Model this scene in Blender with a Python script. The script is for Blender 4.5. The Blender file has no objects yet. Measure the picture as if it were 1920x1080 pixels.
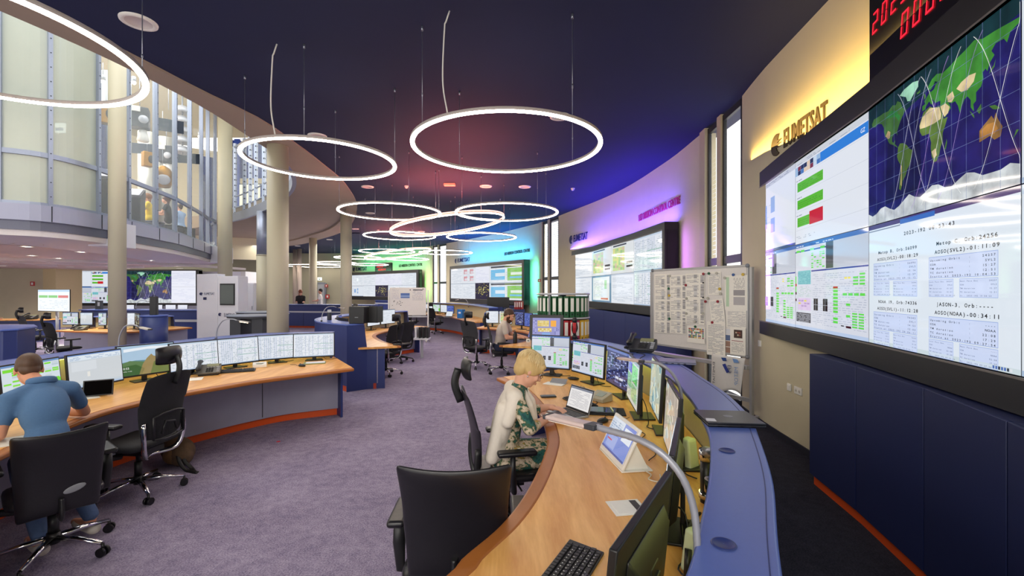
import bpy, bmesh, math, random
from mathutils import Vector, Matrix
random.seed(7)
PI = math.pi
SC = bpy.context.scene
COL = SC.collection
F, CX, HY, EYE = 840.0, 960.0, 545.0, 1.75

# ---------------------------------------------------------------- camera
cam_d = bpy.data.cameras.new('camera')
cam_d.sensor_width = 36.0
cam_d.lens = F / 1920.0 * 36.0
cam_d.shift_y = 5.0 / 1920.0
cam_d.clip_start = 0.05
cam_d.clip_end = 300
cam = bpy.data.objects.new('camera', cam_d)
cam.location = (0, 0, EYE)
cam.rotation_euler = (PI / 2, 0, 0)
COL.objects.link(cam)
SC.camera = cam

# ---------------------------------------------------------------- view, world, big lights
SC.view_settings.view_transform = 'Standard'
SC.view_settings.look = 'None'
SC.view_settings.gamma = 1.0
SC.view_settings.use_curve_mapping = False
SC.view_settings.exposure = 0.9

def lin(c):
    if isinstance(c, str):
        c = c.lstrip('#')
        c = [int(c[i:i + 2], 16) / 255 for i in (0, 2, 4)]
    return tuple((v / 12.92 if v <= 0.04045 else ((v + 0.055) / 1.055) ** 2.4) for v in c[:3])

world = bpy.data.worlds.new('world')
SC.world = world
world.use_nodes = True
wb = world.node_tree.nodes['Background']
wb.inputs[0].default_value = (1.0, 0.97, 0.92, 1)
wb.inputs[1].default_value = 1.1

def light(kind, name, loc, energy, color=(1, 1, 1), size=1.0, size_y=None, rot=(0, 0, 0), spot=None, blend=0.5, aim=None, radius=None):
    d = bpy.data.lights.new(name, kind)
    d.energy = energy
    d.color = color
    if kind == 'AREA':
        d.size = size
        if size_y:
            d.shape = 'RECTANGLE'
            d.size_y = size_y
    if kind == 'SPOT':
        d.spot_size = spot
        d.spot_blend = blend
    if radius is not None and kind != 'AREA':
        d.shadow_soft_size = radius
    o = bpy.data.objects.new(name, d)
    o.location = loc
    o.rotation_euler = rot
    if aim is not None:
        o.rotation_euler = (Vector(aim) - Vector(loc)).to_track_quat('-Z', 'Y').to_euler()
    COL.objects.link(o)
    return o

# unseen area light added high in the atrium to brighten the floor
light('AREA', 'atrium_fill', (-10.5, 10, 9.5), 420, (0.93, 0.97, 1.0), 7, 9)
# unseen area light added behind the camera to brighten the hall
light('AREA', 'rear_fill', (-1.0, -3.0, 4.4), 230, (1.0, 0.93, 0.84), 5, 3, rot=(math.radians(25), 0, 0))

# area light added inside the mezzanine so the curved glass looks bright
light('AREA', 'mezzanine_fill', (-15.5, 13, 8.5), 420, (1.0, 0.98, 0.93), 5, 8)
# unseen area light brightening the far end of the hall
light('AREA', 'far_hall_area_light', (-10, 26, 4.2), 300, (1.0, 0.95, 0.86), 8, 5)

# ---------------------------------------------------------------- materials
MATS = {}
def nodes(m):
    m.use_nodes = True
    nt = m.node_tree
    return nt, nt.nodes, nt.links, nt.nodes['Principled BSDF']

def M(name, col, rough=0.5, metal=0.0, var=0.06, scale=40, bump=0.0, emit=None, estr=1.0, coat=0.0, trans=0.0, alpha=1.0, spec=0.5, stretch=None):
    """a plain procedural surface: base colour modulated by fine noise"""
    if name in MATS:
        return MATS[name]
    m = bpy.data.materials.new(name)
    nt, N, L, b = nodes(m)
    c = lin(col)
    b.inputs['Base Color'].default_value = (*c, 1)
    b.inputs['Roughness'].default_value = rough
    b.inputs['Metallic'].default_value = metal
    b.inputs['Specular IOR Level'].default_value = spec
    if coat:
        b.inputs['Coat Weight'].default_value = coat
        b.inputs['Coat Roughness'].default_value = 0.08
    if trans:
        b.inputs['Transmission Weight'].default_value = trans
    if alpha < 1:
        b.inputs['Alpha'].default_value = alpha
    if emit is not None:
        b.inputs['Emission Color'].default_value = (*lin(emit), 1)
        b.inputs['Emission Strength'].default_value = estr
    if var or bump:
        tc = N.new('ShaderNodeTexCoord')
        nz = N.new('ShaderNodeTexNoise')
        nz.inputs['Scale'].default_value = scale
        nz.inputs['Detail'].default_value = 4
        if stretch:
            mp = N.new('ShaderNodeMapping')
            mp.inputs['Scale'].default_value = stretch
            L.new(tc.outputs['Object'], mp.inputs['Vector'])
            L.new(mp.outputs[0], nz.inputs['Vector'])
        else:
            L.new(tc.outputs['Object'], nz.inputs['Vector'])
        if var:
            mx = N.new('ShaderNodeMix')
            mx.data_type = 'RGBA'
            mx.inputs[6].default_value = (*[v * (1 - var) for v in c], 1)
            mx.inputs[7].default_value = (*[min(1, v * (1 + var)) for v in c], 1)
            L.new(nz.outputs['Fac'], mx.inputs[0])
            L.new(mx.outputs[2], b.inputs['Base Color'])
        if bump:
            bp = N.new('ShaderNodeBump')
            bp.inputs['Strength'].default_value = bump
            bp.inputs['Distance'].default_value = 0.01
            L.new(nz.outputs['Fac'], bp.inputs['Height'])
            L.new(bp.outputs[0], b.inputs['Normal'])
    MATS[name] = m
    return m

def M_glow(name, col, s):
    if name in MATS:
        return MATS[name]
    m = bpy.data.materials.new(name)
    m.use_nodes = True
    N = m.node_tree.nodes
    N.clear()
    o = N.new('ShaderNodeOutputMaterial')
    e = N.new('ShaderNodeEmission')
    e.inputs[0].default_value = (*lin(col), 1)
    e.inputs[1].default_value = s
    m.node_tree.links.new(e.outputs[0], o.inputs[0])
    MATS[name] = m
    return m

def M_wood(name, a, b_, scale=1.0, rough=0.35):
    if name in MATS:
        return MATS[name]
    m = bpy.data.materials.new(name)
    nt, N, L, b = nodes(m)
    tc = N.new('ShaderNodeTexCoord')
    mp = N.new('ShaderNodeMapping')
    mp.inputs['Scale'].default_value = (9 * scale, 1.1 * scale, 9 * scale)
    mp.inputs['Rotation'].default_value = (0, 0, 0.35)
    L.new(tc.outputs['Object'], mp.inputs['Vector'])
    nz = N.new('ShaderNodeTexNoise')
    nz.inputs['Scale'].default_value = 1.4
    nz.inputs['Detail'].default_value = 5
    nz.inputs['Distortion'].default_value = 0.8
    L.new(mp.outputs[0], nz.inputs['Vector'])
    n2 = N.new('ShaderNodeTexNoise')
    n2.inputs['Scale'].default_value = 14
    L.new(mp.outputs[0], n2.inputs['Vector'])
    ad = N.new('ShaderNodeMath')
    ad.operation = 'MULTIPLY_ADD'
    ad.inputs[1].default_value = 0.25
    L.new(n2.outputs['Fac'], ad.inputs[0])
    L.new(nz.outputs['Fac'], ad.inputs[2])
    cr = N.new('ShaderNodeValToRGB')
    cr.color_ramp.elements[0].position = 0.42
    cr.color_ramp.elements[0].color = (*lin(b_), 1)
    cr.color_ramp.elements[1].position = 0.82
    cr.color_ramp.elements[1].color = (*lin(a), 1)
    L.new(ad.outputs[0], cr.inputs[0])
    L.new(cr.outputs[0], b.inputs['Base Color'])
    b.inputs['Roughness'].default_value = rough
    MATS[name] = m
    return m

def M_carpet():
    m = bpy.data.materials.new('carpet')
    nt, N, L, b = nodes(m)
    tc = N.new('ShaderNodeTexCoord')
    n1 = N.new('ShaderNodeTexNoise'); n1.inputs['Scale'].default_value = 95; n1.inputs['Detail'].default_value = 3
    n2 = N.new('ShaderNodeTexNoise'); n2.inputs['Scale'].default_value = 2.2; n2.inputs['Detail'].default_value = 6
    n3 = N.new('ShaderNodeTexNoise'); n3.inputs['Scale'].default_value = 14; n3.inputs['Detail'].default_value = 4
    for n in (n1, n2, n3):
        L.new(tc.outputs['Object'], n.inputs['Vector'])
    def math_(op, a, b2=None, c=None):
        q = N.new('ShaderNodeMath'); q.operation = op
        for i, v in enumerate((a, b2, c)):
            if v is None: continue
            if isinstance(v, (int, float)): q.inputs[i].default_value = v
            else: L.new(v, q.inputs[i])
        return q.outputs[0]
    s = math_('MULTIPLY_ADD', n2.outputs['Fac'], 0.35, math_('MULTIPLY_ADD', n3.outputs['Fac'], 0.45, math_('MULTIPLY', n1.outputs['Fac'], 1.0)))
    s = math_('MULTIPLY', s, 0.8)
    cr = N.new('ShaderNodeValToRGB')
    e = cr.color_ramp.elements
    e[0].position = 0.5; e[0].color = (*lin('#625876'), 1)
    e[1].position = 0.94; e[1].color = (*lin('#aea4bc'), 1)
    L.new(s, cr.inputs[0])
    # darker strip of floor between the console and the video wall (follows the console)
    sx = N.new('ShaderNodeSeparateXYZ'); L.new(tc.outputs['Object'], sx.inputs[0])
    dx = math_('ADD', sx.outputs[0], 3.6); dy = math_('SUBTRACT', sx.outputs[1], 3.6)
    rr = math_('SQRT', math_('ADD', math_('MULTIPLY', dx, dx), math_('MULTIPLY', dy, dy)))
    far = math_('GREATER_THAN', rr, 4.80)
    lo = math_('LESS_THAN', sx.outputs[1], 8.0)
    pos = math_('GREATER_THAN', sx.outputs[0], 0.0)
    mask = math_('MULTIPLY', math_('MULTIPLY', far, lo), pos)
    dk = N.new('ShaderNodeValToRGB')
    e = dk.color_ramp.elements
    e[0].position = 0.5; e[0].color = (*lin('#1a1a22'), 1)
    e[1].position = 0.94; e[1].color = (*lin('#3a3a46'), 1)
    L.new(s, dk.inputs[0])
    mx = N.new('ShaderNodeMix'); mx.data_type = 'RGBA'
    L.new(mask, mx.inputs[0]); L.new(cr.outputs[0], mx.inputs[6]); L.new(dk.outputs[0], mx.inputs[7])
    L.new(mx.outputs[2], b.inputs['Base Color'])
    b.inputs['Roughness'].default_value = 0.95
    b.inputs['Specular IOR Level'].default_value = 0.15
    bp = N.new('ShaderNodeBump'); bp.inputs['Strength'].default_value = 0.5; bp.inputs['Distance'].default_value = 0.01
    L.new(n1.outputs['Fac'], bp.inputs['Height']); L.new(bp.outputs[0], b.inputs['Normal'])
    return m

WALL = M('wall_paint', '#c6bda0', 0.85, scale=3, var=0.05)
WALL_G = M('wall_paint_grey', '#a9a590', 0.85, scale=3, var=0.05)
CEIL = M('ceiling_blue_paint', '#0d1a45', 0.85, scale=2, var=0.08)
SOFF = M('soffit_taupe', '#a39483', 0.8, scale=2, var=0.05)
CREAM = M('column_cream', '#bfb8a0', 0.55, scale=2, var=0.04)
BLUE = M('console_blue', '#27356f', 0.42, var=0.05, scale=60)
BLUE_TOP = M('counter_blue', '#566bb4', 0.3, var=0.05, scale=60)
BLUE_EDGE = M('counter_edge', '#5e6aa8', 0.4)
NAVY = M('cabinet_navy', '#1a2450', 0.5, var=0.08, scale=50)
GREYP = M('modesty_grey', '#9998ae', 0.6, var=0.08, scale=5)
ORANGE = M('kick_orange', '#de541a', 0.45, var=0.05)
WOOD = M_wood('desk_beech', '#f2bb70', '#d69548')
WOODE = M('desk_nosing', '#a8652c', 0.4, var=0.12, scale=9, stretch=(1, 1, 6))
BLACK = M('black_plastic', '#17171a', 0.42, var=0.05)
BLACKS = M('black_satin', '#0d0d10', 0.3, var=0.03)
DGREY = M('dark_grey_plastic', '#34363c', 0.5)
MGREY = M('mid_grey_plastic', '#7d7f86', 0.5)
LGREY = M('light_grey_metal', '#b9bbc2', 0.4, metal=0.2)
WHITEP = M('white_laminate', '#dcdce4', 0.5, var=0.03)
WHITEM = M('white_plastic', '#e6e4de', 0.45, var=0.03)
CHROME = M('chrome', '#d8d8dc', 0.12, metal=1.0, var=0.02)
STEEL = M('brushed_steel', '#9aa0ad', 0.35, metal=0.8)
BRASS = M('gold_foil', '#a87a26', 0.3, metal=0.9, bump=0.6, scale=30)
LEATHER = M('black_leather', '#16151a', 0.36, var=0.1, scale=25, bump=0.12)
FABRIC = M('black_fabric', '#1b1b20', 0.85, var=0.15, scale=120, bump=0.2)
GFAB = M('grey_fabric', '#3b3b40', 0.9, var=0.12, scale=120, bump=0.2)
SKIN = M('skin', '#d9a184', 0.55, var=0.05, scale=20, spec=0.3)
RINGLED = M_glow('ring_led', '#fff0de', 17.0)
PINKLED = M_glow('pink_led', '#ffb39e', 1.7)
GLASS = M('mezzanine_glass', '#e9f2f2', 0.03, trans=0.0, alpha=0.14, var=0)
FROST = M('frosted_glass', '#bcc4ba', 0.25, alpha=0.74, var=0.05, scale=2)

# ---------------------------------------------------------------- mesh helpers
class MB:
    def __init__(s):
        s.v = []; s.f = []; s.mi = []; s.T = None; s.m = 0
        s.sm = []; s.smooth = False
    def add(s, vs, fs):
        o = len(s.v)
        if s.T is not None:
            vs = [tuple(s.T @ Vector(p)) for p in vs]
        s.v += [tuple(p) for p in vs]
        for f in fs:
            s.f.append([i + o for i in f]); s.mi.append(s.m); s.sm.append(s.smooth)
        return s
    def box(s, c, d, rz=0.0):
        x, y, z = d[0] / 2, d[1] / 2, d[2] / 2
        cs, sn = math.cos(rz), math.sin(rz)
        vs = [(c[0] + a * x * cs - b * y * sn, c[1] + a * x * sn + b * y * cs, c[2] + e * z) for e in (-1, 1) for a, b in ((-1, -1), (1, -1), (1, 1), (-1, 1))]
        return s.add(vs, [(3, 2, 1, 0), (4, 5, 6, 7), (0, 1, 5, 4), (1, 2, 6, 5), (2, 3, 7, 6), (3, 0, 4, 7)])
    def hexa(s, vs):
        return s.add(vs, [(3, 2, 1, 0), (4, 5, 6, 7), (0, 1, 5, 4), (1, 2, 6, 5), (2, 3, 7, 6), (3, 0, 4, 7)])
    def quad(s, a, b, c, d):
        return s.add([a, b, c, d], [(0, 1, 2, 3)])
    def tube(s, pts, r, n=8, closed=False, caps=True, flat=None):
        """sweep a circle (radius r or list) along pts; flat=(a,b) gives an elliptic section scale"""
        pts = [Vector(p) for p in pts]
        k = len(pts)
        rs = r if isinstance(r, (list, tuple)) else [r] * k
        vs = []
        up = None
        for i, p in enumerate(pts):
            if closed:
                t = pts[(i + 1) % k] - pts[i - 1]
            else:
                t = pts[min(i + 1, k - 1)] - pts[max(i - 1, 0)]
            if t.length < 1e-9: t = Vector((0, 0, 1))
            t.normalize()
            if up is None:
                up = Vector((0, 0, 1)) if abs(t.z) < 0.9 else Vector((1, 0, 0))
            a = t.cross(up)
            if a.length < 1e-6: a = t.cross(Vector((0, 1, 0.1)))
            a.normalize()
            b = a.cross(t).normalized()
            up = b
            fa, fb = flat or (1, 1)
            for j in range(n):
                w = 2 * PI * j / n
                vs.append(p + a * math.cos(w) * rs[i] * fa + b * math.sin(w) * rs[i] * fb)
        fs = []
        for i in range(k if closed else k - 1):
            for j in range(n):
                q = (i + 1) % k
                fs.append((i * n + j, i * n + (j + 1) % n, q * n + (j + 1) % n, q * n + j))
        sm = s.smooth; s.smooth = True
        s.add(vs, fs)
        s.smooth = sm
        if caps and not closed:
            o = len(s.v) - len(vs)
            s.f.append([o + j for j in range(n)][::-1]); s.mi.append(s.m); s.sm.append(False)
            s.f.append([o + (k - 1) * n + j for j in range(n)]); s.mi.append(s.m); s.sm.append(False)
        return s
    def cyl(s, c, r, h, n=20, r2=None):
        return s.tube([c, (c[0], c[1], c[2] + h)], [r, r if r2 is None else r2], n)
    def lathe(s, prof, n=24, c=(0, 0, 0)):
        vs = []
        for r, z in prof:
            for j in range(n):
                w = 2 * PI * j / n
                vs.append((c[0] + r * math.cos(w), c[1] + r * math.sin(w), c[2] + z))
        fs = [(i * n + j, i * n + (j + 1) % n, (i + 1) * n + (j + 1) % n, (i + 1) * n + j) for i in range(len(prof) - 1) for j in range(n)]
        sm = s.smooth; s.smooth = True
        s.add(vs, fs)
        s.smooth = sm
        return s
    def prism(s, poly, z0, z1):
        n = len(poly)
        vs = [(x, y, z0) for x, y in poly] + [(x, y, z1) for x, y in poly]
        fs = [tuple(range(n))[::-1], tuple(range(n, 2 * n))] + [(i, (i + 1) % n, n + (i + 1) % n, n + i) for i in range(n)]
        return s.add(vs, fs)
    def ell(s, c, r, n=16, k=10, rot=None):
        vs = []; fs = []
        for i in range(k + 1):
            a = PI * i / k
            for j in range(n):
                w = 2 * PI * j / n
                p = Vector((r[0] * math.sin(a) * math.cos(w), r[1] * math.sin(a) * math.sin(w), -r[2] * math.cos(a)))
                if rot is not None: p = rot @ p
                vs.append((c[0] + p.x, c[1] + p.y, c[2] + p.z))
        for i in range(k):
            for j in range(n):
                fs.append((i * n + j, i * n + (j + 1) % n, (i + 1) * n + (j + 1) % n, (i + 1) * n + j))
        sm = s.smooth; s.smooth = True
        s.add(vs, fs); s.smooth = sm
        return s
    def strip(s, A, B, z0, z1, closed=False):
        """solid between plan curves A and B (same length), from z0 to z1"""
        n = len(A)
        vs = []
        for a, b in zip(A, B):
            vs += [(a[0], a[1], z0), (b[0], b[1], z0), (b[0], b[1], z1), (a[0], a[1], z1)]
        fs = []
        for i in range(n - 1):
            o, q = i * 4, i * 4 + 4
            for j in range(4):
                fs.append((o + j, o + (j + 1) % 4, q + (j + 1) % 4, q + j))
        fs += [(0, 3, 2, 1), (4 * n - 4, 4 * n - 3, 4 * n - 2, 4 * n - 1)]
        return s.add(vs, fs)
    def obj(s, name, mat, parent=None, bevel=0.0, seg=2, smooth=False, sub=0):
        me = bpy.data.meshes.new(name)
        me.from_pydata(s.v, [], s.f)
        mats = mat if isinstance(mat, (list, tuple)) else [mat]
        for m in mats: me.materials.append(m)
        me.polygons.foreach_set('material_index', s.mi)
        me.polygons.foreach_set('use_smooth', [True if smooth else q for q in s.sm])
        bm = bmesh.new(); bm.from_mesh(me)
        bmesh.ops.remove_doubles(bm, verts=bm.verts, dist=1e-6)
        bmesh.ops.recalc_face_normals(bm, faces=bm.faces)
        bm.to_mesh(me); bm.free()
        o = bpy.data.objects.new(name, me)
        COL.objects.link(o)
        if parent is not None: o.parent = parent
        if bevel:
            md = o.modifiers.new('bevel', 'BEVEL'); md.width = bevel; md.segments = seg
            md.limit_method = 'ANGLE'; md.angle_limit = math.radians(40)
            for p in me.polygons: p.use_smooth = True
            me.set_sharp_from_angle(angle=math.radians(50))
        if sub:
            md = o.modifiers.new('sub', 'SUBSURF'); md.levels = sub; md.render_levels = sub
        return o

def tag(o, label, cat, group=None, kind=None):
    o['label'] = label; o['category'] = cat
    if group: o['group'] = group
    if kind: o['kind'] = kind
    return o
def struct(o):
    o['kind'] = 'structure'
    return o
def thing(name, label, cat, loc=(0, 0, 0), rz=0.0, group=None):
    o = bpy.data.objects.new(name, None)
    o.empty_display_size = 0.1
    COL.objects.link(o)
    o.location = loc; o.rotation_euler = (0, 0, rz)
    return tag(o, label, cat, group)
KIDS = {}
def kids(o):
    return list(o.children)
def copy_tree(o, parent=None):
    c = o.copy(); COL.objects.link(c); c.parent = parent
    for ch in kids(o): copy_tree(ch, c)
    return c
def dup(o, loc, rz, label, group=None, scale=None):
    c = copy_tree(o); c.location = loc; c.rotation_euler = (0, 0, rz)
    if scale: c.scale = (scale,) * 3
    c['label'] = label
    if group: c['group'] = group
    elif 'group' in c: del c['group']
    return c
USED = {}
def place(key, maker, loc, rz, label, group=None):
    """first use builds the prototype, later uses copy it with all parts"""
    if key not in USED:
        o = maker(); USED[key] = o
        o.location = loc; o.rotation_euler = (0, 0, rz); o['label'] = label
        if group: o['group'] = group
        return o
    return dup(USED[key], loc, rz, label, group)

def P(px, py, z):
    """point at height z seen at photo pixel (px, py)"""
    d = F * (EYE - z) / (py - HY)
    return Vector(((px - CX) / F * d, d, z))
def PD(px, py, d):
    return Vector(((px - CX) / F * d, d, EYE - (py - HY) / F * d))

def spline(pts, n=40):
    """Catmull-Rom through 2-D/3-D points, resampled evenly to n points"""
    P_ = [Vector(p) for p in pts]
    P_ = [P_[0] * 2 - P_[1]] + P_ + [P_[-1] * 2 - P_[-2]]
    out = []
    for i in range(1, len(P_) - 2):
        a, b, c, d = P_[i - 1:i + 3]
        for k in range(16):
            t = k / 16
            out.append(0.5 * ((2 * b) + (c - a) * t + (2 * a - 5 * b + 4 * c - d) * t * t + (3 * b - a - 3 * c + d) * t ** 3))
    out.append(P_[-2])
    L = [0]
    for i in range(1, len(out)): L.append(L[-1] + (out[i] - out[i - 1]).length)
    res = []; j = 0
    for k in range(n):
        t = L[-1] * k / (n - 1)
        while j < len(L) - 2 and L[j + 1] < t: j += 1
        w = (t - L[j]) / max(1e-9, L[j + 1] - L[j])
        res.append(out[j].lerp(out[j + 1], min(1, max(0, w))))
    return res
def offset(C, d):
    """offset a plan curve to its right-hand side by d"""
    out = []
    for i, p in enumerate(C):
        t = C[min(i + 1, len(C) - 1)] - C[max(i - 1, 0)]
        t = Vector((t[0], t[1])).normalized()
        out.append(Vector((p[0] + t.y * d, p[1] - t.x * d)))
    return out
def lerp2(A, B, t):
    return [Vector((a[0] + (b[0] - a[0]) * t, a[1] + (b[1] - a[1]) * t)) for a, b in zip(A, B)]

# text -> flat mesh outlines (cached per string)
TXT = {}
def text_geo(s, bold=0.0):
    """verts and faces of a string set in the built-in typeface, 1 unit high, origin bottom left"""
    key = (s, bold)
    if key in TXT: return TXT[key]
    cu = bpy.data.curves.new('t', 'FONT'); cu.body = s; cu.size = 1.0; cu.resolution_u = 2; cu.offset = bold
    ob = bpy.data.objects.new('t', cu)
    me = bpy.data.meshes.new_from_object(ob)
    vs = [(v.co.x, v.co.y) for v in me.vertices]
    fs = [tuple(p.vertices) for p in me.polygons]
    bpy.data.objects.remove(ob); bpy.data.curves.remove(cu); bpy.data.meshes.remove(me)
    w = max([v[0] for v in vs] + [0.01])
    TXT[key] = (vs, fs, w)
    return TXT[key]
# ================================================================ room shell
CZ = EYE + 2.85     # main ceiling
OUT = spline([(1.3, -4), (2.6, 0), (3.15, 2), (3.5, 4.76), (3.75, 6.56), (3.8, 8.1), (3.75, 10), (3.35, 13.1), (2.15, 17.3), (1.55, 19.1), (-.55, 22.9), (-3.6, 27.3), (-4.85, 29), (-9.4, 33.4), (-14.2, 37.4), (-18, 39.5)], 90)
fl = MB(); fp = [(-40, -4)] + [(p.x, p.y) for p in OUT] + [(-40, 39.5)]
fl.prism(fp, -.1, 0)
struct(fl.obj('floor', M_carpet()))

# plan curves: outer rim of the void in the ceiling, inner edge of the taupe band
RIM = spline([(-6.2, 0.5), (-5.3, 2.6), (-4.82, 4.39), (-4.58, 5.3), (-4.4, 6.35), (-4.16, 7.4), (-4.16, 8.55), (-4.22, 9.85), (-4.46, 12.1), (-5.4, 15.6), (-7.6, 20.4), (-10.2, 23.9), (-13.6, 27.5), (-20, 31)], 90)
INN = spline([(-6.7, 0.6), (-5.75, 2.8), (-5.2, 4.4), (-4.95, 5.3), (-4.8, 6.3), (-4.76, 7.1), (-4.84, 8.4), (-5.0, 9.9), (-5.6, 11.6), (-6.7, 13.4), (-8.5, 15.6), (-11.3, 18.2), (-15, 20.5), (-19, 22.0)], 90)
# ceiling: from the rim out to the far right, slab 0.25 thick
cl = MB()
rimx = [Vector((-6.2, -4))] + RIM
farx = [Vector((1.3, -4.05))] + OUT
cl.strip(rimx, farx, CZ, CZ + 0.3)
cl.prism([(-20, 31), (-34, 32), (-34, 39.5), (-18, 39.5)], CZ, CZ + .3)
struct(cl.obj('ceiling', CEIL))
# taupe band under the rim of the void, a hair below the ceiling
tb = MB(); tb.strip(INN, RIM, CZ - 0.03, CZ + 0.5)
struct(tb.obj('trim_1', SOFF))
# shallow raised lip running along the middle of the wide part of the band
lip = MB(); mid = lerp2(INN, RIM, 0.8)
lip.strip(mid[38:], lerp2(INN, RIM, 1.0)[38:], CZ - 0.10, CZ - 0.03)
struct(lip.obj('trim_2', SOFF))
# back of the atrium: upper walls and roof around the void
ar = MB()
ar.strip([Vector((-26, -4)), Vector((-26, 32))], [Vector((-26.2, -4)), Vector((-26.2, 32))], 3.3, 9.6)
struct(ar.obj('wall_atrium', WALL))
rf = MB(); rf.box((-16, 9, 9.65), (24, 28, .1))
struct(rf.obj('ceiling_atrium', M('atrium_ceiling_cream', '#cfc7ac', .8)))

# ---- wall A (yellow-lit), from behind the camera to the window slots
def wall(name, pts, z0, z1, mat=WALL, th=0.25, n=24, side=1):
    C = spline(pts, n) if len(pts) > 2 else [Vector(p) for p in pts]
    m = MB(); m.strip(C, offset(C, th * side), z0, z1)
    return struct(m.obj(name, mat)), C
wA, CA = wall('wall_right_near', [(1.0, -2.6), (2.2, 0.0), (2.78, 2.0), (3.02, 3.6), (3.14, 4.76), (3.24, 5.76), (3.37, 6.56)], 0, CZ)
wB, CB = wall('wall_right_middle', [(3.44, 8.1), (3.40, 10.0), (3.0, 13.1), (1.78, 17.1)], 0, CZ)
wC, CC = wall('wall_right_far', [(1.18, 18.85), (-0.9, 22.6), (-3.95, 27.0)], 0, CZ)
wD, CD = wall('wall_back_right', [(-5.2, 28.7), (-9.8, 33.0), (-14.6, 36.8)], 0, CZ)
wE, CE = wall('wall_back', [(-15.3, 37.2), (-16.2, 34.9), (-17.2, 33.4), (-21, 31.5), (-30, 28)], 0, CZ + .3, WALL_G)

# ---- window slots between the wall pieces
DARKF = M('window_frame_dark', '#23262c', 0.45)
DAY = M_glow('daylight_pane', '#e8f4ff', 2.2)
LOUV = M('louvre_blind_white', '#e4ecf2', 0.5, emit='#dcecff', estr=0.35)  # slats given a faint glow in place of daylight falling on them
def slot(idx, a, b, inset=0.03, jamb=True):
    """two tall narrow glazed strips between plan points a (near) and b (far)"""
    a = Vector(a); b = Vector(b); d = b - a; Ln = d.length; t = d / Ln; nrm = Vector((t.y, -t.x))
    root = MB()
    def seg(m, s0, s1, o0, o1, z0, z1):
        A = [a + t * s0 + nrm * o0, a + t * s1 + nrm * o0]; B = [a + t * s0 + nrm * o1, a + t * s1 + nrm * o1]
        m.strip(A, B, z0, z1)
    w = Ln
    # outer reveal + cream pier in the middle + dark frames
    seg(root, 0.0, w, inset + .14, inset + .20, 0, 0.08)
    m = MB(); m.m = 0
    p0, p1 = 0.44 * w, 0.54 * w
    seg(m, p0, p1, -0.03, inset + 0.03, 0, CZ); seg(m, w * .84, w, -0.05, inset + 0.03, 0, CZ)
    pier = struct(m.obj('trim_%d' % (10 + idx), M('pier_cream', '#b9ad93', .6)))
    for k, (s0, s1) in enumerate(((0.0, p0), (p1, w * .84))):
        f = MB()
        for q0, q1, z0, z1 in ((s0, s0 + .05, 0, CZ - .02), (s1 - .05, s1, 0, CZ - .02), (s0, s1, 0, .12), (s0, s1, 2.18, 2.30), (s0, s1, CZ - .12, CZ - .02)):
            seg(f, q0, q1, inset - .03, inset + .02, z0, z1)
        win = struct(f.obj('window_%d' % (idx * 2 + k), DARKF))
        g = MB(); seg(g, s0 + .05, s1 - .05, inset, inset + .012, .12, CZ - .12)
        struct(g.obj('glass', M('window_glass', '#dfeaf2', 0.02, alpha=.10, var=0, spec=.1), win))
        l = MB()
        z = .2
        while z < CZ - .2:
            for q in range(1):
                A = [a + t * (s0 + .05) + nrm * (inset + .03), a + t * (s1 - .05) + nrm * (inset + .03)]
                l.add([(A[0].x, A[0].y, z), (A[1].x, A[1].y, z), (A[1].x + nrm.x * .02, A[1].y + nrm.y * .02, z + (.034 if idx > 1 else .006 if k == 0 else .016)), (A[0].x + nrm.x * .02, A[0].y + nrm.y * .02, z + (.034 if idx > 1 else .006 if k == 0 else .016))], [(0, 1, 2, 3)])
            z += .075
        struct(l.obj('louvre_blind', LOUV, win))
    return
slot(1, (3.37, 6.56), (3.44, 8.1))
slot(2, (1.78, 17.1), (1.18, 18.85))
slot(3, (-3.95, 27.0), (-5.2, 28.7))
slot(4, (-14.6, 36.8), (-15.3, 37.2), .2)

# dark baseboard along the near beige wall
bb = MB(); bc = [p for p in CA if p.y > 4.0]
bb.strip(offset(bc, -0.015), bc, 0, 0.07)
struct(bb.obj('baseboard_right', M('baseboard_dark', '#1c1d2b', .6)))

# ================================================================ columns
def column(x, y, r, z1, label, z0=0.0):
    m = MB(); n = 40
    m.tube([(x, y, z0), (x, y, z1)], r, n, caps=True)
    o = m.obj('column', CREAM)
    return tag(o, label, 'column', 'round cream columns')
def col_px(cx, w, d, z1, label, z0=0.0):
    x = (cx - CX) / F * d
    return column(x, d, w / 2 / F * d * 0.97, z1, label, z0)
col_px(220, 27.5, 10.3, 9.0, 'tall cream round column in front of the curved glass, left of the map video wall')
col_px(422, 24.5, 17.0, 9.4, 'cream round column right of the white bracket at the end of the curved glass')
col_px(521, 38, 8.75, CZ, 'thick cream round column rising behind the four left console monitors to the ceiling void rim')
col_px(587, 14, 23.5, CZ, 'thin distant cream round column between the thick column and the one behind the blue console')
col_px(649, 21, 16.0, CZ, 'cream round column behind the curved blue console, at the end of the void rim')
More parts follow.
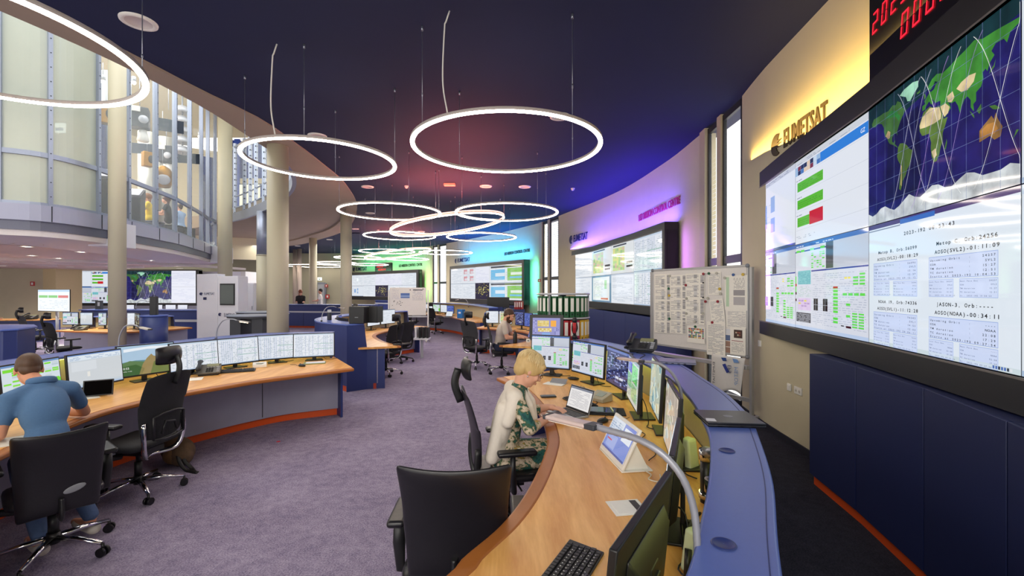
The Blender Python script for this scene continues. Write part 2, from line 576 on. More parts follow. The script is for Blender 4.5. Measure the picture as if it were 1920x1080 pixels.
# ================================================================ mezzanine behind curved glass
GL = [(-12.2, 7.9), (-10.15, 8.9), (-9.62, 9.4), (-9.55, 10.3), (-9.70, 11.3), (-9.97, 12.5), (-10.25, 13.6), (-10.78, 15.0), (-11.3, 16.3), (-11.75, 17.3), (-12.2, 18.4), (-14.2, 20.5)]
GC = spline(GL, 110)
def nearest(C, p):
    return min(range(len(C)), key=lambda i: (C[i] - Vector(p)).length)
GI = [nearest(GC, p) for p in GL]
ALU = M('facade_aluminium', '#9ba3b6', 0.4, metal=0.55)
PANEL = M('fascia_panel', '#a6a8bd', 0.45, metal=0.25, var=.04, scale=1)
WSOF = M('white_soffit', '#e0d8d6', 0.8)
fa = MB(); fa.strip(offset(GC, 0.10), offset(GC, -0.25), 3.17, 3.5)
o = struct(fa.obj('trim_mezzanine', PANEL))
for i in GI[1:-1]:
    m = MB(); p = offset(GC, .104)[i]; m.box((p.x, p.y, 3.335), (.012, .012, .32)); struct(m.obj('joint', DARKF, o))
ch = MB(); ch.strip(offset(GC, 0.05), offset(GC, -0.2), 2.98, 3.17)
struct(ch.obj('trim_channel', M('channel_steel', '#6f7180', .5, metal=.4)))
ws = MB()
A = offset(GC, 0.02); B = offset(GC, -1.5)
vs = [(p.x, p.y, 2.98) for p in A] + [(p.x, p.y, 2.86) for p in A] + [(p.x, p.y, 2.78) for p in B]
n = len(A)
ws.add(vs, [(i, i + 1, n + i + 1, n + i) for i in range(n - 1)] + [(n + i, n + i + 1, 2 * n + i + 1, 2 * n + i) for i in range(n - 1)])
struct(ws.obj('trim_soffit_ring', WSOF))
# slab / lower ceiling behind the ring
sl = MB()
back = [Vector((-33, 4 + 26 * i / (n - 1))) for i in range(n)]
sl.strip(offset(GC, -1.45), back, 2.79, 3.42)
sl.strip([Vector((-33, 2)), Vector((-33, 9))], [Vector((-12.0, 2)), Vector((-12.4, 9))], 2.79, 3.42)
struct(sl.obj('ceiling_lower', M('lower_ceiling', '#d9c3b8', .85)))
# curved steps in the lower ceiling
for k, (cx, cy, r0, r1, a0, a1) in enumerate(((-19, 20, 6.5, 6.75, -1.6, .1), (-21, 19, 5.2, 5.4, -2.0, 0.0), (-23, 14, 6.0, 6.2, -1.2, .7))):
    m = MB()
    A = [Vector((cx + r0 * math.cos(a0 + (a1 - a0) * i / 30), cy + r0 * math.sin(a0 + (a1 - a0) * i / 30))) for i in range(31)]
    B = [Vector((cx + r1 * math.cos(a0 + (a1 - a0) * i / 30), cy + r1 * math.sin(a0 + (a1 - a0) * i / 30))) for i in range(31)]
    m.strip(A, B, 2.70, 2.79)
    struct(m.obj('trim_%d' % (20 + k), WSOF))
# white brackets carrying the mezzanine at the columns
for (x0, x1, y0, y1, d, lab) in ((165, 208, 415, 461, 10.55, 'white box bracket left of the tall cream column, under the curved glass'), (375, 416, 462, 492, 17.5, 'white box bracket at the right end of the curved mezzanine edge')):
    a = PD(x0, y1, d); b = PD(x1, y0, d)
    m = MB(); m.box(((a.x + b.x) / 2, d + .35, (a.z + b.z) / 2), (b.x - a.x, .7, b.z - a.z))
    tag(m.obj('bracket', WHITEP), lab, 'bracket')
# glazing: panes between the mullions; first two bays frosted
posts = MB()
pl = offset(GC, 0.0)
TOP = 9.0
for bi in range(len(GI) - 1):
    i0, i1 = GI[bi], GI[bi + 1]
    # sub-divide bays so panes stay narrow like the photo
    seg = [GC[k] for k in range(i0, i1 + 1)]
    g = MB(); g.strip(seg, [Vector((p.x - .012, p.y)) for p in seg], 3.5, 4.50); g.strip(seg, [Vector((p.x - .012, p.y)) for p in seg], 4.6, TOP)
    w = struct(g.obj('window_mezzanine_%d' % (bi + 1), FROST if bi in (0, 1, 2) else GLASS))
    f = MB()
    f.strip(offset(seg, .04), offset(seg, -.05), 4.50, 4.6)
    f.strip(offset(seg, .05), offset(seg, -.05), 3.5, 3.56)
    t = (GC[min(i1 + 1, n - 1)] - GC[i1 - 1]).normalized()
    ang = math.atan2(t.y, t.x)
    f.box((GC[i1].x, GC[i1].y, (3.5 + TOP) / 2), (.07, .12, TOP - 3.5), ang)
    bolts = MB()
    for q in range(14):
        pp = GC[i1] + Vector((t.y, -t.x)) * .062
        bolts.box((pp.x, pp.y, 3.7 + q * .3), (.018, .012, .018), ang)
    fr = struct(f.obj('window_frame', ALU, w))
    struct(bolts.obj('bolts', DARKF, w))
# mezzanine interior shell
m = MB(); m.strip([Vector((-20.5, 8)), Vector((-19, 15)), Vector((-17.5, 22)), Vector((-13.5, 24.5))], [Vector((-20.8, 8)), Vector((-19.3, 15)), Vector((-17.8, 22.2)), Vector((-13.7, 24.8))], 3.42, TOP)
struct(m.obj('wall_mezzanine', M('mezzanine_cream', '#ded6ba', .8)))
# rear blue wall of the upper walkway with pale door
m = MB(); m.strip([Vector((-13.6, 21.5)), Vector((-11.8, 22.2)), Vector((-7.5, 22.0))], [Vector((-13.6, 21.8)), Vector((-11.8, 22.5)), Vector((-7.5, 22.3))], 4.6, 9)
struct(m.obj('wall_walkway', M('blue_wall', '#2546a8', .6)))
m = MB(); m.box((-13.15, 21.45, 6.9), (.25, .1, 4.2)); m.box((-11.3, 22.0, 6.9), (.3, .1, 4.2)); m.box((-12.4, 21.7, 7.9), (1.6, .1, .14))
struct(m.obj('trim_30', M('blue_pilaster', '#2c50b8', .5)))
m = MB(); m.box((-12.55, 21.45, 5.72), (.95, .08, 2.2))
struct(m.obj('door_1', M('door_pale', '#e3e6c8', .6, emit='#f2f0d0', estr=.45)))  # emission puts brightness into the door's own colour
m = MB(); m.box((-12.4, 21.5, 7.0), (1.5, .12, .24)); struct(m.obj('trim_31', M('cream_lintel', '#d8d0b0', .7)))
# steel posts with round holes, rails and glass panes on the walkway edge
wseg = [p for p in INN if 8.9 < p.y < 18.6]
L = [0]
for i in range(1, len(wseg)): L.append(L[-1] + (wseg[i] - wseg[i - 1]).length)
fasc = MB(); fasc.strip(offset(wseg, .02), offset(wseg, -.08), CZ - .05, CZ + .28); struct(fasc.obj('trim_walkway', ALU))
STEELP = M('post_galvanised', '#b4bfd4', .4, metal=.5)
HOLE = M('post_hole_dark', '#1a2030', .8)
bal = thing('balustrade', 'tall steel and glass balustrade of perforated posts along the upper walkway beside the thick column', 'balustrade', (0, 0, 0))
for z in (CZ + .95, CZ + 2.95, CZ + .5):
    m = MB(); m.tube([(p.x, p.y, z) for p in wseg], .03 if z < CZ + 2 else .06, 8); m.obj('rail', STEELP, bal)
g = MB(); g.strip(wseg, [Vector((p.x - .012, p.y)) for p in wseg], CZ + .3, CZ + 2.95); g.obj('glass_pane', GLASS, bal)
s = 0.4
while s < L[-1]:
    i = min(range(len(L)), key=lambda k: abs(L[k] - s)); p = wseg[i]
    m = MB(); m.box((p.x, p.y, CZ + 1.6), (.10, .10, 3.0)); po = m.obj('post', STEELP, bal)
    hm = MB()
    for q in range(13):
        hm.box((p.x + .02, p.y - .052, CZ + .3 + q * .22), (.035, .006, .05))
        hm.box((p.x + .052, p.y - .02, CZ + .3 + q * .22), (.006, .035, .05))
    hm.obj('holes', HOLE, po)
    s += 0.78
# lower level back walls (left)
wall('wall_left_far', [(-34, 15), (-26, 20.0), (-22.3, 21.3)], 0, 2.8, WALL, n=10, side=-1)
m = MB(); m.strip([Vector((-22.3, 21.3)), Vector((-21.6, 21.2)), Vector((-21.3, 22.2))], [Vector((-22.3, 21.8)), Vector((-21.6, 21.8)), Vector((-21.5, 22.4))], 0, 2.8)
struct(m.obj('wall_left_return', M('warm_cream', '#d8c79a', .8)))
wall('wall_left_back', [(-26, 24.8), (-14.8, 24.6)], 0, 2.8, M('lit_white_wall', '#dfe0f0', .8), side=-1)
m = MB(); m.box((-14.7, 25.6, 1.4), (.25, 2.2, 2.8)); struct(m.obj('wall_left_end', M('pale_wall', '#d6d6dc', .8)))

# recessed downlights in the lower ceiling: trim ring and lamp, each with its own spot
DL = M_glow('downlight_lamp', '#fff1dc', 14)
def mk_down():
    r = thing('downlight', '', 'ceiling light', group='recessed downlights under the mezzanine')
    m = MB(); m.lathe([(.13, 0), (.13, -.012), (.10, -.012), (.09, 0.0)], 20); m.obj('trim_ring', WHITEM, r)
    m = MB(); m.lathe([(0.0, -.004), (.092, -.004)], 20); m.obj('lamp', DL, r)
    return r
dls = [(50, 462), (152, 472), (60, 479), (55, 491), (5, 498), (163, 490), (131, 500.5), (282, 488), (332, 499), (337, 503), (320, 510), (238, 503), (110, 484)]
names = ['left of the white bracket, nearest the picture edge row', 'nearest downlight right of the first white bracket line', 'second downlight back at the far left', 'third downlight back at the far left', 'leftmost downlight at the picture edge', 'downlight directly left of the tall cream column', 'small downlight left of the column above the video wall', 'downlight right of the tall cream column under the second bay', 'front one of the close pair above the map video wall', 'back one of the close pair above the map video wall', 'furthest downlight above the right end of the map video wall', 'downlight just behind the tall cream column, right side', 'faint downlight between the second and third rows at left']
for i, (px, py) in enumerate(dls):
    p = P(px, py, 2.79)
    place('down', mk_down, p, 0, 'round recessed ceiling light, ' + names[i], 'recessed downlights under the mezzanine')
    light('SPOT', 'downlight_beam', (p.x, p.y, 2.76), 130, (1, .93, .82), rot=(0, 0, 0), spot=2.4, blend=.8, radius=.09)
# ================================================================ ring lamps
RZ = EYE + 1.75
def cable(parent, x, y, z0, z1, r=.004):
    m = MB(); m.tube([(x, y, z0), (x, y, z1)], r, 6)
    m.tube([(x, y, z1 - .05), (x, y, z1)], .012, 8)
    m.tube([(x, y, z0 + .3), (x, y, z0 + .33)], .008, 6)
    return m.obj('suspension_cable', STEEL, parent)
def ring(cxp, d, r, label, z=RZ, nc=4, a0=0.6, cord=None, e=42, w=.05, h=.045):
    X = (cxp - CX) / F * d
    t = thing('ring_lamp', label, 'pendant light', (X, d, z), 0, 'glowing white ring pendants')
    N = 96
    hs = MB()
    for k in range(N):
        pass
    prof = [(r - w / 2, 0), (r + w / 2, 0), (r + w / 2, h), (r - w / 2, h), (r - w / 2, 0)]
    hs.lathe([(r - w / 2, 0.012), (r - w / 2, h), (r + w / 2, h), (r + w / 2, .012)], N)
    hs.obj('housing', M('ring_housing', '#cfc4be', .45), t)
    df = MB(); df.lathe([(r - w / 2 + .002, .03), (r - w / 2 + .001, 0.0), (r + w / 2 - .001, 0.0), (r + w / 2 - .002, .03)], N)
    df.obj('diffuser', RINGLED, t)
    for k in range(nc):
        a = a0 + 2 * PI * k / nc
        cable(t, r * math.cos(a), r * math.sin(a), h, CZ - z)
    if cord is not None:
        x, y = r * math.cos(cord), r * math.sin(cord)
        m = MB(); m.tube(spline([(x + .03, y, h), (x - .02, y, h + .35), (x, y, h + .9), (x + .01, y, (CZ - z) - .12), (x + .05, y, CZ - z)], 20), .008, 6)
        m.obj('power_cord', WHITEM, t)
    # soft light of the lamp itself
    return t
S = 1.75
ring(950, 3.15 * S, .635 * S * 1.02, 'large ring lamp at top centre, the nearest complete ring', a0=-.92, cord=-2.15)
ring(604, 3.50 * S, .550 * S, 'large tilted-looking ring lamp in front of the thick cream column', a0=.2, cord=-1.75)
ring(732, 5.75 * S, .63 * S, 'mid-distance ring lamp left of the first oblong pendant, crossing the cream column')
ring(950, 5.80 * S, .652 * S, 'mid-distance ring lamp right of the first oblong pendant, near the purple wall')
ring(750, 8.25 * S, .637 * S, 'small far ring lamp under the left end of the first oblong pendant')
ring(903, 8.45 * S, .645 * S, 'far ring lamp in front of the cyan-lit wall, right of the others in its row')
ring(726, 20.1, 1.2, 'thin far ring lamp above the second tilted pendant, left of the far window slot')
ring(836, 20.7, 1.2, 'thin far ring lamp crossing the far window slot')
ring(671, 23.9, 1.17, 'very far ring lamp crossing the cream column by the blue console')
ring(763, 24.9, 1.18, 'very far ring lamp just above the small red clock')
ring(630, 28.4, 1.2, 'distant ring lamp left of the cream column by the blue console')
ring(693, 30.2, 1.2, 'distant ring lamp seen almost edge-on in front of the red clock')
ring(590, 31.8, 1.9, 'lowest distant ring lamp seen edge-on between the cream columns', nc=3)
ring(-112, 1.80 * S, .64 * S, 'huge ring lamp cut off by the top left picture corner', a0=.9, e=40)

def oblong(px, py, d, R, label, tilt=.15):
    """tilted circle of two stacked glowing tubes, warm pink light upward"""
    X = (px - CX) / F * d; z = EYE - (py - HY) / F * d
    t = thing('oblong_lamp', label, 'pendant light', (X, d, z), 0, 'tilted double ring pendants')
    N = 80
    path = [(R * math.cos(2 * PI * k / N), R * math.sin(2 * PI * k / N), tilt * R * math.cos(2 * PI * k / N)) for k in range(N)]
    def tube(name, dz, mat, r):
        m = MB(); m.tube([(x, y, q + dz) for x, y, q in path], r, 8, closed=True); return m.obj(name, mat, t)
    tube('lower_tube', 0.0, RINGLED, .016)
    m = MB()
    vs = []
    for x, y, q in path: vs += [(x, y, q + .012), (x, y, q + .05)]
    m.add(vs, [(2 * k, (2 * k + 2) % (2 * N), (2 * k + 3) % (2 * N), 2 * k + 1) for k in range(N)])
    m.obj('housing_band', M('oblong_band', '#a0806c', .5), t)
    tube('upper_tube', .06, PINKLED, .013)
    for k in range(0, N, 20):
        x, y, q = path[k]; cable(t, x, y, q + .05, CZ - z)
    return t
oblong(840, 423, 12.0, 1.5, 'near tilted double-tube ring pendant slanting up to the right under the red-lit ceiling')
oblong(747, 477, 21.6, 1.55, 'far tilted double-tube ring pendant slanting in front of the green-lit wall')
# red up-lights on the ceiling at the oblong pendants, the last at no pendant
for (x, y, e, sz) in ((-1.71, 12.0, 75, 2.6), (-5.4, 21.6, 60, 2.6), (-.9, 8.8, 22, 2.0)):
    light('AREA', 'red_uplight', (x, y, 3.72), e, (1, .10, .06), sz, rot=(PI, 0, 0)).data.shape = 'DISK'

# ceiling fittings
def mk_speaker():
    r = thing('ceiling_speaker', '', 'ceiling speaker')
    m = MB(); m.lathe([(0.001, -.012), (.12, -.012), (.12, -.014), (.15, -.018), (.165, 0)], 28); m.obj('grille', M('speaker_grille', '#cfc7c4', .6, var=.25, scale=180), r)
    m = MB(); m.lathe([(.12, -.016), (.135, -.024), (.165, -.016), (.168, 0)], 28); m.obj('rim', WHITEM, r)
    return r
for px, py, lab in ((260, 40, 'round white ceiling speaker right of the cut-off top left ring'), (595, 254.5, 'round white ceiling speaker between the two large rings'), (1050, 218, 'round pale ceiling speaker seen through the far rim of the top centre ring'),
                    (689, 350, 'round pinkish ceiling disc left of the smoke detector in the red glow'), (911, 349, 'round pink ceiling disc under the top centre ring, right of the red box'), (984, 350, 'round ceiling disc with dark centre, right of the pink disc'),
                    (694, 399.3, 'round disc inside the mid-distance left ring'), (666, 429, 'flat disc just right of the cream column near the ceiling void'), (790, 434, 'flat disc under the left part of the near oblong pendant'),
                    (618, 449, 'small far disc between the two far cream columns'), (558, 461, 'small far disc right of the thick cream column'), (605, 475.5, 'tiny far disc above the exit sign'), (666, 468.5, 'tiny far disc right of the cream column by the blue console')):
    place('cspk', mk_speaker, P(px, py, CZ), 0, lab, 'round ceiling discs')
def mk_smoke():
    r = thing('smoke_detector', '', 'smoke detector')
    m = MB(); m.lathe([(.055, 0), (.055, -.02), (.045, -.03)], 18); m.obj('base', WHITEM, r)
    m = MB(); m.lathe([(.04, -.03), (.04, -.05), (.025, -.065), (0, -.068)], 18); m.obj('sensor_head', WHITEM, r)
    return r
for px, py, lab in ((762, 348.5, 'small white smoke detector in the red ceiling glow'), (1074, 353, 'small white smoke detector near the blue-lit ceiling edge'), (709, 431, 'tiny smoke detector right of the flat disc near the cream column')):
    place('smoke', mk_smoke, P(px, py, CZ), 0, lab, 'smoke detectors')
m = MB(); p = P(843, 344, CZ); m.box((p.x, p.y, CZ - .03), (.3, .16, .06)); tag(m.obj('ceiling_box', M('box_salmon', '#e0a58c', .6), bevel=.01), 'small rectangular pale box on the red-lit ceiling below the top centre ring', 'ceiling box')
# ================================================================ glowing screens
def M_screen(name='screen_picture', s=0.52, rough=0.05, noise=0.0):
    if name in MATS: return MATS[name]
    m = bpy.data.materials.new(name)
    nt, N, L, b = nodes(m)
    at = N.new('ShaderNodeAttribute'); at.attribute_name = 'Col'
    b.inputs['Base Color'].default_value = (0.01, 0.01, 0.012, 1)
    b.inputs['Roughness'].default_value = rough
    b.inputs['Emission Strength'].default_value = s
    b.inputs['Specular IOR Level'].default_value = 0.36
    src = at.outputs['Color']
    if noise:
        tc = N.new('ShaderNodeTexCoord'); nz = N.new('ShaderNodeTexNoise'); nz.inputs['Scale'].default_value = 9; nz.inputs['Detail'].default_value = 7
        L.new(tc.outputs['Object'], nz.inputs['Vector'])
        mr = N.new('ShaderNodeMapRange'); mr.inputs['From Min'].default_value = .3; mr.inputs['From Max'].default_value = .7
        mr.inputs['To Min'].default_value = 1 - noise; mr.inputs['To Max'].default_value = 1 + noise
        L.new(nz.outputs['Fac'], mr.inputs['Value'])
        mx = N.new('ShaderNodeVectorMath'); mx.operation = 'SCALE'
        L.new(src, mx.inputs[0]); L.new(mr.outputs[0], mx.inputs['Scale'])
        src = mx.outputs[0]
    L.new(src, b.inputs['Emission Color'])
    MATS[name] = m
    return m
SCR = M_screen()
SCRM = M_screen('map_picture', 0.5, .05, .35)

class Canvas:
    """flat picture of coloured patches: (u,v) in 0..1 mapped onto a quad a(bottom-left) b(bottom-right) c(top-left)"""
    def __init__(s, a, b, c):
        s.a = Vector(a); s.u = Vector(b) - s.a; s.w = Vector(c) - s.a
        s.n = s.u.cross(s.w).normalized()
        s.W = s.u.length; s.H = s.w.length
        s.v = []; s.f = []; s.col = []; s.lay = 0
        s.dz = 0.0006
    def pt(s, u, v):
        return s.a + s.u * u + s.w * v + s.n * (0.001 + s.dz * s.lay)
    def poly(s, pts, col, layer=1):
        s.lay = layer
        o = len(s.v); s.v += [tuple(s.pt(u, v)) for u, v in pts]
        s.f.append(list(range(o, o + len(pts)))); s.col.append(lin(col))
    def rect(s, u0, v0, u1, v1, col, layer=1):
        s.poly([(u0, v0), (u1, v0), (u1, v1), (u0, v1)], col, layer)
    def box(s, u0, v0, u1, v1, col, layer=2, t=.003):
        s.rect(u0, v0, u1, v0 + t, col, layer); s.rect(u0, v1 - t, u1, v1, col, layer)
        s.rect(u0, v0, u0 + t * s.H / s.W, v1, col, layer); s.rect(u1 - t * s.H / s.W, v0, u1, v1, col, layer)
    def text(s, txt, u, v, h, col, layer=4, mono=None, width=None, slant=0):
        """h: height as share of canvas height"""
        s.lay = layer; k = s.H / s.W
        if mono:
            for i, ch in enumerate(txt):
                if ch == ' ': continue
                vs, fs, w = text_geo(ch, .022)
                sc = h * k * min(1.35, mono / (h * k) / max(w, .3) * .92) if w > .2 else h * k
                x0 = u + i * mono + (mono - w * sc) / 2
                o = len(s.v)
                s.v += [tuple(s.pt(x0 + x * sc, v + y * h)) for x, y in vs]
                for f in fs: s.f.append([q + o for q in f]); s.col.append(lin(col))
            return
        vs, fs, w = text_geo(txt)
        sc = h * k if width is None else width / w
        o = len(s.v)
        s.v += [tuple(s.pt(u + (x + slant * y) * sc, v + y * h)) for x, y in vs]
        for f in fs: s.f.append([q + o for q in f]); s.col.append(lin(col))
    def dashes(s, u0, v0, u1, v1, rows, col, fill=.6, layer=2, th=.4, seg=.12):
        dv = (v1 - v0) / rows
        for r in range(rows):
            u = u0
            y = v0 + r * dv
            while u < u1:
                L_ = seg * random.uniform(.3, 1) * (u1 - u0)
                if random.random() < fill: s.rect(u, y, min(u1, u + L_), y + dv * th, col, layer)
                u += L_ + .02 * (u1 - u0)
    def cells(s, u0, v0, u1, v1, nx, ny, cols, p=.5, layer=3, fx=.8, fy=.6):
        for i in range(nx):
            for j in range(ny):
                if random.random() < p:
                    x = u0 + (u1 - u0) * i / nx; y = v0 + (v1 - v0) * j / ny
                    s.rect(x, y, x + (u1 - u0) / nx * fx, y + (v1 - v0) / ny * fy, random.choice(cols), layer)
    def line(s, pts, col, t=.003, layer=3):
        k = s.H / s.W
        for (a, b), (c, d) in zip(pts, pts[1:]):
            du, dv = (c - a) / k, d - b
            L_ = math.hypot(du, dv)
            if L_ < 1e-6: continue
            nu, nv = -dv / L_ * t / 2 * k, du / L_ * t / 2
            s.poly([(a - nu, b - nv), (c - nu, d - nv), (c + nu, d + nv), (a + nu, b + nv)], col, layer)
    def obj(s, name, parent, mat=None):
        me = bpy.data.meshes.new(name)
        me.from_pydata(s.v, [], s.f)
        ca = me.color_attributes.new('Col', 'FLOAT_COLOR', 'CORNER')
        data = []
        for f, c in zip(s.f, s.col): data += [c[0], c[1], c[2], 1.0] * len(f)
        ca.data.foreach_set('color', data)
        me.materials.append(mat or SCR)
        o = bpy.data.objects.new(name, me); COL.objects.link(o)
        if parent is not None: o.parent = parent
        return o

# ---- picture contents
GRN = '#62d84e'; GRN2 = '#8fe38a'
LAND = {
 'na': [(-168,66),(-160,71),(-140,70),(-125,70),(-110,68),(-95,72),(-85,69),(-80,73),(-70,68),(-65,60),(-56,53),(-65,47),(-70,43),(-75,38),(-81,31),(-80,25),(-83,29),(-90,30),(-97,27),(-97,21),(-92,18),(-87,21),(-88,15),(-83,10),(-78,8),(-85,11),(-95,16),(-105,20),(-110,25),(-114,31),(-120,34),(-124,42),(-124,48),(-132,56),(-145,60),(-155,58),(-165,60)],
 'gl': [(-73,78),(-60,82),(-35,83),(-20,80),(-20,72),(-30,68),(-42,61),(-50,63),(-54,70)],
 'sa': [(-78,8),(-72,12),(-62,10),(-52,5),(-44,-2),(-35,-6),(-38,-14),(-42,-22),(-50,-28),(-56,-36),(-64,-41),(-66,-47),(-70,-53),(-75,-50),(-73,-40),(-71,-30),(-70,-18),(-78,-10),(-81,-4),(-79,2)],
 'af': [(-17,21),(-10,30),(-6,35),(10,37),(20,32),(32,31),(36,24),(43,12),(51,12),(46,4),(40,-4),(40,-14),(35,-20),(32,-28),(26,-34),(19,-34),(14,-25),(12,-15),(13,-8),(9,0),(9,4),(-5,5),(-10,6),(-16,13)],
 'eu': [(-9,37),(-9,43),(-2,44),(-4,48),(3,51),(8,54),(9,57),(12,54),(20,55),(24,59),(30,60),(22,64),(18,60),(12,57),(6,59),(6,63),(15,69),(27,71),(40,67),(55,69),(70,72),(85,74),(105,78),(120,73),(140,72),(160,70),(180,68),(178,63),(165,60),(160,52),(155,58),(142,59),(135,54),(140,48),(132,43),(128,36),(125,40),(120,38),(121,31),(117,24),(108,21),(108,12),(103,10),(104,2),(98,8),(98,16),(92,22),(86,21),(80,14),(77,8),(73,18),(67,25),(60,25),(52,28),(56,24),(58,20),(45,13),(38,22),(34,28),(35,36),(27,37),(23,37),(19,42),(14,45),(18,40),(14,38),(8,44),(0,40),(-2,37)],
 'au': [(114,-22),(114,-34),(124,-33),(132,-32),(140,-38),(150,-37),(153,-28),(146,-19),(142,-11),(139,-17),(135,-12),(129,-15),(122,-18)],
 'uk': [(-5,50),(1,52),(-2,56),(-5,58),(-5,54)], 'jp': [(131,32),(140,36),(142,43),(139,38),(133,35)], 'bo': [(109,1),(117,6),(118,0),(114,-4)],
 'su': [(96,5),(104,-2),(105,-6),(100,-1)], 'ng': [(131,-1),(141,-3),(150,-9),(142,-8),(137,-6)], 'md': [(44,-24),(49,-13),(50,-18),(47,-25)], 'nz': [(167,-46),(174,-41),(178,-38),(174,-37),(171,-42)], 'ic': [(-24,65),(-14,66),(-15,63),(-22,63)]}
SAND = {'sah': [(-16,20),(-9,29),(10,35),(25,31),(33,29),(37,20),(36,14),(20,13),(0,14),(-15,16)], 'ara': [(35,29),(47,29),(56,22),(52,16),(44,14),(39,21)], 'ira': [(50,36),(62,38),(66,30),(60,26),(52,29)],
 'tib': [(70,38),(80,42),(95,44),(108,42),(104,34),(92,29),(80,31)], 'aus': [(116,-23),(118,-31),(130,-30),(140,-32),(146,-28),(140,-20),(128,-19)], 'usa': [(-118,34),(-110,40),(-102,36),(-104,28),(-110,28)], 'saf': [(14,-20),(20,-30),(27,-27),(24,-18)], 'and': [(-70,-18),(-68,-30),(-70,-45),(-67,-48),(-66,-30),(-66,-20)]}
def worldmap(c, u0=0, v0=0, u1=1, v1=1, tracks=True):
    def q(lon, lat): return (u0 + (u1 - u0) * (lon + 180) / 360, v0 + (v1 - v0) * (lat + 90) / 180)
    c.rect(u0, v0, u1, v1, '#1e1c62', 1)
    c.poly([q(-180, 62), q(-60, 52), q(20, 60), q(100, 66), q(180, 72), q(180, 90), q(-180, 90)], '#0f3238', 2)
    c.poly([q(-110, 40), q(-20, 48), q(-10, -60), q(-120, -66)], '#151748', 2)
    for k, p in LAND.items():
        col = {'gl': '#9fd6b8', 'au': '#8f6a3a', 'af': '#5f7d38', 'sa': '#4d6b2c', 'na': '#3f6a33', 'eu': '#3f8a34'}.get(k, '#4b7a38')
        c.poly([q(*x) for x in p], col, 3)
    for k, p in SAND.items():
        c.poly([q(*x) for x in p], {'aus': '#b5803f', 'and': '#b9a070', 'usa': '#b39a72'}.get(k, '#d9c698'), 4)
    c.poly([q(-75, 44), q(-70, 50), q(-100, 56), q(-120, 60), q(-100, 66), q(-80, 60)], '#2f7a3a', 4)
    ant = [(-180, -90)] + [(-180 + i * 15, -72 - 5 * math.sin(i * 1.3) + (6 if 8 < i < 22 else 0)) for i in range(25)] + [(180, -90)]
    c.poly([q(*x) for x in ant], '#c9cfd2', 3)
    for i in range(13): c.line([q(-180 + 30 * i, -90), q(-180 + 30 * i, 90)], '#6a78a8', .0022, 5)
    for i in range(1, 6): c.line([q(-180, -90 + 30 * i), q(180, -90 + 30 * i)], '#6a78a8', .0022, 5)
    if tracks:
        for k, (lon0, colr) in enumerate(((-60, '#d8dcf8'), (-32, '#d8dcf8'), (8, '#c49af0'), (34, '#ffffff'), (75, '#b8a0e8'), (150, '#ffffff'))):
            for s_ in (1, -1):
                pts = []
                for i in range(41):
                    lat = 82 * math.sin(-PI / 2 + PI * i / 40)
                    lon = lon0 + s_ * (20 * math.sin(-PI / 2 + PI * i / 40) + 30 * math.tan(min(1.2, max(-1.2, lat / 82 * 1.15))) / 2.6)
                    pts.append(q(max(-180, min(180, lon)), lat))
                if s_ == 1 or k % 2: c.line(pts, colr, .0028, 6)
def telemetry(c, big=False):
    c.rect(0, 0, 1, 1, '#d6dae6', 0)
    c.rect(0, .955, 1, 1, '#3f6cb4', 1); c.rect(0, .0, 1, .035, '#b9cbe8', 1)
    c.dashes(.02, .965, .6, .99, 1, '#dfe8f6', .7)
    c.rect(.0, .9, .5, .915, '#2a3c96', 2); c.rect(.28, .66, 1, .675, '#2a3c96', 2); c.rect(.50, .68, .60, .955, '#4e5058', 2); c.rect(.60, .68, 1, .955, '#bfc5d2', 1)
    c.cells(.02, .9, .5, .95, 6, 1, [GRN, GRN2], .7, 3, .8, .5)
    c.rect(.05, .52, .27, .68, '#7cc2c8', 2); c.dashes(.05, .53, .27, .67, 8, '#4f9fae', .7, 3)
    c.cells(.28, .70, .49, .88, 5, 8, [GRN, '#9ce890'], .45)
    c.rect(.05, .22, .27, .36, '#d9c4e6', 2); c.cells(.06, .23, .26, .35, 4, 4, ['#e6d84c', '#b79acb'], .5, 3)
    c.rect(.02, .08, .27, .19, '#4a4c56', 2); c.dashes(.03, .085, .26, .185, 6, '#b8bcc8', .8, 3)
    c.dashes(.05, .38, .27, .50, 8, '#a8c4b8', .6, 2)
    for y in (.5, .4, .32): c.rect(.0, y, .025, y + .03, random.choice(['#c02030', '#4b2028', GRN]), 3)
    c.rect(.0, .42, .02, .62, '#7ee070', 2)
    c.dashes(.30, .08, .98, .64, 26, '#aeb6c8', .7, 2, .25, .08)
    c.rect(.32, .23, .385, .36, '#101218', 4); c.rect(.46, .23, .525, .36, '#101218', 4)
    c.rect(.35, .23, .353, .36, '#c8ccd8', 5); c.rect(.49, .23, .493, .36, '#c8ccd8', 5); c.rect(.32, .29, .525, .293, '#c8ccd8', 5)
    c.cells(.60, .12, .66, .5, 1, 11, [GRN], .97, 3, 1, .7)
    c.rect(.6, .47, .66, .49, '#b82030', 4)
    c.cells(.74, .56, .82, .62, 2, 2, ['#f0e060'], .8); c.cells(.84, .5, .98, .62, 2, 4, [GRN], .6); c.cells(.72, .40, .98, .44, 4, 1, [GRN], .9)
    c.cells(.83, .1, .97, .25, 2, 6, [GRN], .97); c.cells(.76, .12, .82, .34, 1, 6, [GRN], .4); c.rect(.76, .09, .82, .11, '#401018', 4)
    c.rect(.70, .1, .735, .11, '#202020', 4)
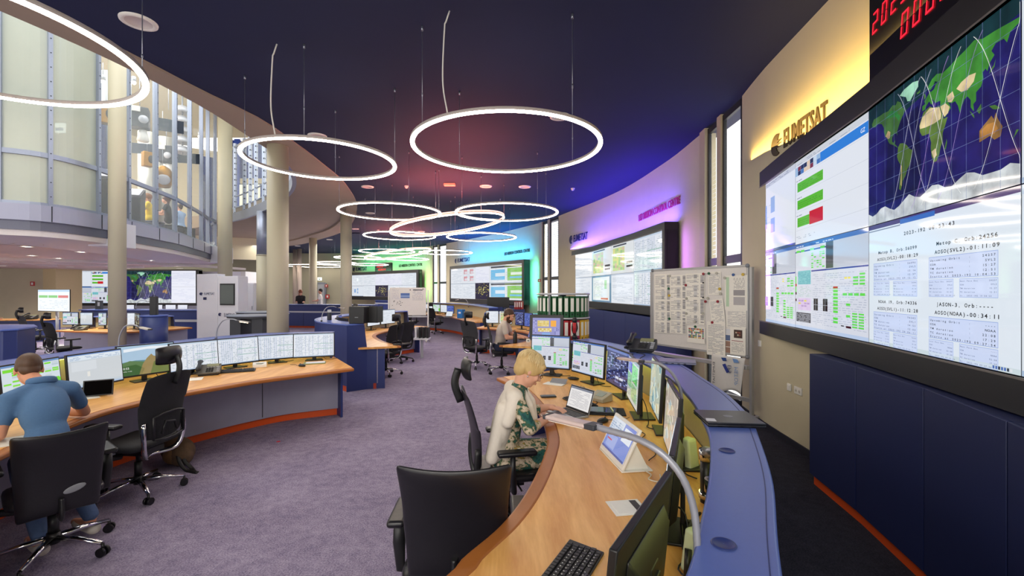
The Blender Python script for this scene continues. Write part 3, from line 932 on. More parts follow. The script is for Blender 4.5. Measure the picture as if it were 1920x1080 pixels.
def diagram(c):
    c.rect(0, 0, 1, 1, '#dfe5ee', 0); c.rect(0, .93, 1, 1, '#c6ccd6', 1); c.dashes(.05, .945, .9, .985, 2, '#8c94a4', .6)
    c.rect(.20, .34, .36, .68, '#8fb0dc', 2); c.rect(.46, .54, .56, .76, '#8fb0dc', 2); c.rect(.46, .26, .56, .46, '#8fb0dc', 2)
    c.dashes(.20, .36, .36, .66, 14, '#6788c4', .5, 3)
    c.box(.28, .1, .37, .3, '#a8aeb8'); c.dashes(.04, .2, .14, .8, 12, '#b0b6c2', .6)
    c.line([(.36, .5), (.41, .5), (.41, .66), (.46, .66)], '#7fae84'); c.line([(.36, .42), (.46, .42)], '#7fae84'); c.line([(.14, .6), (.2, .6)], '#7fae84')
    c.rect(0, 0, 1, .03, '#3b5c86', 1)
def bars(c):
    c.rect(0, 0, 1, 1, '#e2e7f0', 0); c.rect(0, .935, 1, 1, '#cdd2da', 1); c.dashes(.04, .945, .8, .98, 2, '#9aa2b0', .5)
    c.rect(.42, .82, 1, .925, '#2f7fd8', 2); c.rect(0, .82, .42, .925, '#9dbcdc', 2)
    c.cells(.05, .82, .42, .925, 7, 2, ['#4a78b8', '#c8d8ea', '#2a3550', '#7f3840', '#e0c8b0'], .8, 3, .95, .95)
    c.text('GZ', .92, .85, .055, '#ffffff')
    for v, r in ((.62, 1), (.41, 1), (.20, .5)):
        c.rect(.04, v, .04 + .42 * r, v + .11, '#5cb82c', 3)
        c.dashes(.05, v + .02, .04 + .41 * r, v + .09, 3, '#3f8e22', .8, 4, .3, .05)
        c.dashes(.02, v + .13, .12, v + .16, 1, '#8890a0', .8)
    c.rect(.25, .19, .46, .34, '#c82028', 4)
    for v in (.8, .59, .38, .16): c.rect(0, v, 1, v + .003, '#c2c8d2', 2)
    c.dashes(.02, .06, .35, .1, 2, '#a8b0c0', .6)
def schedule(c):
    c.rect(0, 0, 1, 1, '#dfe8f2', 0)
    c.rect(0, .965, 1, 1, '#4c3a72', 1); c.rect(.30, .955, .56, .99, '#3c6cbc', 3); c.rect(0, .945, .3, .955, '#8890a4', 2); c.rect(0, 0, 1, .03, '#cddbe0', 1)
    c.cells(.88, .008, .97, .028, 7, 1, ['#303848', '#5070b8', '#e0e4ea'], .9, 3, .7, .9)
    K = '#15181c'
    c.text('2023-192 08:53:43', .33, .865, .036, K, mono=.021)
    for (u, v, t1, t2, o, st, a, b_, d2) in ((.09, .75, 'Metop B, Orb:56099', 'AOSO(SVL2)-00:18:29', '56096', 'SVL2', '15:16', '12:37', '2023-192 09:12:12'),
                                  (.56, .75, 'Metop C, Orb:24256', 'AOSO(SVL2)-01:11:09', '24257', 'SVL2', '15:27', '12:51', '2023-192 10:04:53'),
                                  (.09, .345, 'NOAA 19, Orb:74336', 'AOSO(SVL1)-11:12:28', '74343', 'SVL1', '14:55', '12:02', '2023-192 20:06:11'),
                                  (.56, .345, 'JASON-3, Orb:----', 'AOSO(NOAA)-00:34:11', '----', 'NOAA', '22:08', '17:29', '2023-192 09:27:54')):
        du = 0.0
        c.text(t1, u + .01, v, .034, K, mono=.0187); c.text(t2, u, v - .056, .034, K, mono=.0187)
        x0, x1 = u - .04, u + .345
        y1 = v - .075; y0 = y1 - .145
        c.rect(x0, y0, x1, y1, '#cdd9f6', 1); c.box(x0, y0, x1, y1, '#8ea6dc', 2)
        G = '#5d6a88' if u < .3 else '#38424f'
        for k, (l, r) in enumerate((('Upcoming Orbit', o), ('COA', st), ('TM duration', a), ('TC duration', b_))):
            c.text(l, x0 + .008, y1 - .03 - k * .028, .019, G, mono=.0135); c.text(r, x1 - .008 - len(r) * .0135, y1 - .03 - k * .028, .019, G, mono=.0135); c.text(':', x0 + .24, y1 - .03 - k * .028, .019, G, mono=.0135)
        c.text('Starts at', x0 + .008, y0 + .006, .019, G, mono=.0135); c.text(d2, x1 - .008 - len(d2) * .0135, y0 + .006, .019, G, mono=.0135); c.text(':', x0 + .145, y0 + .006, .019, G, mono=.0135)
        for q, (s0, s1, t0) in enumerate(((x0, x0 + .155, 'Last Pass Doc'), (x1 - .195, x1, 'Next Pass Doc'))):
            c.rect(s0, y0 - .125, s1, y0 - .008, '#cdd9f6', 1); c.box(s0, y0 - .125, s1, y0 - .008, '#9db2e2', 2)
            for k, (l, r) in enumerate(((t0, o), ('COA', st), ('TM duration', a), ('TC duration', b_), ('St.: ' + d2, ''))):
                c.text(l, s0 + .004, y0 - .028 - k * .0225, .012, '#6c7896', mono=.0074); c.text(r, s1 - .004 - len(r) * .0074, y0 - .028 - k * .0225, .012, '#6c7896', mono=.0074)
def table(c, bg='#dfe6ec', tint='#b8ccc8', cols=14, rows=22):
    c.rect(0, 0, 1, 1, bg, 0); c.rect(0, .95, 1, 1, '#c4d2e2', 1); c.rect(0, 0, 1, .03, '#a9bdd6', 1)
    for i in range(cols):
        if random.random() < .6: c.rect(i / cols, .04, (i + .55) / cols, .93, tint, 1)
    c.dashes(.03, .06, .97, .92, rows, '#97a8ae', .55, 2, .28, .06)
    c.rect(.5, .55, .98, .57, '#8fb8a8', 3); c.rect(.5, .32, .98, .34, '#8fb8a8', 3)
def greens(c):
    c.rect(0, 0, 1, 1, '#dbe6ea', 0); c.rect(0, .95, 1, 1, '#5f8ac8', 1)
    c.cells(.02, .05, .98, .93, 9, 24, ['#7ee05a', '#8ce86a', '#bfe8b0', '#cfd6dc'], .6, 2, .95, .85)
def darkpanel(c):
    c.rect(0, 0, 1, 1, '#2e3668', 0); c.rect(0, .93, 1, 1, '#6878b8', 1)
    c.cells(.03, .05, .97, .9, 12, 18, ['#8e9cd0', '#1a1e3c', '#55609c', '#aab4de', '#14162c'], .75, 2, .8, .7)
    c.rect(.45, .2, .6, .26, '#d8dce8', 3); c.rect(.62, .2, .77, .26, '#d8dce8', 3)
def mixgreen(c):
    c.rect(0, 0, 1, 1, '#b9c2c0', 0); c.rect(0, .94, 1, 1, '#7f8ea6', 1); c.rect(.05, .66, .38, .9, '#5a62c8', 2); c.rect(.42, .5, .9, .9, '#66c46c', 2); c.rect(.02, .3, .4, .62, '#7fb884', 2); c.rect(.42, .1, .9, .46, '#93b98e', 2)
    c.dashes(.05, .1, .95, .9, 16, '#5f7a68', .4, 3)
def blank(c): c.rect(0, 0, 1, 1, '#e4eaf2', 0); c.dashes(.05, .1, .95, .9, 16, '#c6cfdc', .5)
def textdoc(c): c.rect(0, 0, 1, 1, '#e6ebf2', 0); c.rect(0, .95, 1, 1, '#c2ccda', 1); c.dashes(.06, .08, .94, .9, 20, '#b2bdcc', .6, 2, .3, .3)
def redtiles(c):
    textdoc(c)
    for u in (.12, .6):
        for v in (.15, .6):
            c.rect(u, v, u + .04, v + .3, '#c05058', 3); c.rect(u + .05, v + .16, u + .26, v + .3, '#d8a0a8', 3); c.rect(u + .05, v, u + .26, v + .1, '#e0c8d0', 3)
def citylights(c):
    c.rect(0, 0, 1, 1, '#2b2740', 0)
    for _ in range(120):
        x, y = random.gauss(.5, .22), random.gauss(.55, .18)
        if 0 < x < .96 and 0 < y < .95: c.rect(x, y, x + random.uniform(.01, .07), y + random.uniform(.01, .06), random.choice(['#8d8550', '#c9bd62', '#5a5660', '#e6dd8a']), 2)
def skyblue(c):
    textdoc(c); c.rect(.1, .15, 1, .75, '#74c0ea', 2); c.rect(.4, .35, 1, .55, '#dbe9f4', 3); c.rect(.1, .85, 1, .95, '#4a4f58', 3)
def greenbox(c):
    textdoc(c); c.rect(.15, .1, 1, .8, '#8cc95a', 2); c.rect(.35, .4, 1, .55, '#e4efe6', 3); c.rect(.3, .22, 1, .32, '#7cc4e8', 3); c.rect(0, .85, 1, .95, '#6a7a4a', 3)
def yellowmap(c):
    c.rect(0, 0, 1, 1, '#dfe3e6', 0); c.rect(.08, .1, .62, .88, '#c8d49a', 2); c.cells(.1, .12, .6, .85, 6, 9, ['#b7cf8e', '#d8b8a8', '#9fc48c', '#e0d890'], .7, 3, 1, 1)
    c.rect(.7, .3, .95, .37, '#2a2c32', 4); c.rect(.7, .18, .95, .24, '#2a2c32', 4); c.rect(.1, .92, .7, .97, '#4a4d58', 3)
def framedlist(c):
    c.rect(0, 0, 1, 1, '#6f93ac', 0); c.rect(.06, .06, .92, .94, '#e6ecec', 1); c.dashes(.12, .2, .6, .85, 12, '#b6c0c8', .6); c.cells(.68, .5, .82, .82, 1, 9, ['#6fd25a'], 1); c.rect(.5, .1, .85, .16, '#c86a3a', 3)
def striped(c): table(c, '#e2e6ee', '#c8d0e0', 22, 16)
def whiteglow(c): c.rect(0, 0, 1, 1, '#e8eaf6', 0); c.dashes(.05, .1, .95, .9, 10, '#d0d4ea', .6, 2, .3, .3)

FRAME = M('wall_frame_black', '#1f1f22', .45)
FRAMEI = M('inner_bezel_silver', '#8a8580', .35, metal=.4)
def videowall(label, E, z0, z1, cont, top=.2, bot=.16, side=(.06, .06), back=.3, mats=None, group='video walls', seam=.006):
    """E: plan points of panel edges, left (far) to right; cont[row][col] draw functions, top row first"""
    c0 = Vector(E[0])
    t = thing('video_wall', label, 'video wall', (c0.x, c0.y, 0), 0, group)
    V = [Vector(e) - c0 for e in E]
    n = len(V) - 1; rows = len(cont)
    dirv = (V[-1] - V[0]).normalized()
    L_ = V[0] - (V[1] - V[0]).normalized() * side[0]; R_ = V[-1] + (V[-1] - V[-2]).normalized() * side[1]
    C = [L_] + V[1:-1] + [R_] if n > 1 else [L_, R_]
    bk = offset(C, -back)     # left-hand side = away from the room
    ft = offset(C, .02); md = offset(C, -.012)
    f = MB()
    f.strip(ft, bk, z1, z1 + top); f.strip(ft, bk, z0 - bot, z0)
    f.strip([ft[0], offset([V[0], V[1]], .02)[0]], [bk[0], offset([V[0], V[1]], -back)[0]], z0, z1)
    f.strip([offset([V[-2], V[-1]], .02)[1], ft[-1]], [offset([V[-2], V[-1]], -back)[1], bk[-1]], z0, z1)
    f.strip(md, bk, z0, z1)
    f.obj('frame', FRAME, t, bevel=.004)
    s = MB()
    sl = [offset(V, .022)[i] for i in range(n + 1)]
    s.strip(sl, md and offset(V, .0), z0 - .012, z0); s.strip(sl, offset(V, .0), z1, z1 + .012)
    s.obj('inner_edge', FRAMEI, t)
    hz = (z1 - z0) / rows
    for r in range(rows):
        for k in range(n):
            fn = cont[r][k]
            if fn is None: continue
            span = 1
            a, b = V[k], V[k + 1]
            d = (b - a).normalized()
            a2, b2 = a + d * seam / 2, b - d * seam / 2
            zb = z1 - (r + 1) * hz + seam / 2; zt = z1 - r * hz - seam / 2
            c = Canvas((a2.x, a2.y, zb), (b2.x, b2.y, zb), (a2.x, a2.y, zt))
            fn(c)
            c.obj('screen_panel', t, SCRM if fn is worldmap else SCR)
    return t
EA = [(3.35, 6.18), (3.0, 4.74), (2.69, 3.375), (2.31, 2.03), (1.83, 0.72)]
videowall('big black-framed video wall at right under yellow light, with the world map and orbit schedule', EA, 1.36, 3.104,
          [[diagram, bars, worldmap, table], [telemetry, telemetry, schedule, table]], back=.32, bot=.17, side=(.07, .07))
EB = [(1.94, 16.8), (2.57, 14.4), (2.77, 12.5), (2.98, 10.95), (3.12, 9.26)]
videowall('black-framed video wall under violet light, behind the binder carousel and the paper-covered whiteboard', EB, 1.41, 3.0,
          [[textdoc, yellowmap, yellowmap, striped], [textdoc, framedlist, textdoc, striped]], top=.16, bot=.2, side=(.02, .12), back=.28)
def lerpE(a, b, n): return [(a[0] + (b[0] - a[0]) * i / n, a[1] + (b[1] - a[1]) * i / n) for i in range(n + 1)]
videowall('black-framed video wall under cyan light, with blue and green blocks and a small night map', lerpE((-3.37, 24.7), (.437, 19.3), 5), 1.33, 2.93,
          [[textdoc, redtiles, whiteglow, skyblue, greenbox], [textdoc, textdoc, citylights, skyblue, greenbox]], top=.16, bot=.2, side=(.1, .15), back=.3)
videowall('far black-framed video wall under green light behind the rolling whiteboard', lerpE((-12.0, 33.6), (-6.1, 28.6), 5), 1.34, 2.90,
          [[textdoc, textdoc, whiteglow, whiteglow, textdoc], [diagram, textdoc, citylights, textdoc, textdoc]], top=.2, bot=.25, side=(.1, .2), back=.3)
EF = lerpE((-23.55, 23.6), (-16.65, 23.6), 5)
vf = videowall('video wall at far left with a wide world map, beyond the tall cream column', EF, 1.1, 2.80,
          [[diagram, bars, None, None, whiteglow], [telemetry, telemetry, None, None, whiteglow]], top=.06, bot=.14, side=(.14, .14), back=.3)
x0 = EF[2][0] - EF[0][0]; x1 = EF[4][0] - EF[0][0] + .1
c = Canvas((x0 + .3, -.01, 1.103), (x1, -.01, 1.103), (x0 + .3, -.01, 2.797)); worldmap(c); c.obj('map_panel', vf, SCRM)

# coloured LED strips on the video wall frames: light onto the wall behind
def wash(a, b, z, e, col, tilt, w=.12, n=1, off=.15):
    a = Vector(a); b = Vector(b); d = b - a; nrm = Vector((-d.y, d.x)).normalized()   # away from room is left of a->b
    for k in range(n):
        c = a + d * ((k + .5) / n) + nrm * off
        aim = (c.x + nrm.x * tilt[0], c.y + nrm.y * tilt[0], z + tilt[1])
        o = light('AREA', 'wall_wash', (c.x, c.y, z), e / n, col, d.length / n, w, aim=aim)
        ang = math.atan2(d.y, d.x)
        # orient long side along the wall
        zax = (Vector((c.x, c.y, z)) - Vector(aim)).normalized(); xax = Vector((d.x, d.y, 0)).normalized(); yax = zax.cross(xax).normalized(); xax = yax.cross(zax).normalized()
        o.rotation_euler = Matrix((xax, yax, zax)).transposed().to_euler()
wash(EA[0], EA[2], 3.50, 17, (1, .64, .18), (.8, 1), w=.4, n=2, off=.02)
wash(EA[2], EA[4], 3.50, 8, (1, .64, .18), (.8, 1), w=.4, n=2, off=.02)
wash(EA[0], EA[1], 1.16, 5, (1, .55, .2), (.25, -1), off=.2)
wash(EB[0], EB[4], 3.22, 130, (.12, .06, 1), (.25, 1), n=3, off=.1)
wash((-3.37, 24.7), (.437, 19.3), 3.15, 130, (.02, .38, 1), (.25, 1), n=2, off=.12)
wash((-12, 33.6), (-6.1, 28.6), 3.15, 60, (.05, 1, .5), (.25, 1), n=2, off=.12)
# vertical strips at the right-hand frame ends
light('AREA', 'wall_wash', (3.16, 8.95, 2.2), 6, (.45, .15, 1), .4, 1.6, aim=(3.6, 8.3, 2.2))
light('AREA', 'wall_wash', (.75, 18.95, 2.2), 12, (.1, 1, .75), .1, 1.6, aim=(1.0, 19.3, 2.2))
light('AREA', 'wall_wash', (-5.8, 28.5, 2.2), 12, (.3, 1, .3), .1, 1.6, aim=(-5.5, 28.9, 2.2))

# ---- wall lettering and clocks
def wtext(txt, a, b, z, h, mat, label, depth=.012, logo=False, name='wall_lettering', out=.004):
    a = Vector(a); b = Vector(b); d = b - a; L_ = d.length; t = d / L_; nrm = Vector((t.y, -t.x))
    m = MB()
    x0 = 0
    def pt(x, y, o): p = a + t * x + nrm * (out + o); return (p.x, p.y, z + y)
    def extr(poly):
        n = len(poly); m.add([pt(x, y, 0) for x, y in poly] + [pt(x, y, depth) for x, y in poly], [tuple(range(n)), tuple(range(n, 2 * n))[::-1]] + [(i, (i + 1) % n, n + (i + 1) % n, n + i) for i in range(n)])
    if logo:
        R = h * .62; cx, cy = R, h * .42
        # notched disc: dark disc with three swept bands cut from its right side
        pts = [(cx + R * math.cos(w), cy + R * math.sin(w)) for w in [math.radians(q) for q in range(62, 301, 14)]]
        pts += [(cx + R * .15, cy - R * .62), (cx - R * .05, cy - R * .25), (cx + R * .75, cy - R * .35), (cx + R * .05, cy - R * .08), (cx + R * .9, cy + .0), (cx + .1 * R, cy + R * .15), (cx + R * .95, cy + R * .32), (cx + R * .15, cy + R * .4)]
        extr(pts); x0 = 2.25 * R
    vs, fs, w = text_geo(txt, .018)
    sx = (L_ - x0) / w; sy = h / .72
    o = len(vs)
    m.add([pt(x0 + x * sx, y * sy, 0) for x, y in vs] + [pt(x0 + x * sx, y * sy, depth) for x, y in vs], [tuple(f) for f in fs] + [tuple(i + o for i in f) for f in fs])
    # side walls of the letters from boundary edges
    ec = {}
    for f in fs:
        for i in range(len(f)):
            e = tuple(sorted((f[i], f[(i + 1) % len(f)]))); ec[e] = ec.get(e, 0) + 1
    base = len(m.v) - 2 * o
    for (i, j), cnt in ec.items():
        if cnt == 1: m.f.append([base + i, base + j, base + j + o, base + i + o]); m.mi.append(0); m.sm.append(False)
    return tag(m.obj(name, mat), label, 'sign')
def on_wall(C, px):
    """plan point of wall curve C seen at photo column px"""
    k = (px - CX) / F; best = None
    for p, q in zip(C, C[1:]):
        fp, fq = p.x - k * p.y, q.x - k * q.y
        if fp * fq <= 0 and fp != fq:
            return p + (q - p) * (fp / (fp - fq))
    return None
LD = M('letters_bronze', '#40341e', .6)
LB = M('letters_dark_blue', '#1c1c4a', .6)
LR = M('letters_red', '#b01c50', .5)
def wt(C, x0, x1, ybl, ytl, *a, **k):
    p = on_wall(C, x0); q = on_wall(C, x1)
    z0 = EYE - (ybl - HY) / F * p.y; z1 = EYE - (ytl - HY) / F * p.y
    return wtext(a[0], p, q, z0, z1 - z0, *a[1:], **k)
CAr = CA[::-1]; CBr = CB; CCr = CC
p = on_wall(CA, 1448); q = on_wall(CA, 1553)
wtext('EUMETSAT', (p.x, p.y), (q.x, q.y), 3.42, .21, LD, 'bronze EUMETSAT lettering with round logo on the yellow-lit wall above the big video wall', depth=.012, logo=True)
wt(CB, 1068, 1102, 455.5, 443, 'EUMETSAT', LB, 'dark EUMETSAT lettering with logo on the violet-lit wall', logo=True)
wt(CB, 1198, 1276, 415, 403, 'LEO MISSION CONTROL CENTRE', LR, 'red LEO MISSION CONTROL CENTRE lettering on the violet-lit wall')
wt(CC, 853, 881, 492.5, 485.5, 'EUMETSAT', LB, 'small EUMETSAT lettering on the cyan-lit wall', logo=True)
wt(CC, 946, 994, 479, 473.5, 'LEO MISSION CONTROL CENTRE', LD, 'thin LEO MISSION CONTROL CENTRE lettering on the cyan-lit wall', depth=.015)
wt(CD, 662, 688, 508, 501.5, 'EUMETSAT', LB, 'tiny EUMETSAT lettering on the green-lit wall right of the cream column', logo=True)
wt(CD, 748, 792, 501, 496, 'LEO MISSION CONTROL CENTRE', LD, 'tiny LEO MISSION CONTROL CENTRE lettering on the green-lit wall', depth=.015)

LEDR = M_glow('led_red', '#ff1c2c', 1.6)
def seg7(m, ch, x, y, w, h, f, t=.12):
    S7 = {'0': 'abcdef', '1': 'bc', '2': 'abged', '3': 'abgcd', '4': 'fgbc', '5': 'afgcd', '6': 'afgedc', '7': 'abc', '8': 'abcdefg', '9': 'abcdfg', '-': 'g'}
    T = t * h
    R_ = {'a': (0, h - T, w, h), 'd': (0, 0, w, T), 'g': (0, h / 2 - T / 2, w, h / 2 + T / 2), 'f': (0, h / 2, T, h), 'b': (w - T, h / 2, w, h), 'e': (0, 0, T, h / 2), 'c': (w - T, 0, w, h / 2)}
    for s_ in S7.get(ch, ''):
        a, b, c, d = R_[s_]; e = T * .18
        pts = [(a + e, b + e), (c - e, b + e), (c - e, d - e), (a + e, d - e)]
        m.add([f(x + q + .14 * r, y + r) for q, r in pts], [(0, 1, 2, 3)])
def clock(a, b, z0, z1, rows, label, deep=.12):
    a = Vector(a); b = Vector(b); d = b - a; t = d.normalized(); nrm = Vector((t.y, -t.x))
    r = thing('digital_clock', label, 'clock', (a.x, a.y, z0), 0, None)
    m = MB(); A = [Vector((0, 0)), d]; m.strip(offset(A, .0), offset(A, -deep), 0, z1 - z0); m.obj('housing', BLACKS, r, bevel=.006)
    def f(x, y): p = t * x + nrm * .004; return (p.x, p.y, y)
    for (txt, x, y, w, h, adv) in rows:
        for i, ch in enumerate(txt):
            m = MB(); seg7(m, ch, x + i * adv, y, w, h, f); m.obj('digit', LEDR, r)
    return r
d0 = (Vector(EA[3]) - Vector(EA[2])).normalized()
a = Vector(EA[2]) + Vector((d0.y, -d0.x)) * .0
clock((a.x, a.y), tuple(a + d0 * 1.75), 3.31, 4.05, [('2023', .05, .33, .075, .155, .125), ('000000', .42, .10, .085, .165, .135)], 'black digital clock with red numerals above the big video wall')
p = on_wall(CD, 703); q = on_wall(CD, 734)
clock((p.x + .05, p.y - .15), (q.x + .05, q.y - .15), 3.15, 3.72, [('0853', .25, .30, .14, .2, .22), ('192085343', .35, .06, .08, .14, .12)], 'small far red-lit digital clock above the video wall on the green-lit wall')
# ================================================================ consoles
GLOWS = M_glow('shelf_strip_light', '#e9f07c', 2.6)
INNERP = M('console_inner_panel', '#cfc8a8', .6)
def console(label, Fp, Kp, Op, n=60, dz=.75, tz=1.11, modesty=.6, closed_ends=True, outer=BLUE, top=BLUE_TOP, strip=True, mod_mat=GREYP, name='control_console', group='curved control consoles', kick=True, seams=0, glow_e=0.0, side=1, ends=(True, True)):
    base = Vector(Fp[0])
    t = thing(name, label, 'console', (base.x, base.y, 0), 0, group)
    Fc, K, O = [[p - base for p in spline([Vector(q) for q in c], n)] for c in (Fp, Kp, Op)]
    fr = .085 / max(.2, (K[n // 2] - Fc[n // 2]).length)
    N1 = lerp2(Fc, K, fr)
    m = MB(); m.strip(N1, lerp2(K, O, .45), dz - .035, dz); m.obj('desk_top', WOOD, t)
    m = MB(); m.strip(Fc, N1, dz - .038, dz + .0005); m.obj('desk_edge', WOODE, t, bevel=.012, seg=3)
    # counter with a slim raised edge and its outer wall
    m = MB(); m.strip(K, O, tz - .03, tz); m.obj('counter_top', top, t, bevel=.008, seg=2)
    rim = MB(); rim.strip(lerp2(K, O, .86), lerp2(K, O, .875), tz, tz + .0015); rim.obj('counter_groove', BLUE, t)
    m = MB(); m.strip(lerp2(K, O, .92), lerp2(K, O, .985), .10 if kick else .0, tz - .03); m.obj('outer_wall', outer, t)
    m = MB(); m.strip(lerp2(K, O, .50), lerp2(K, O, .56), .1, tz - .03); m.obj('inner_wall', INNERP, t)
    if kick:
        m = MB(); m.strip(lerp2(K, O, .70), lerp2(K, O, .93), 0, .10); m.obj('kick_board', ORANGE, t)
    if modesty is not None:
        d = modesty / max(.2, (K[n // 2] - Fc[n // 2]).length)
        A = lerp2(Fc, K, d); B = lerp2(Fc, K, d + .03)
        m = MB(); m.strip(A, B, .10, dz - .035)
        mp = m.obj('modesty_panel', mod_mat, t)
        m = MB(); m.strip(lerp2(Fc, K, d + .04), lerp2(Fc, K, d + .12), 0, .10); m.obj('plinth', ORANGE, t)
        for s_ in range(1, seams + 1):
            i = int(n * s_ / (seams + 1)); p = A[i]; q = A[i + 1]
            an = math.atan2(q.y - p.y, q.x - p.x)
            m = MB(); m.box((p.x, p.y, (.1 + dz) / 2), (.006, .012, dz - .14), an); m.obj('panel_joint', BLACK, mp)
    for e, k in ((0, 0), (n - 1, 1)):
        if ends[k]:
            a, b, c = lerp2(Fc, K, .45)[e], K[e], lerp2(K, O, .99)[e]
            q = Fc[1] - Fc[0] if e == 0 else Fc[-1] - Fc[-2]
            q = q.normalized() * (.03 if e == 0 else -.03)
            m = MB()
            # end panel: full height under the counter, desk height in front, slanting up between them
            A2 = a + q; C2 = c + q; B2 = b + q
            def pl(p0, z): return (p0.x, p0.y, z)
            mid = b + (a - b) * .12; mid2 = mid + q
            vs = [pl(a, .0), pl(mid, .0), pl(c, 0), pl(c, tz - .03), pl(b, tz - .03), pl(mid, dz), pl(a, dz - .04)]
            vs2 = [pl(A2, .0), pl(mid2, .0), pl(C2, 0), pl(C2, tz - .03), pl(B2, tz - .03), pl(mid2, dz), pl(A2, dz - .04)]
            m.add(vs + vs2, [tuple(range(7)), tuple(range(7, 14))[::-1]] + [(i, (i + 1) % 7, 7 + (i + 1) % 7, 7 + i) for i in range(7)])
            m.obj('end_panel', outer, t)
    if strip:
        m = MB(); m.strip(lerp2(K, O, .22)[2:-2], lerp2(K, O, .34)[2:-2], tz - .045, tz - .0305); m.obj('shelf_light', GLOWS, t)
    return t, [Vector(p) + base for p in Fc], [Vector(p) + base for p in K], [Vector(p) + base for p in O]

RC, RF_, RK, RO = console('near blue-topped curved control console with beech desk where the blonde woman sits',
    [(-1.0, .62), (-.6, 1.05), (-.24, 1.57), (-.184, 1.69), (-.044, 1.93), (.078, 2.26), (.196, 2.745), (.24, 3.1), (.22, 3.7), (.08, 4.5), (-.18, 5.15)],
    [(-.2, .25), (.1, .6), (.389, 1.009), (.549, 1.295), (.705, 1.6), (.864, 1.962), (.963, 2.278), (1.085, 2.77), (1.18, 3.47), (1.16, 4.3), (1.02, 5.1), (.72, 5.75)],
    [(-.0, .0), (.34, .5), (.67, 1.125), (.89, 1.53), (1.10, 2.0), (1.22, 2.30), (1.34, 2.79), (1.405, 3.28), (1.475, 3.9), (1.43, 4.6), (1.32, 5.22), (1.04, 6.04)], n=90, modesty=.7, seams=4)
LC, LF_, LK, LO = console('left foreground curved console with beech desk, grey front panels and seven monitors',
    [(-2.2, 1.6), (-2.85, 2.25), (-3.15, 2.84), (-3.31, 3.36), (-3.36, 3.78), (-3.25, 4.24), (-3.05, 4.62), (-2.82, 4.97), (-2.44, 5.36), (-2.03, 5.77)],
    [(-2.9, 1.2), (-3.75, 2.1), (-4.2, 3.0), (-4.37, 4.0), (-4.38, 4.7), (-4.3, 5.05), (-4.05, 5.5), (-3.8, 6.0), (-3.45, 6.45), (-2.72, 6.72)],
    [(-3.1, .95), (-4.0, 1.95), (-4.5, 2.95), (-4.68, 4.07), (-4.70, 4.71), (-4.63, 5.12), (-4.36, 5.66), (-4.12, 6.3), (-3.7, 6.8), (-2.80, 7.08)], n=80, modesty=.62, seams=5)
C2_, C2F, C2K, C2O = console('mid-distance rounded blue console left of the rolling whiteboard, with a blue end block',
    [(-2.0, 8.1), (-2.6, 9.0), (-3.1, 10.3), (-2.95, 11.6), (-2.3, 12.5)],
    [(-2.62, 7.95), (-3.4, 8.8), (-3.85, 9.9), (-3.75, 11.3), (-3.0, 12.9)],
    [(-2.85, 7.72), (-3.7, 8.5), (-4.2, 9.8), (-4.1, 11.6), (-3.3, 13.3)], tz=1.17, modesty=.5, strip=False)
C3_, C3F, C3K, C3O = console('right-centre distant console below the cyan-lit video wall, with grey front and orange plinth',
    [(-1.25, 14.3), (-1.9, 15.9), (-2.7, 17.9), (-3.9, 19.3), (-5.4, 20.0)],
    [(-.75, 14.6), (-1.2, 16.2), (-2.0, 18.4), (-3.3, 20.1), (-5.1, 21.0)],
    [(-.45, 14.7), (-.9, 16.4), (-1.75, 18.7), (-3.1, 20.5), (-5.0, 21.4)], tz=1.2, modesty=.6, strip=False)
C4_, C4F, C4K, C4O = console('console of the bearded man beyond the blonde woman, with dark end panel',
    [(-.24, 8.2), (.22, 8.8), (.45, 9.7), (.35, 10.7), (-.2, 11.5), (-1.0, 12.0)],
    [(.55, 7.95), (1.05, 8.6), (1.3, 9.8), (1.1, 11.2), (.4, 12.3), (-.8, 12.9)],
    [(.8, 7.8), (1.35, 8.4), (1.62, 9.8), (1.4, 11.4), (.6, 12.6), (-.7, 13.2)], tz=1.12, modesty=.6, strip=False)
C5_, C5F, C5K, C5O = console('console under the mezzanine left of the tall cream column, with pale grey front',
    [(-11.5, 11.25), (-10.6, 11.0), (-9.6, 10.8), (-8.9, 11.3), (-8.7, 12.2)],
    [(-11.5, 12.2), (-10.6, 12.0), (-9.9, 11.95), (-9.6, 12.1), (-9.5, 12.6)],
    [(-11.5, 12.5), (-10.6, 12.35), (-10.1, 12.3), (-9.9, 12.4), (-9.8, 12.8)], tz=1.05, modesty=.35, strip=False)
# tall rounded blue end housing right of the tall column
def pod(x, y, r, h, label, cut=None):
    t = thing('equipment_pod', label, 'console', (x, y, 0), 0)
    m = MB(); m.cyl((0, 0, .1), r, h - .13, 36); m.obj('drum', BLUE, t)
    m = MB(); m.cyl((0, 0, 0), r * .93, .1, 36); m.obj('kick_board', ORANGE, t)
    m = MB(); m.cyl((0, 0, h - .03), r * 1.03, .03, 36); m.obj('top', BLUE_TOP, t, bevel=.006)
    return t
pod(-8.55, 10.7, .27, 1.17, 'rounded blue drum-shaped end unit just right of the tall cream column')
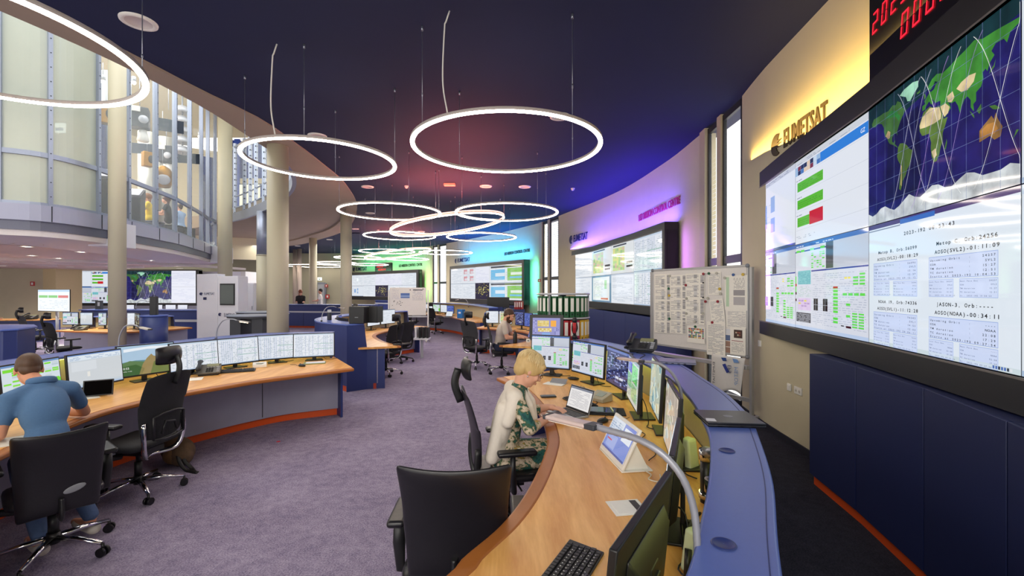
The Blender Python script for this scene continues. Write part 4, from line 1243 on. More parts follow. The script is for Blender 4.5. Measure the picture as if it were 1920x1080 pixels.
# dark blue end at the left picture edge
t = thing('low_cabinet', 'blue cabinet end at the left picture edge, beyond the man in blue', 'cabinet', (-8.72, 7.6, 0))
m = MB(); m.prism([(-1.6, -.2), (.30, -.2), (.38, -.05), (.1, .5), (-.4, .9), (-1.6, .9)], 0.0, 1.08); m.obj('body', BLUE, t, bevel=.01)
m = MB(); m.prism([(-1.6, -.23), (.31, -.23), (.40, -.05), (.12, .52), (-.38, .93), (-1.6, .93)], 1.08, 1.11); m.obj('top', BLUE_TOP, t, bevel=.006)
m = MB(); m.box((-.25, -.21, .55), (.2, .01, .14)); m.obj('label_plate', LGREY, t)
m = MB(); m.prism([(.25, .1), (.8, .2), (.75, .6), (.2, .4)], .45, .52); m.obj('low_wing', BLUE, t)
def long_counter(x0, y0, x1, y1, h, label, depth=.6, strip_z=.78, kick=True, name='blue_counter', joints=4):
    a = Vector((x0, y0)); b = Vector((x1, y1)); d = b - a; L_ = d.length; ang = math.atan2(d.y, d.x)
    t = thing(name, label, 'counter', (x0, y0, 0), ang)
    m = MB(); m.box((L_ / 2, depth / 2, (.1 + strip_z) / 2), (L_, depth, strip_z - .1)); m.obj('lower_body', BLUE, t, bevel=.005)
    m = MB(); m.box((L_ / 2, depth / 2, strip_z + .035), (L_, depth + .04, .07)); m.obj('band', LGREY, t)
    m = MB(); m.box((L_ / 2, depth / 2 + .02, (h + strip_z + .07) / 2), (L_, depth - .04, h - strip_z - .07)); m.obj('upper_body', BLUE, t)
    m = MB(); m.box((L_ / 2, depth / 2, h + .012), (L_ + .04, depth + .06, .025)); m.obj('top', BLUE_TOP, t, bevel=.005)
    if kick:
        m = MB(); m.box((L_ / 2, depth / 2 + .05, .05), (L_ - .06, depth - .1, .1)); m.obj('kick_board', ORANGE, t)
    for k in range(1, joints):
        m = MB(); m.box((L_ * k / joints, -.003, strip_z / 2 + .05), (.012, .008, strip_z - .1)); m.obj('joint', NAVY, t)
    return t
long_counter(-13.6, 14.1, -9.75, 13.9, 1.13, 'long blue counter with grey band in front of the far left map video wall')
long_counter(-10.9, 21.2, -6.4, 20.4, 1.08, 'reception-like blue counter with grey band and orange base where two people talk', strip_z=.72)
long_counter(-9.3, 14.6, -7.5, 14.3, 1.02, 'blue panel unit between the white kiosk and the thick column', strip_z=.98, joints=2)
# grey standing tables left of the thick column
def stand_table(px, d, w, z, label):
    X = (px - CX) / F * d
    t = thing('standing_table', label, 'table', (X, d, 0), 0, 'grey standing tables')
    m = MB(); m.prism([(w / 2 * math.cos(a) , .42 * math.sin(a)) for a in [2 * PI * k / 30 for k in range(30)]], z - .03, z); m.obj('table_top', M('table_top_grey', '#8c93a2', .35), t, bevel=.006)
    m = MB(); m.prism([(w / 2 * .96 * math.cos(a), .40 * math.sin(a)) for a in [2 * PI * k / 30 for k in range(30)]], z - .07, z - .03); m.obj('apron', DGREY, t)
    for s_ in (-1, 1):
        m = MB(); m.box((s_ * w * .22, 0, (z - .07) / 2), (w * .22, .5, z - .07)); m.obj('leg', DGREY, t, bevel=.01)
    return t
stand_table(473, 10.6, 1.15, 1.18, 'front grey oval standing table left of the thick cream column')
stand_table(487, 11.9, 1.2, 1.20, 'rear grey oval standing table behind the front one, left of the thick cream column')

# ---- white exhibition kiosk
t = thing('display_kiosk', 'white two-panel display kiosk with dark inset screen and EUMETSAT print', 'kiosk', (-9.4, 13.3, 0))
dk = 13.3
xl = (369 - CX) / F * 13.6 + 9.4; xm = (408 - CX) / F * dk + 9.4; xr = (446 - CX) / F * 13.1 + 9.4
m = MB(); m.prism([(xl, .3), (xm, 0), (xm, .35), (xl, .65)], 0, 2.25); m.obj('left_panel', WHITEP, t, bevel=.006)
m = MB(); m.prism([(xm + .005, -.0), (xr, -.2), (xr, .3), (xm + .005, .45)], 0, 2.18); rp = m.obj('right_panel', WHITEP, t, bevel=.006)
def onp(p0, p1, s0, s1, z0, z1, off, mat, name, par):
    a = Vector(p0); b = Vector(p1); d = b - a; nr = Vector((d.y, -d.x)).normalized()
    m = MB(); A = [a + d * s0 + nr * .001, a + d * s1 + nr * .001]; B = [a + d * s0 + nr * off, a + d * s1 + nr * off]
    m.strip(A, B, z0, z1); return m.obj(name, mat, par)
onp((xm, 0), (xr, -.2), .14, .86, 1.32, 1.96, .02, BLACK, 'bezel', t)
onp((xm, 0), (xr, -.2), .18, .82, 1.36, 1.92, .024, M('kiosk_screen', '#26332f', .15), 'screen', t)
cv = Canvas((xm, -.006, 0), (xr, -.206, 0), (xm, -.006, 2.2))
cv.text('EUMETSAT', .32, .445, .07, '#1c2352', 1, width=.52)
cv.poly([(.12 + .08 * math.cos(a), .475 + .022 * math.sin(a)) for a in [math.radians(q) for q in range(40, 321, 20)]] + [(.13, .472), (.2, .482)], '#1c2352')
INK = M('printed_ink', '#1c2352', .6)
cv.obj('print', t, INK)
cv = Canvas((xl, .294, 0), (xm, -.006, 0), (xl, .294, 2.25))
cv.text('EUMETSAT', .36, .722, .045, '#1c2352', 1, width=.5); cv.poly([(.22 + .09 * math.cos(a), .735 + .018 * math.sin(a)) for a in [math.radians(q) for q in range(40, 321, 20)]] + [(.24, .733), (.32, .742)], '#1c2352')
cv.rect(.32, .655, .48, .69, '#2a3a98', 1)
cv.obj('print', t, INK)
# ---- tall cabinets behind the kiosk
for px0, px1, d, lab in ((443, 459, 17.0, 'left of two tall cream cupboards behind the white kiosk'), (460, 476, 17.0, 'right of two tall cream cupboards behind the white kiosk')):
    a = (px0 - CX) / F * d; b = (px1 - CX) / F * d
    t = thing('cupboard', lab, 'cupboard', ((a + b) / 2, d, 0), 0, 'tall cream cupboards')
    m = MB(); m.box((0, .25, 1.02), (b - a - .01, .5, 2.04)); m.obj('body', WHITEP, t, bevel=.005)
    m = MB(); m.box((0, -.008, 1.02), (b - a - .04, .016, 2.0)); dd = m.obj('door', WHITEP, t, bevel=.004)
    m = MB(); m.box((b * 0 + .11, -.03, 1.1), (.012, .03, .14)); m.obj('handle', STEEL, dd)

# ---- far background: paired columns, duct, door, exit signs
for px, w, d, lab in ((553, 7, 31, 'left of the paired pinkish columns by the far reception'), (561.5, 8, 30.5, 'right of the paired pinkish columns by the far reception')):
    x = (px - CX) / F * d; m = MB(); m.tube([(x, d, 0), (x, d, CZ)], w / 2 / F * d, 24); tag(m.obj('column', M('column_rose', '#b5a69b', .6)), lab, 'column', 'far paired columns')
x = (492 - CX) / F * 16.0; m = MB(); m.tube([(x, 16, 0), (x, 16, 3.0)], .19, 28); m.tube([(x, 16, 3.0), (x, 16, 3.03)], .2, 28); tag(m.obj('column', CREAM), 'slim grey-cream column partly hidden by the thick cream column', 'column')
x = (492 - CX) / F * 16.0; m = MB(); m.tube([(x, 16, 3.03), (x, 16, CZ - .03)], .185, 28); tag(m.obj('duct', ALU), 'metallic duct above the slim column beside the thick cream column', 'duct')
p = Vector((-14.75, 34.2)); d3 = 34.0
door = MB(); a = PD(596, 600, d3); b = PD(609, 532, d3)
door.box(((a.x + b.x) / 2, d3, b.z / 2), (b.x - a.x, .08, b.z)); struct(door.obj('door_2', M('door_grey', '#a8acb2', .5)))
fr = MB(); fr.box((b.x + .06, d3, b.z / 2), (.12, .14, b.z + .1)); fr.box(((a.x + b.x) / 2, d3, b.z + .05), (b.x - a.x, .14, .1)); struct(fr.obj('trim_40', STEEL))
back = MB(); back.box((-15.6, 34.25, 2.3), (5.6, .1, 4.7)); struct(back.obj('wall_door_side', WALL_G))
EXG = M_glow('exit_sign_light', '#f2fff4', 2.2)
t = thing('exit_sign', 'small lit white exit sign above the grey far door', 'sign', (PD(599.5, 523, 33.6).x, 33.6, PD(599, 523, 33.6).z))
m = MB(); m.box((0, 0, 0), (.26, .08, .22)); m.obj('lit_panel', EXG, t)
m = MB(); m.box((0, -.045, -.02), (.1, .01, .10)); m.obj('running_symbol', M('sign_green', '#1f9a4a', .5), t)
t = thing('exit_sign', 'small lit white sign with blue mark behind the frosted left glass', 'sign', (-12.6, 12.5, PD(31, 240, 12.5).z))
m = MB(); m.box((0, 0, 0), (.26, .05, .26)); m.obj('lit_panel', EXG, t)
m = MB(); m.box((0, -.03, -.04), (.2, .01, .08)); m.obj('blue_mark', M('mark_blue', '#3c7ac0', .5), t); m = MB(); m.tube([(0, 0, .13), (0, 0, 9.5 - t.location.z)], .012, 6); m.obj('hanger_rod', STEEL, t)
def wallsign(px, py, d, label, s=.2, mat=None):
    q = PD(px, py, d); m = MB(); m.box((q.x, d, q.z), (s, .03, s)); o = tag(m.obj('safety_sign', M('sign_red', '#b52a2a', .5)), label, 'sign', 'small red safety signs')
    m = MB(); m.box((q.x, d - .02, q.z), (s * .4, .012, s * .55)); m.obj('symbol', WHITEM, o); return o
wallsign(61, 532, 21.0, 'small red and white wall sign on the beige wall at far left', .2)
wallsign(1011, 526, 18.3, 'small red and white sign left of the middle window slot', .12)
wallsign(612, 536, 33.8, 'small red sign right of the grey far door', .22)
wallsign(614, 556, 33.8, 'red fire-alarm sign lower right of the grey far door', .3)

# ---- cabinets below the big video wall (dark navy, orange kick)
EN = [(2.80, 4.06), (2.62, 3.30), (2.43, 2.62), (2.19, 1.95), (1.90, 1.25), (1.56, .6)]
EN = [(2.715, 4.06), (2.60, 3.36), (2.43, 2.62), (2.18, 1.95), (1.86, 1.25), (1.5, .6)]
nm = ['far left, narrowest panel beside the socket plates', 'second from the socket plates', 'third from the socket plates', 'fourth, at the right picture edge', 'nearest the camera, mostly out of frame']
for k in range(5):
    a = Vector(EN[k]); b = Vector(EN[k + 1]); d = b - a; L_ = d.length
    t = thing('wall_cabinet', 'dark navy cabinet under the big video wall, ' + nm[k], 'cabinet', (a.x, a.y, 0), math.atan2(d.y, d.x), 'navy cabinets under the big video wall')
    m = MB(); m.box((L_ / 2, .17, .64), (L_ - .004, .34, 1.08)); m.obj('body', NAVY, t)
    m = MB(); m.box((L_ / 2, -.010, .64), (L_ - .012, .02, 1.08)); m.obj('door', NAVY, t, bevel=.003)
    m = MB(); m.box((L_ / 2, .18, .05), (L_, .32, .1)); m.obj('kick_board', ORANGE, t)
# cabinets under the violet video wall
EB2 = [(1.75, 17.2), (2.45, 14.8), (2.66, 13.0), (2.85, 11.3), (3.02, 9.8), (3.08, 8.4)]
for k in range(5):
    a = Vector(EB2[k]); b = Vector(EB2[k + 1]); d = b - a; L_ = d.length
    t = thing('wall_cabinet', 'navy cabinet under the violet-lit video wall, ' + ['furthest, behind the binder carousel', 'second, right of the carousel', 'middle one, right of the carousel', 'fourth, left of the whiteboard leg', 'nearest, behind the paper-covered whiteboard'][k], 'cabinet', (a.x, a.y, 0), math.atan2(d.y, d.x), 'navy cabinets under the violet-lit video wall')
    m = MB(); m.box((L_ / 2, .15, .62), (L_ - .01, .3, 1.1)); m.obj('body', BLUE, t, bevel=.004)
    m = MB(); m.box((L_ / 2, .16, .035), (L_, .26, .07)); m.obj('kick_board', ORANGE, t)
# cabinets under the cyan and green walls
for a, b, lab in (((-2.2, 22.8), (.2, 19.4), 'blue sideboard under the cyan-lit video wall'), ((-9.6, 31.4), (-6.6, 28.9), 'blue sideboard under the far green-lit video wall')):
    long_counter(a[0], a[1], b[0], b[1], 1.06, lab, depth=.35, strip_z=.84, name='sideboard')

# ---- socket plates and switches on the near beige wall
def plate(px, py, w, h, n, label):
    pw = on_wall(CA, px); z = EYE - (py - HY) / F * pw.y
    i = min(range(len(CA) - 1), key=lambda k: (CA[k] - pw).length); tt = (CA[min(i + 1, len(CA) - 1)] - CA[max(i - 1, 0)]).normalized()
    t = thing('wall_plate', label, 'socket' if n else 'switch', (pw.x, pw.y, z), math.atan2(tt.y, tt.x) + PI, 'white wall plates')
    m = MB(); m.box((0, -.007, 0), (w, .014, h)); m.obj('plate', WHITEM, t, bevel=.003)
    for k in range(n):
        x = (k - (n - 1) / 2) * .07
        m = MB(); m.tube([(x, -.0145, 0), (x, -.016, 0)], .021, 20); s_ = m.obj('socket', M('socket_cream', '#cfcbc0', .4), t)
        m = MB(); m.box((x - .009, -.0175, 0), (.005, .002, .005)); m.box((x + .009, -.0175, 0), (.005, .002, .005)); m.obj('holes', BLACK, s_)
    if not n:
        m = MB(); m.box((0, -.016, 0), (w * .6, .006, h * .62)); m.obj('rocker', WHITEM, t, bevel=.002)
    return t
plate(1425.5, 644, .08, .08, 0, 'small white light switch high on the beige wall beneath the screen edge')
plate(1481, 726, .08, .08, 0, 'white switch plate beside the double socket on the beige wall')
plate(1498, 733, .15, .08, 2, 'white double socket plate on the beige wall next to the navy cabinet')
# ================================================================ desk things
def at(curve, px):
    """point and tangent of a plan curve at photo column px"""
    k = (px - CX) / F
    for i, (p, q) in enumerate(zip(curve, curve[1:])):
        fp, fq = p[0] - k * p[1], q[0] - k * q[1]
        if fp * fq <= 0 and fp != fq:
            w = fp / (fp - fq); return p + (q - p) * w, (q - p).normalized()
    return curve[-1], (curve[-1] - curve[-2]).normalized()
def monitor(a, b, z0, z1, fn, label, group=None, desk=.75, tilt=.0, stand=True, foot='plate', bez=.012, housing=None, cablex=True, name='monitor'):
    """a: bottom-left, b: bottom-right of the picture as its user sees it (plan points)"""
    a = Vector(a); b = Vector(b); c = (a + b) / 2; d = b - a; w = d.length; h = z1 - z0
    t = thing(name, label, 'monitor', (c.x, c.y, desk), math.atan2(d.y, d.x), group)
    R = Matrix.Translation((0, 0, z0 - desk)) @ Matrix.Rotation(-tilt, 4, 'X')
    H = housing or BLACK
    m = MB(); m.T = R
    m.box((0, .011, h / 2), (w, .022, h)); hs = m.obj('housing', H, t, bevel=.004)
    m = MB(); m.T = R
    m.hexa([(-w * .34, .022, h * .18), (w * .34, .022, h * .18), (w * .30, .05, h * .26), (-w * .30, .05, h * .26), (-w * .34, .022, h * .82), (w * .34, .022, h * .82), (w * .30, .05, h * .72), (-w * .30, .05, h * .72)])
    m.obj('rear_cover', BLACK if H is BLACK else H, t, bevel=.006)
    c3 = Canvas(R @ Vector((-w / 2 + bez, -.0008, bez * 1.5)), R @ Vector((w / 2 - bez, -.0008, bez * 1.5)), R @ Vector((-w / 2 + bez, -.0008, h - bez)))
    fn(c3); c3.obj('display', t)
    if stand:
        m = MB(); m.box((0, .075, (z0 - desk + h * .5) / 2 + .005), (.05, .018, z0 - desk + h * .5 - .01)); m.box((0, .06, z0 - desk + h * .48), (.07, .03, .07)); m.obj('stand_neck', BLACK, t, bevel=.004)
        m = MB(); m.prism([(-.12, .0), (.12, .0), (.10, .17), (-.10, .17)], 0, .012); m.obj('stand_foot', BLACK, t, bevel=.004)
    if cablex:
        x = random.uniform(-.1, .1)
        m = MB(); m.tube(spline([(x, .05, z0 - desk + h * .3), (x + .03, .09, .12), (x + .09, .10, .01), (x + .2, .07, .008), (x + .26, .12, .008)], 16), .0035, 6); m.obj('cable', BLACK, t)
    return t
def keyboard(x, y, z, rz, label, w=.44, mat=None, group='keyboards'):
    t = thing('keyboard', label, 'keyboard', (x, y, z), rz, group)
    m = MB(); m.hexa([(-w / 2, -.07, 0), (w / 2, -.07, 0), (w / 2, .07, 0), (-w / 2, .07, 0), (-w / 2, -.07, .010), (w / 2, -.07, .010), (w / 2, .07, .022), (-w / 2, .07, .022)]); m.obj('case', mat or BLACK, t, bevel=.003)
    m = MB()
    for r in range(6):
        y0 = -.056 + r * .021 + (.005 if r == 5 else 0)
        x0 = -w / 2 + .01
        k = 0
        while x0 < w / 2 - .02:
            kw = .0165
            if r == 0 and k == 3: kw = .10
            if r in (1, 2, 3) and k == 0: kw = .016 + .006 * (4 - r)
            if x0 + kw > w / 2 - .008: break
            z0 = .0115 + (y0 + .07) / .14 * .012
            m.box((x0 + kw / 2, y0, z0 + .003), (kw - .0025, .0165, .006))
            x0 += kw + .0025; k += 1
            if w > .4 and abs(x0 - w * .17) < .008: x0 += .012
    kk = m.obj('keys', M('key_black', '#26262a', .5), t); kk['kind'] = 'stuff'
    m = MB()
    for r in range(5):
        for q in range(int(w / .019) - 2):
            if random.random() < .8: m.box((-w / 2 + .0185 + q * .019, -.054 + r * .021, .0205 + r * .0018), (.004, .004, .0004))
    if z < 2 and label.find('near') >= 0: l = m.obj('legends', M('legend_white', '#d0d0d0', .6), kk)
    return t
def mouse(x, y, z, rz, label, mat=None):
    t = thing('mouse', label, 'computer mouse', (x, y, z), rz, 'computer mice')
    m = MB(); m.ell((0, 0, .012), (.031, .056, .022), 18, 12)
    m.v = [(p[0], p[1], max(0, p[2])) for p in m.v]
    m.obj('shell', mat or BLACK, t)
    m = MB(); m.tube([(-.004, .028, .031), (.004, .028, .031)], .008, 12); m.obj('wheel', DGREY, t)
    m = MB(); m.tube(spline([(0, .05, .012), (.01, .10, .004), (.06, .17, .004), (.05, .26, .004)], 14), .0022, 6); m.obj('cord', BLACK, t)
    return t
def desk_phone(x, y, z, rz, label, mat=None, sc=1.0):
    t = thing('desk_phone', label, 'telephone', (x, y, z), rz, 'desk telephones'); t.scale = (sc,) * 3
    Mx = mat or DGREY
    m = MB(); m.hexa([(-.11, -.11, .02), (.13, -.11, .02), (.13, .10, .02), (-.11, .10, .02), (-.11, -.11, .035), (.13, -.11, .035), (.13, .10, .11), (-.11, .10, .11)]); m.obj('body', Mx, t, bevel=.008)
    m = MB(); m.box((.01, .05, .02), (.2, .1, .04)); m.box((.01, -.07, .01), (.2, .03, .02)); m.obj('foot', BLACK, t, bevel=.004)
    def on(y): return .035 + (y + .11) / .21 * .075
    m = MB()
    for r in range(4):
        for q in range(3): m.box((-.005 + q * .026, -.085 + r * .026, on(-.085 + r * .026) + .004), (.019, .017, .008))
    m.obj('keypad', BLACK, t)
    m = MB()
    for r in range(5): m.box((.105, -.09 + r * .026, on(-.09 + r * .026) + .003), (.03, .014, .006))
    for q in range(4): m.box((.0 + q * .03, .018, on(.018) + .003), (.022, .01, .006))
    m.obj('side_keys', LGREY, t)
    m = MB(); m.hexa([(-.015, .035, on(.035) + .0), (.105, .035, on(.035)), (.105, .09, on(.09)), (-.015, .09, on(.09)), (-.015, .035, on(.035) + .006), (.105, .035, on(.035) + .006), (.105, .09, on(.09) + .006), (-.015, .09, on(.09) + .006)]); m.obj('display', M('lcd_olive', '#8c8d6a', .3), t)
    m = MB(); m.tube([(-.085, -.125, .075), (-.085, -.10, .088), (-.085, -.03, .108), (-.085, .05, .135), (-.085, .10, .145), (-.085, .125, .140)], [.020, .026, .018, .018, .027, .02], 14, flat=(1.15, .8)); m.obj('handset', BLACK, t)
    m = MB(); cp = []
    for k in range(90):
        w_ = k / 89; cp.append((-.09 - .03 * math.sin(w_ * 3.1) + .009 * math.cos(k * 1.4), -.125 - .05 * math.sin(w_ * 3.1) + .10 * w_, .03 + .03 * (1 - w_) * .8 + .009 * math.sin(k * 1.4)))
    m.tube(cp, .0024, 5); m.obj('coil_cord', BLACK, t)
    return t
def laptop_closed(x, y, z, rz, label, mat, w=.34, d=.235, h=.022, sticker=False):
    t = thing('laptop', label, 'laptop', (x, y, z), rz)
    m = MB(); m.box((0, 0, h * .3), (w, d, h * .6)); m.obj('base', mat, t, bevel=.004)
    m = MB(); m.box((0, 0, h * .82), (w, d, h * .36)); l = m.obj('lid', mat, t, bevel=.003)
    m = MB(); m.prism([(.022 * math.cos(a), .022 * math.sin(a)) for a in [2 * PI * k / 24 for k in range(24)]], h + .0002, h + .001); m.obj('badge', MGREY, l)
    if sticker:
        m = MB(); m.prism([(-.13, -.09), (-.085, -.095), (-.08, -.05), (-.12, -.045)], h + .0003, h + .0012); m.obj('paper_scrap', WHITEP, l)
    m = MB()
    for q in range(4): m.box((-w * .3 + q * .05, -d / 2 - .0005, h * .3), (.02, .002, .006))
    m.obj('ports', BLACKS, t)
    return t
def laptop_open(x, y, z, rz, label, fn, w=.31, d=.215, ang=112, mat=None, keys=True):
    t = thing('laptop', label, 'laptop', (x, y, z), rz)
    mt = mat or M('laptop_silver', '#a9abb0', .35, metal=.5)
    m = MB(); m.box((0, 0, .008), (w, d, .016)); m.obj('base', mt, t, bevel=.003)
    m = MB()
    for r in range(6):
        for q in range(14): m.box((-w / 2 + .025 + q * (w - .05) / 13, -d * .06 + r * .019, .0175), ((w - .05) / 13 - .003, .0155, .003))
    kk = m.obj('keys', BLACK, t)
    m = MB(); m.box((0, -d * .32, .0163), (.1, .055, .001)); m.obj('touchpad', MGREY, t)
    R = Matrix.Translation((0, d / 2, .016)) @ Matrix.Rotation(math.radians(90 - ang), 4, 'X')
    m = MB(); m.T = R; m.box((0, .003, d / 2), (w, .006, d)); ld = m.obj('lid', mt, t, bevel=.002)
    m = MB(); m.T = R; m.box((0, -.0008, d / 2), (w - .006, .001, d - .006)); m.obj('bezel', BLACK, ld)
    c = Canvas(R @ Vector((-w / 2 + .012, -.0014, .02)), R @ Vector((w / 2 - .012, -.0014, .02)), R @ Vector((-w / 2 + .012, -.0014, d - .012)))
    fn(c); c.obj('display', ld)
    return t
def tablet_easel(a, b, z, hgt, fn, label, lean=.32):
    """touch tablet leaning in a white wedge holder; a,b plan ends of the lower edge (user's left, right)"""
    a = Vector(a); b = Vector(b); c = (a + b) / 2; d = b - a; w = d.length
    t = thing('touch_terminal', label, 'monitor', (c.x, c.y, z), math.atan2(d.y, d.x))
    R = Matrix.Translation((0, 0, .012)) @ Matrix.Rotation(-lean, 4, 'X')
    m = MB(); m.T = R; m.box((0, .008, hgt / 2), (w, .016, hgt)); m.obj('housing', WHITEM, t, bevel=.005)
    c3 = Canvas(R @ Vector((-w / 2 + .02, -.0012, .03)), R @ Vector((w / 2 - .02, -.0012, .03)), R @ Vector((-w / 2 + .02, -.0012, hgt - .02)))
    fn(c3); c3.obj('display', t)
    m = MB(); y1 = hgt * math.sin(lean) * .75
    for s_ in (-1, 1):
        x = s_ * w * .42
        m.add([(x - .004, .01, 0), (x - .004, y1 + .09, 0), (x - .004, y1, hgt * .7), (x + .004, .01, 0), (x + .004, y1 + .09, 0), (x + .004, y1, hgt * .7)], [(0, 1, 2), (3, 5, 4), (0, 3, 4, 1), (1, 4, 5, 2), (2, 5, 3, 0)])
    m.box((0, (y1 + .1) / 2, .004), (w, y1 + .1, .008))
    m.obj('wedge_stand', WHITEM, t, bevel=.002)
    return t
def gooseneck(pts, head, label, r=.009, hw=.035, hl=.2, mat=None, glow=None, name='desk_lamp', headmat=None):
    """pts: world points of the bent arm from its foot; head: direction vector of the flat head"""
    b = Vector(pts[0])
    t = thing(name, label, 'lamp', b, 0, None)
    P_ = [Vector(p) - b for p in pts]
    m = MB(); sp = spline(P_, 70)
    m.tube(sp, [r * (1 + .09 * (i % 2)) for i in range(len(sp))], 10); m.obj('flexible_arm', mat or M('arm_grey', '#9a9ca6', .4, metal=.3), t)
    m = MB(); m.cyl((0, 0, 0), r * 2.4, .03, 18); m.obj('clamp', DGREY, t, bevel=.003)
    h = Vector(head).normalized(); e = P_[-1]
    s_ = h.cross(Vector((0, 0, 1))).normalized(); u = s_.cross(h).normalized()
    T = Matrix((s_, h, u)).transposed().to_4x4(); T.translation = e
    m = MB(); m.T = T; m.box((0, hl / 2 + .03, 0), (hw * 2, hl, hw * .62)); hd = m.obj('lamp_head', headmat or M('lamp_head_rose', '#cdb9b4', .4, metal=.2), t, bevel=.006)
    m = MB(); m.T = T; m.box((0, .015, 0), (hw * 1.9, .04, hw * .66)); m.box((0, hl + .035, 0), (hw * 1.9, .012, hw * .6)); m.obj('end_caps', DGREY, t, bevel=.003)
    m = MB(); m.T = T; m.box((0, hl / 2 + .03, -hw * .31 - .001), (hw * 1.6, hl * .85, .002)); m.obj('light_strip', glow or M('lamp_strip_off', '#e8e2d0', .4), t)
    return t
def lamp_small(x, y, z, rz, label, lit=True):
    """distant curved desk lamp with short head"""
    c, s_ = math.cos(rz), math.sin(rz)
    f = lambda a, h: (x + a * c, y + a * s_, z + h)
    return gooseneck([f(0, 0), f(.02, .15), f(.10, .26), f(.22, .28), f(.30, .26)], (c, s_, -.15), label, r=.007, hw=.025, hl=.13, glow=M_glow('lamp_glow', '#ffe6b8', 6) if lit else None, headmat=M('lamp_head_grey', '#b9b4b0', .4))

# ---------------------------------------------------------------- left foreground console: monitors
L1 = lerp2(LF_, LK, .76)
def picture(c):
    c.rect(0, 0, 1, 1, '#a9c4da', 0); c.poly([(0, .45), (.3, .5), (.6, .47), (1, .52), (1, .1), (0, .1)], '#5f8a94', 1)
    c.poly([(0, .4), (.2, .5), (.35, .46), (.5, .42), (.45, 0), (0, 0)], '#5a7a4a', 2); c.poly([(0, .3), (.3, .36), (.45, .2), (.4, 0), (0, 0)], '#3f6232', 3)
    c.poly([(.35, 0), (.42, .35), (.5, .55), (.58, .68), (.62, .6), (.75, .55), (.9, .66), (1, .6), (1, 0)], '#9a8656', 3); c.poly([(.55, 0), (.62, .4), (.8, .5), (1, .45), (1, 0)], '#6f7a3c', 4)
    c.poly([(.1, .8), (.5, .86), (.9, .82), (1, .9), (.6, .95), (.1, .9)], '#e8eef4', 2)
    c.text('10:55', .05, .22, .1, '#f4f4f0', 6); c.text('Tuesday, 11 July', .05, .14, .045, '#f0f0ea', 6)
def greentable(c):
    c.rect(0, 0, 1, 1, '#d4dfe6', 0); c.rect(0, .95, 1, 1, '#6f93c4', 1)
    for i in range(7):
        for j in range(16):
            if random.random() < .42: c.rect(.02 + i * .14, .04 + j * .056, .02 + i * .14 + .12, .04 + j * .056 + .046, random.choice(['#7fdc3c', '#8be04c', '#c9d4dc', '#bccbd4']), 2)
    c.rect(.45, .04, .8, .30, '#d4dfe6', 3); c.rect(.82, .04, 1, .45, '#76d83a', 3); c.rect(.02, .82, .3, .9, '#7fdc3c', 3)
def windows_(c):
    c.rect(0, 0, 1, 1, '#c5cfd8', 0); c.rect(0, .82, 1, .97, '#dde6ee', 1); c.dashes(.03, .84, .97, .95, 3, '#93a9c8', .7, 2); c.rect(0, .97, 1, 1, '#5f83bc', 1)
    c.rect(0, .12, 1, .8, '#cfd4d8', 1); c.rect(.05, .5, .5, .78, '#d8dde2', 2); c.rect(.32, .3, .37, .45, '#e8e6e0', 3); c.rect(0, 0, 1, .05, '#b0c4de', 2)
specs = [(-62, 0, 690, greentable, 'monitor at the left picture edge, partly cut off', .80), (66, 126, 0, greentable, 'left console monitor full of bright green cells, behind the man in the blue polo shirt', .80), (184, 92, 0, windows_, 'left console monitor with pale windows, behind the small black tablet', .80),
         (277, 78, 0, picture, 'left console monitor showing a mountain landscape with 10:55', .82), (367, 76, 0, striped, 'left console monitor right of the green bottle, behind the desk phone', .80), (446, 72, 0, striped, 'left console monitor under the lit desk lamp, above the keyboard', .80),
         (521, 72, 0, striped, 'second monitor from the right end of the left console', .80), (596, 70, 0, striped, 'monitor at the right end of the left console', .80)]
for i, (px, wpx, _, fn, lab, z0) in enumerate(specs):
    p, tg = at(L1, px)
    w = .545 if i else .5
    if i == 2: w = .54
    a, b = p - tg * w / 2, p + tg * w / 2
    if i == 7: a -= tg * .05; b -= tg * .05
    monitor(a, b, z0, z0 + .345, fn, lab, 'desk monitors on the left console', tilt=.10)
# ---------------------------------------------------------------- right console: monitors
R1 = [((.22, 5.32), (.66, 5.12), .84, 1.23, telemetry, 'leftmost monitor of the near console, above the blonde woman, with green telemetry'),
      ((.67, 5.06), (.93, 4.55), .84, 1.20, telemetry, 'second monitor of the near console, with telemetry and two black squares'),
      ((.94, 4.50), (1.02, 3.92), .84, 1.20, darkpanel, 'third monitor of the near console, dark blue telemetry'),
      ((.985, 3.85), (.915, 3.28), .84, 1.21, mixgreen, 'fourth monitor of the near console, grey-green blocks, seen edgeways'),
      ((1.06, 3.46), (.96, 2.93), .88, 1.25, None, 'thin edge-on monitor behind the fourth one, showing a bluish map'),
      ((.965, 2.86), (.845, 2.33), .80, 1.19, None, 'edge-on monitor with grey-brown map, beside the tilted touch terminal'),
      ((.74, 2.12), (.53, 1.63), .78, 1.16, windows_, 'black monitor seen from behind, beyond the foremost gooseneck arm'),
      ((.475, 1.50), (.19, 1.05), .78, 1.16, windows_, 'large black monitor seen from behind above the white desk cover'),
      ((.13, .98), (-.20, .58), .78, 1.15, windows_, 'black monitor seen from behind, cut off by the bottom edge')]
def mapdoc(c1, c2):
    def f(c):
        c.rect(0, 0, 1, 1, c1, 0)
        for _ in range(26):
            x, y = random.random(), random.random(); n = 9; r = random.uniform(.05, .16)
            c.poly([(min(1, max(0, x + r * random.uniform(.5, 1) * math.cos(2 * PI * k / n))), min(1, max(0, y + r * random.uniform(.5, 1) * math.sin(2 * PI * k / n)))) for k in range(n)], random.choice([c2, c1, '#9fb4b8', '#a8a890']), 1 + _ % 5)
    return f
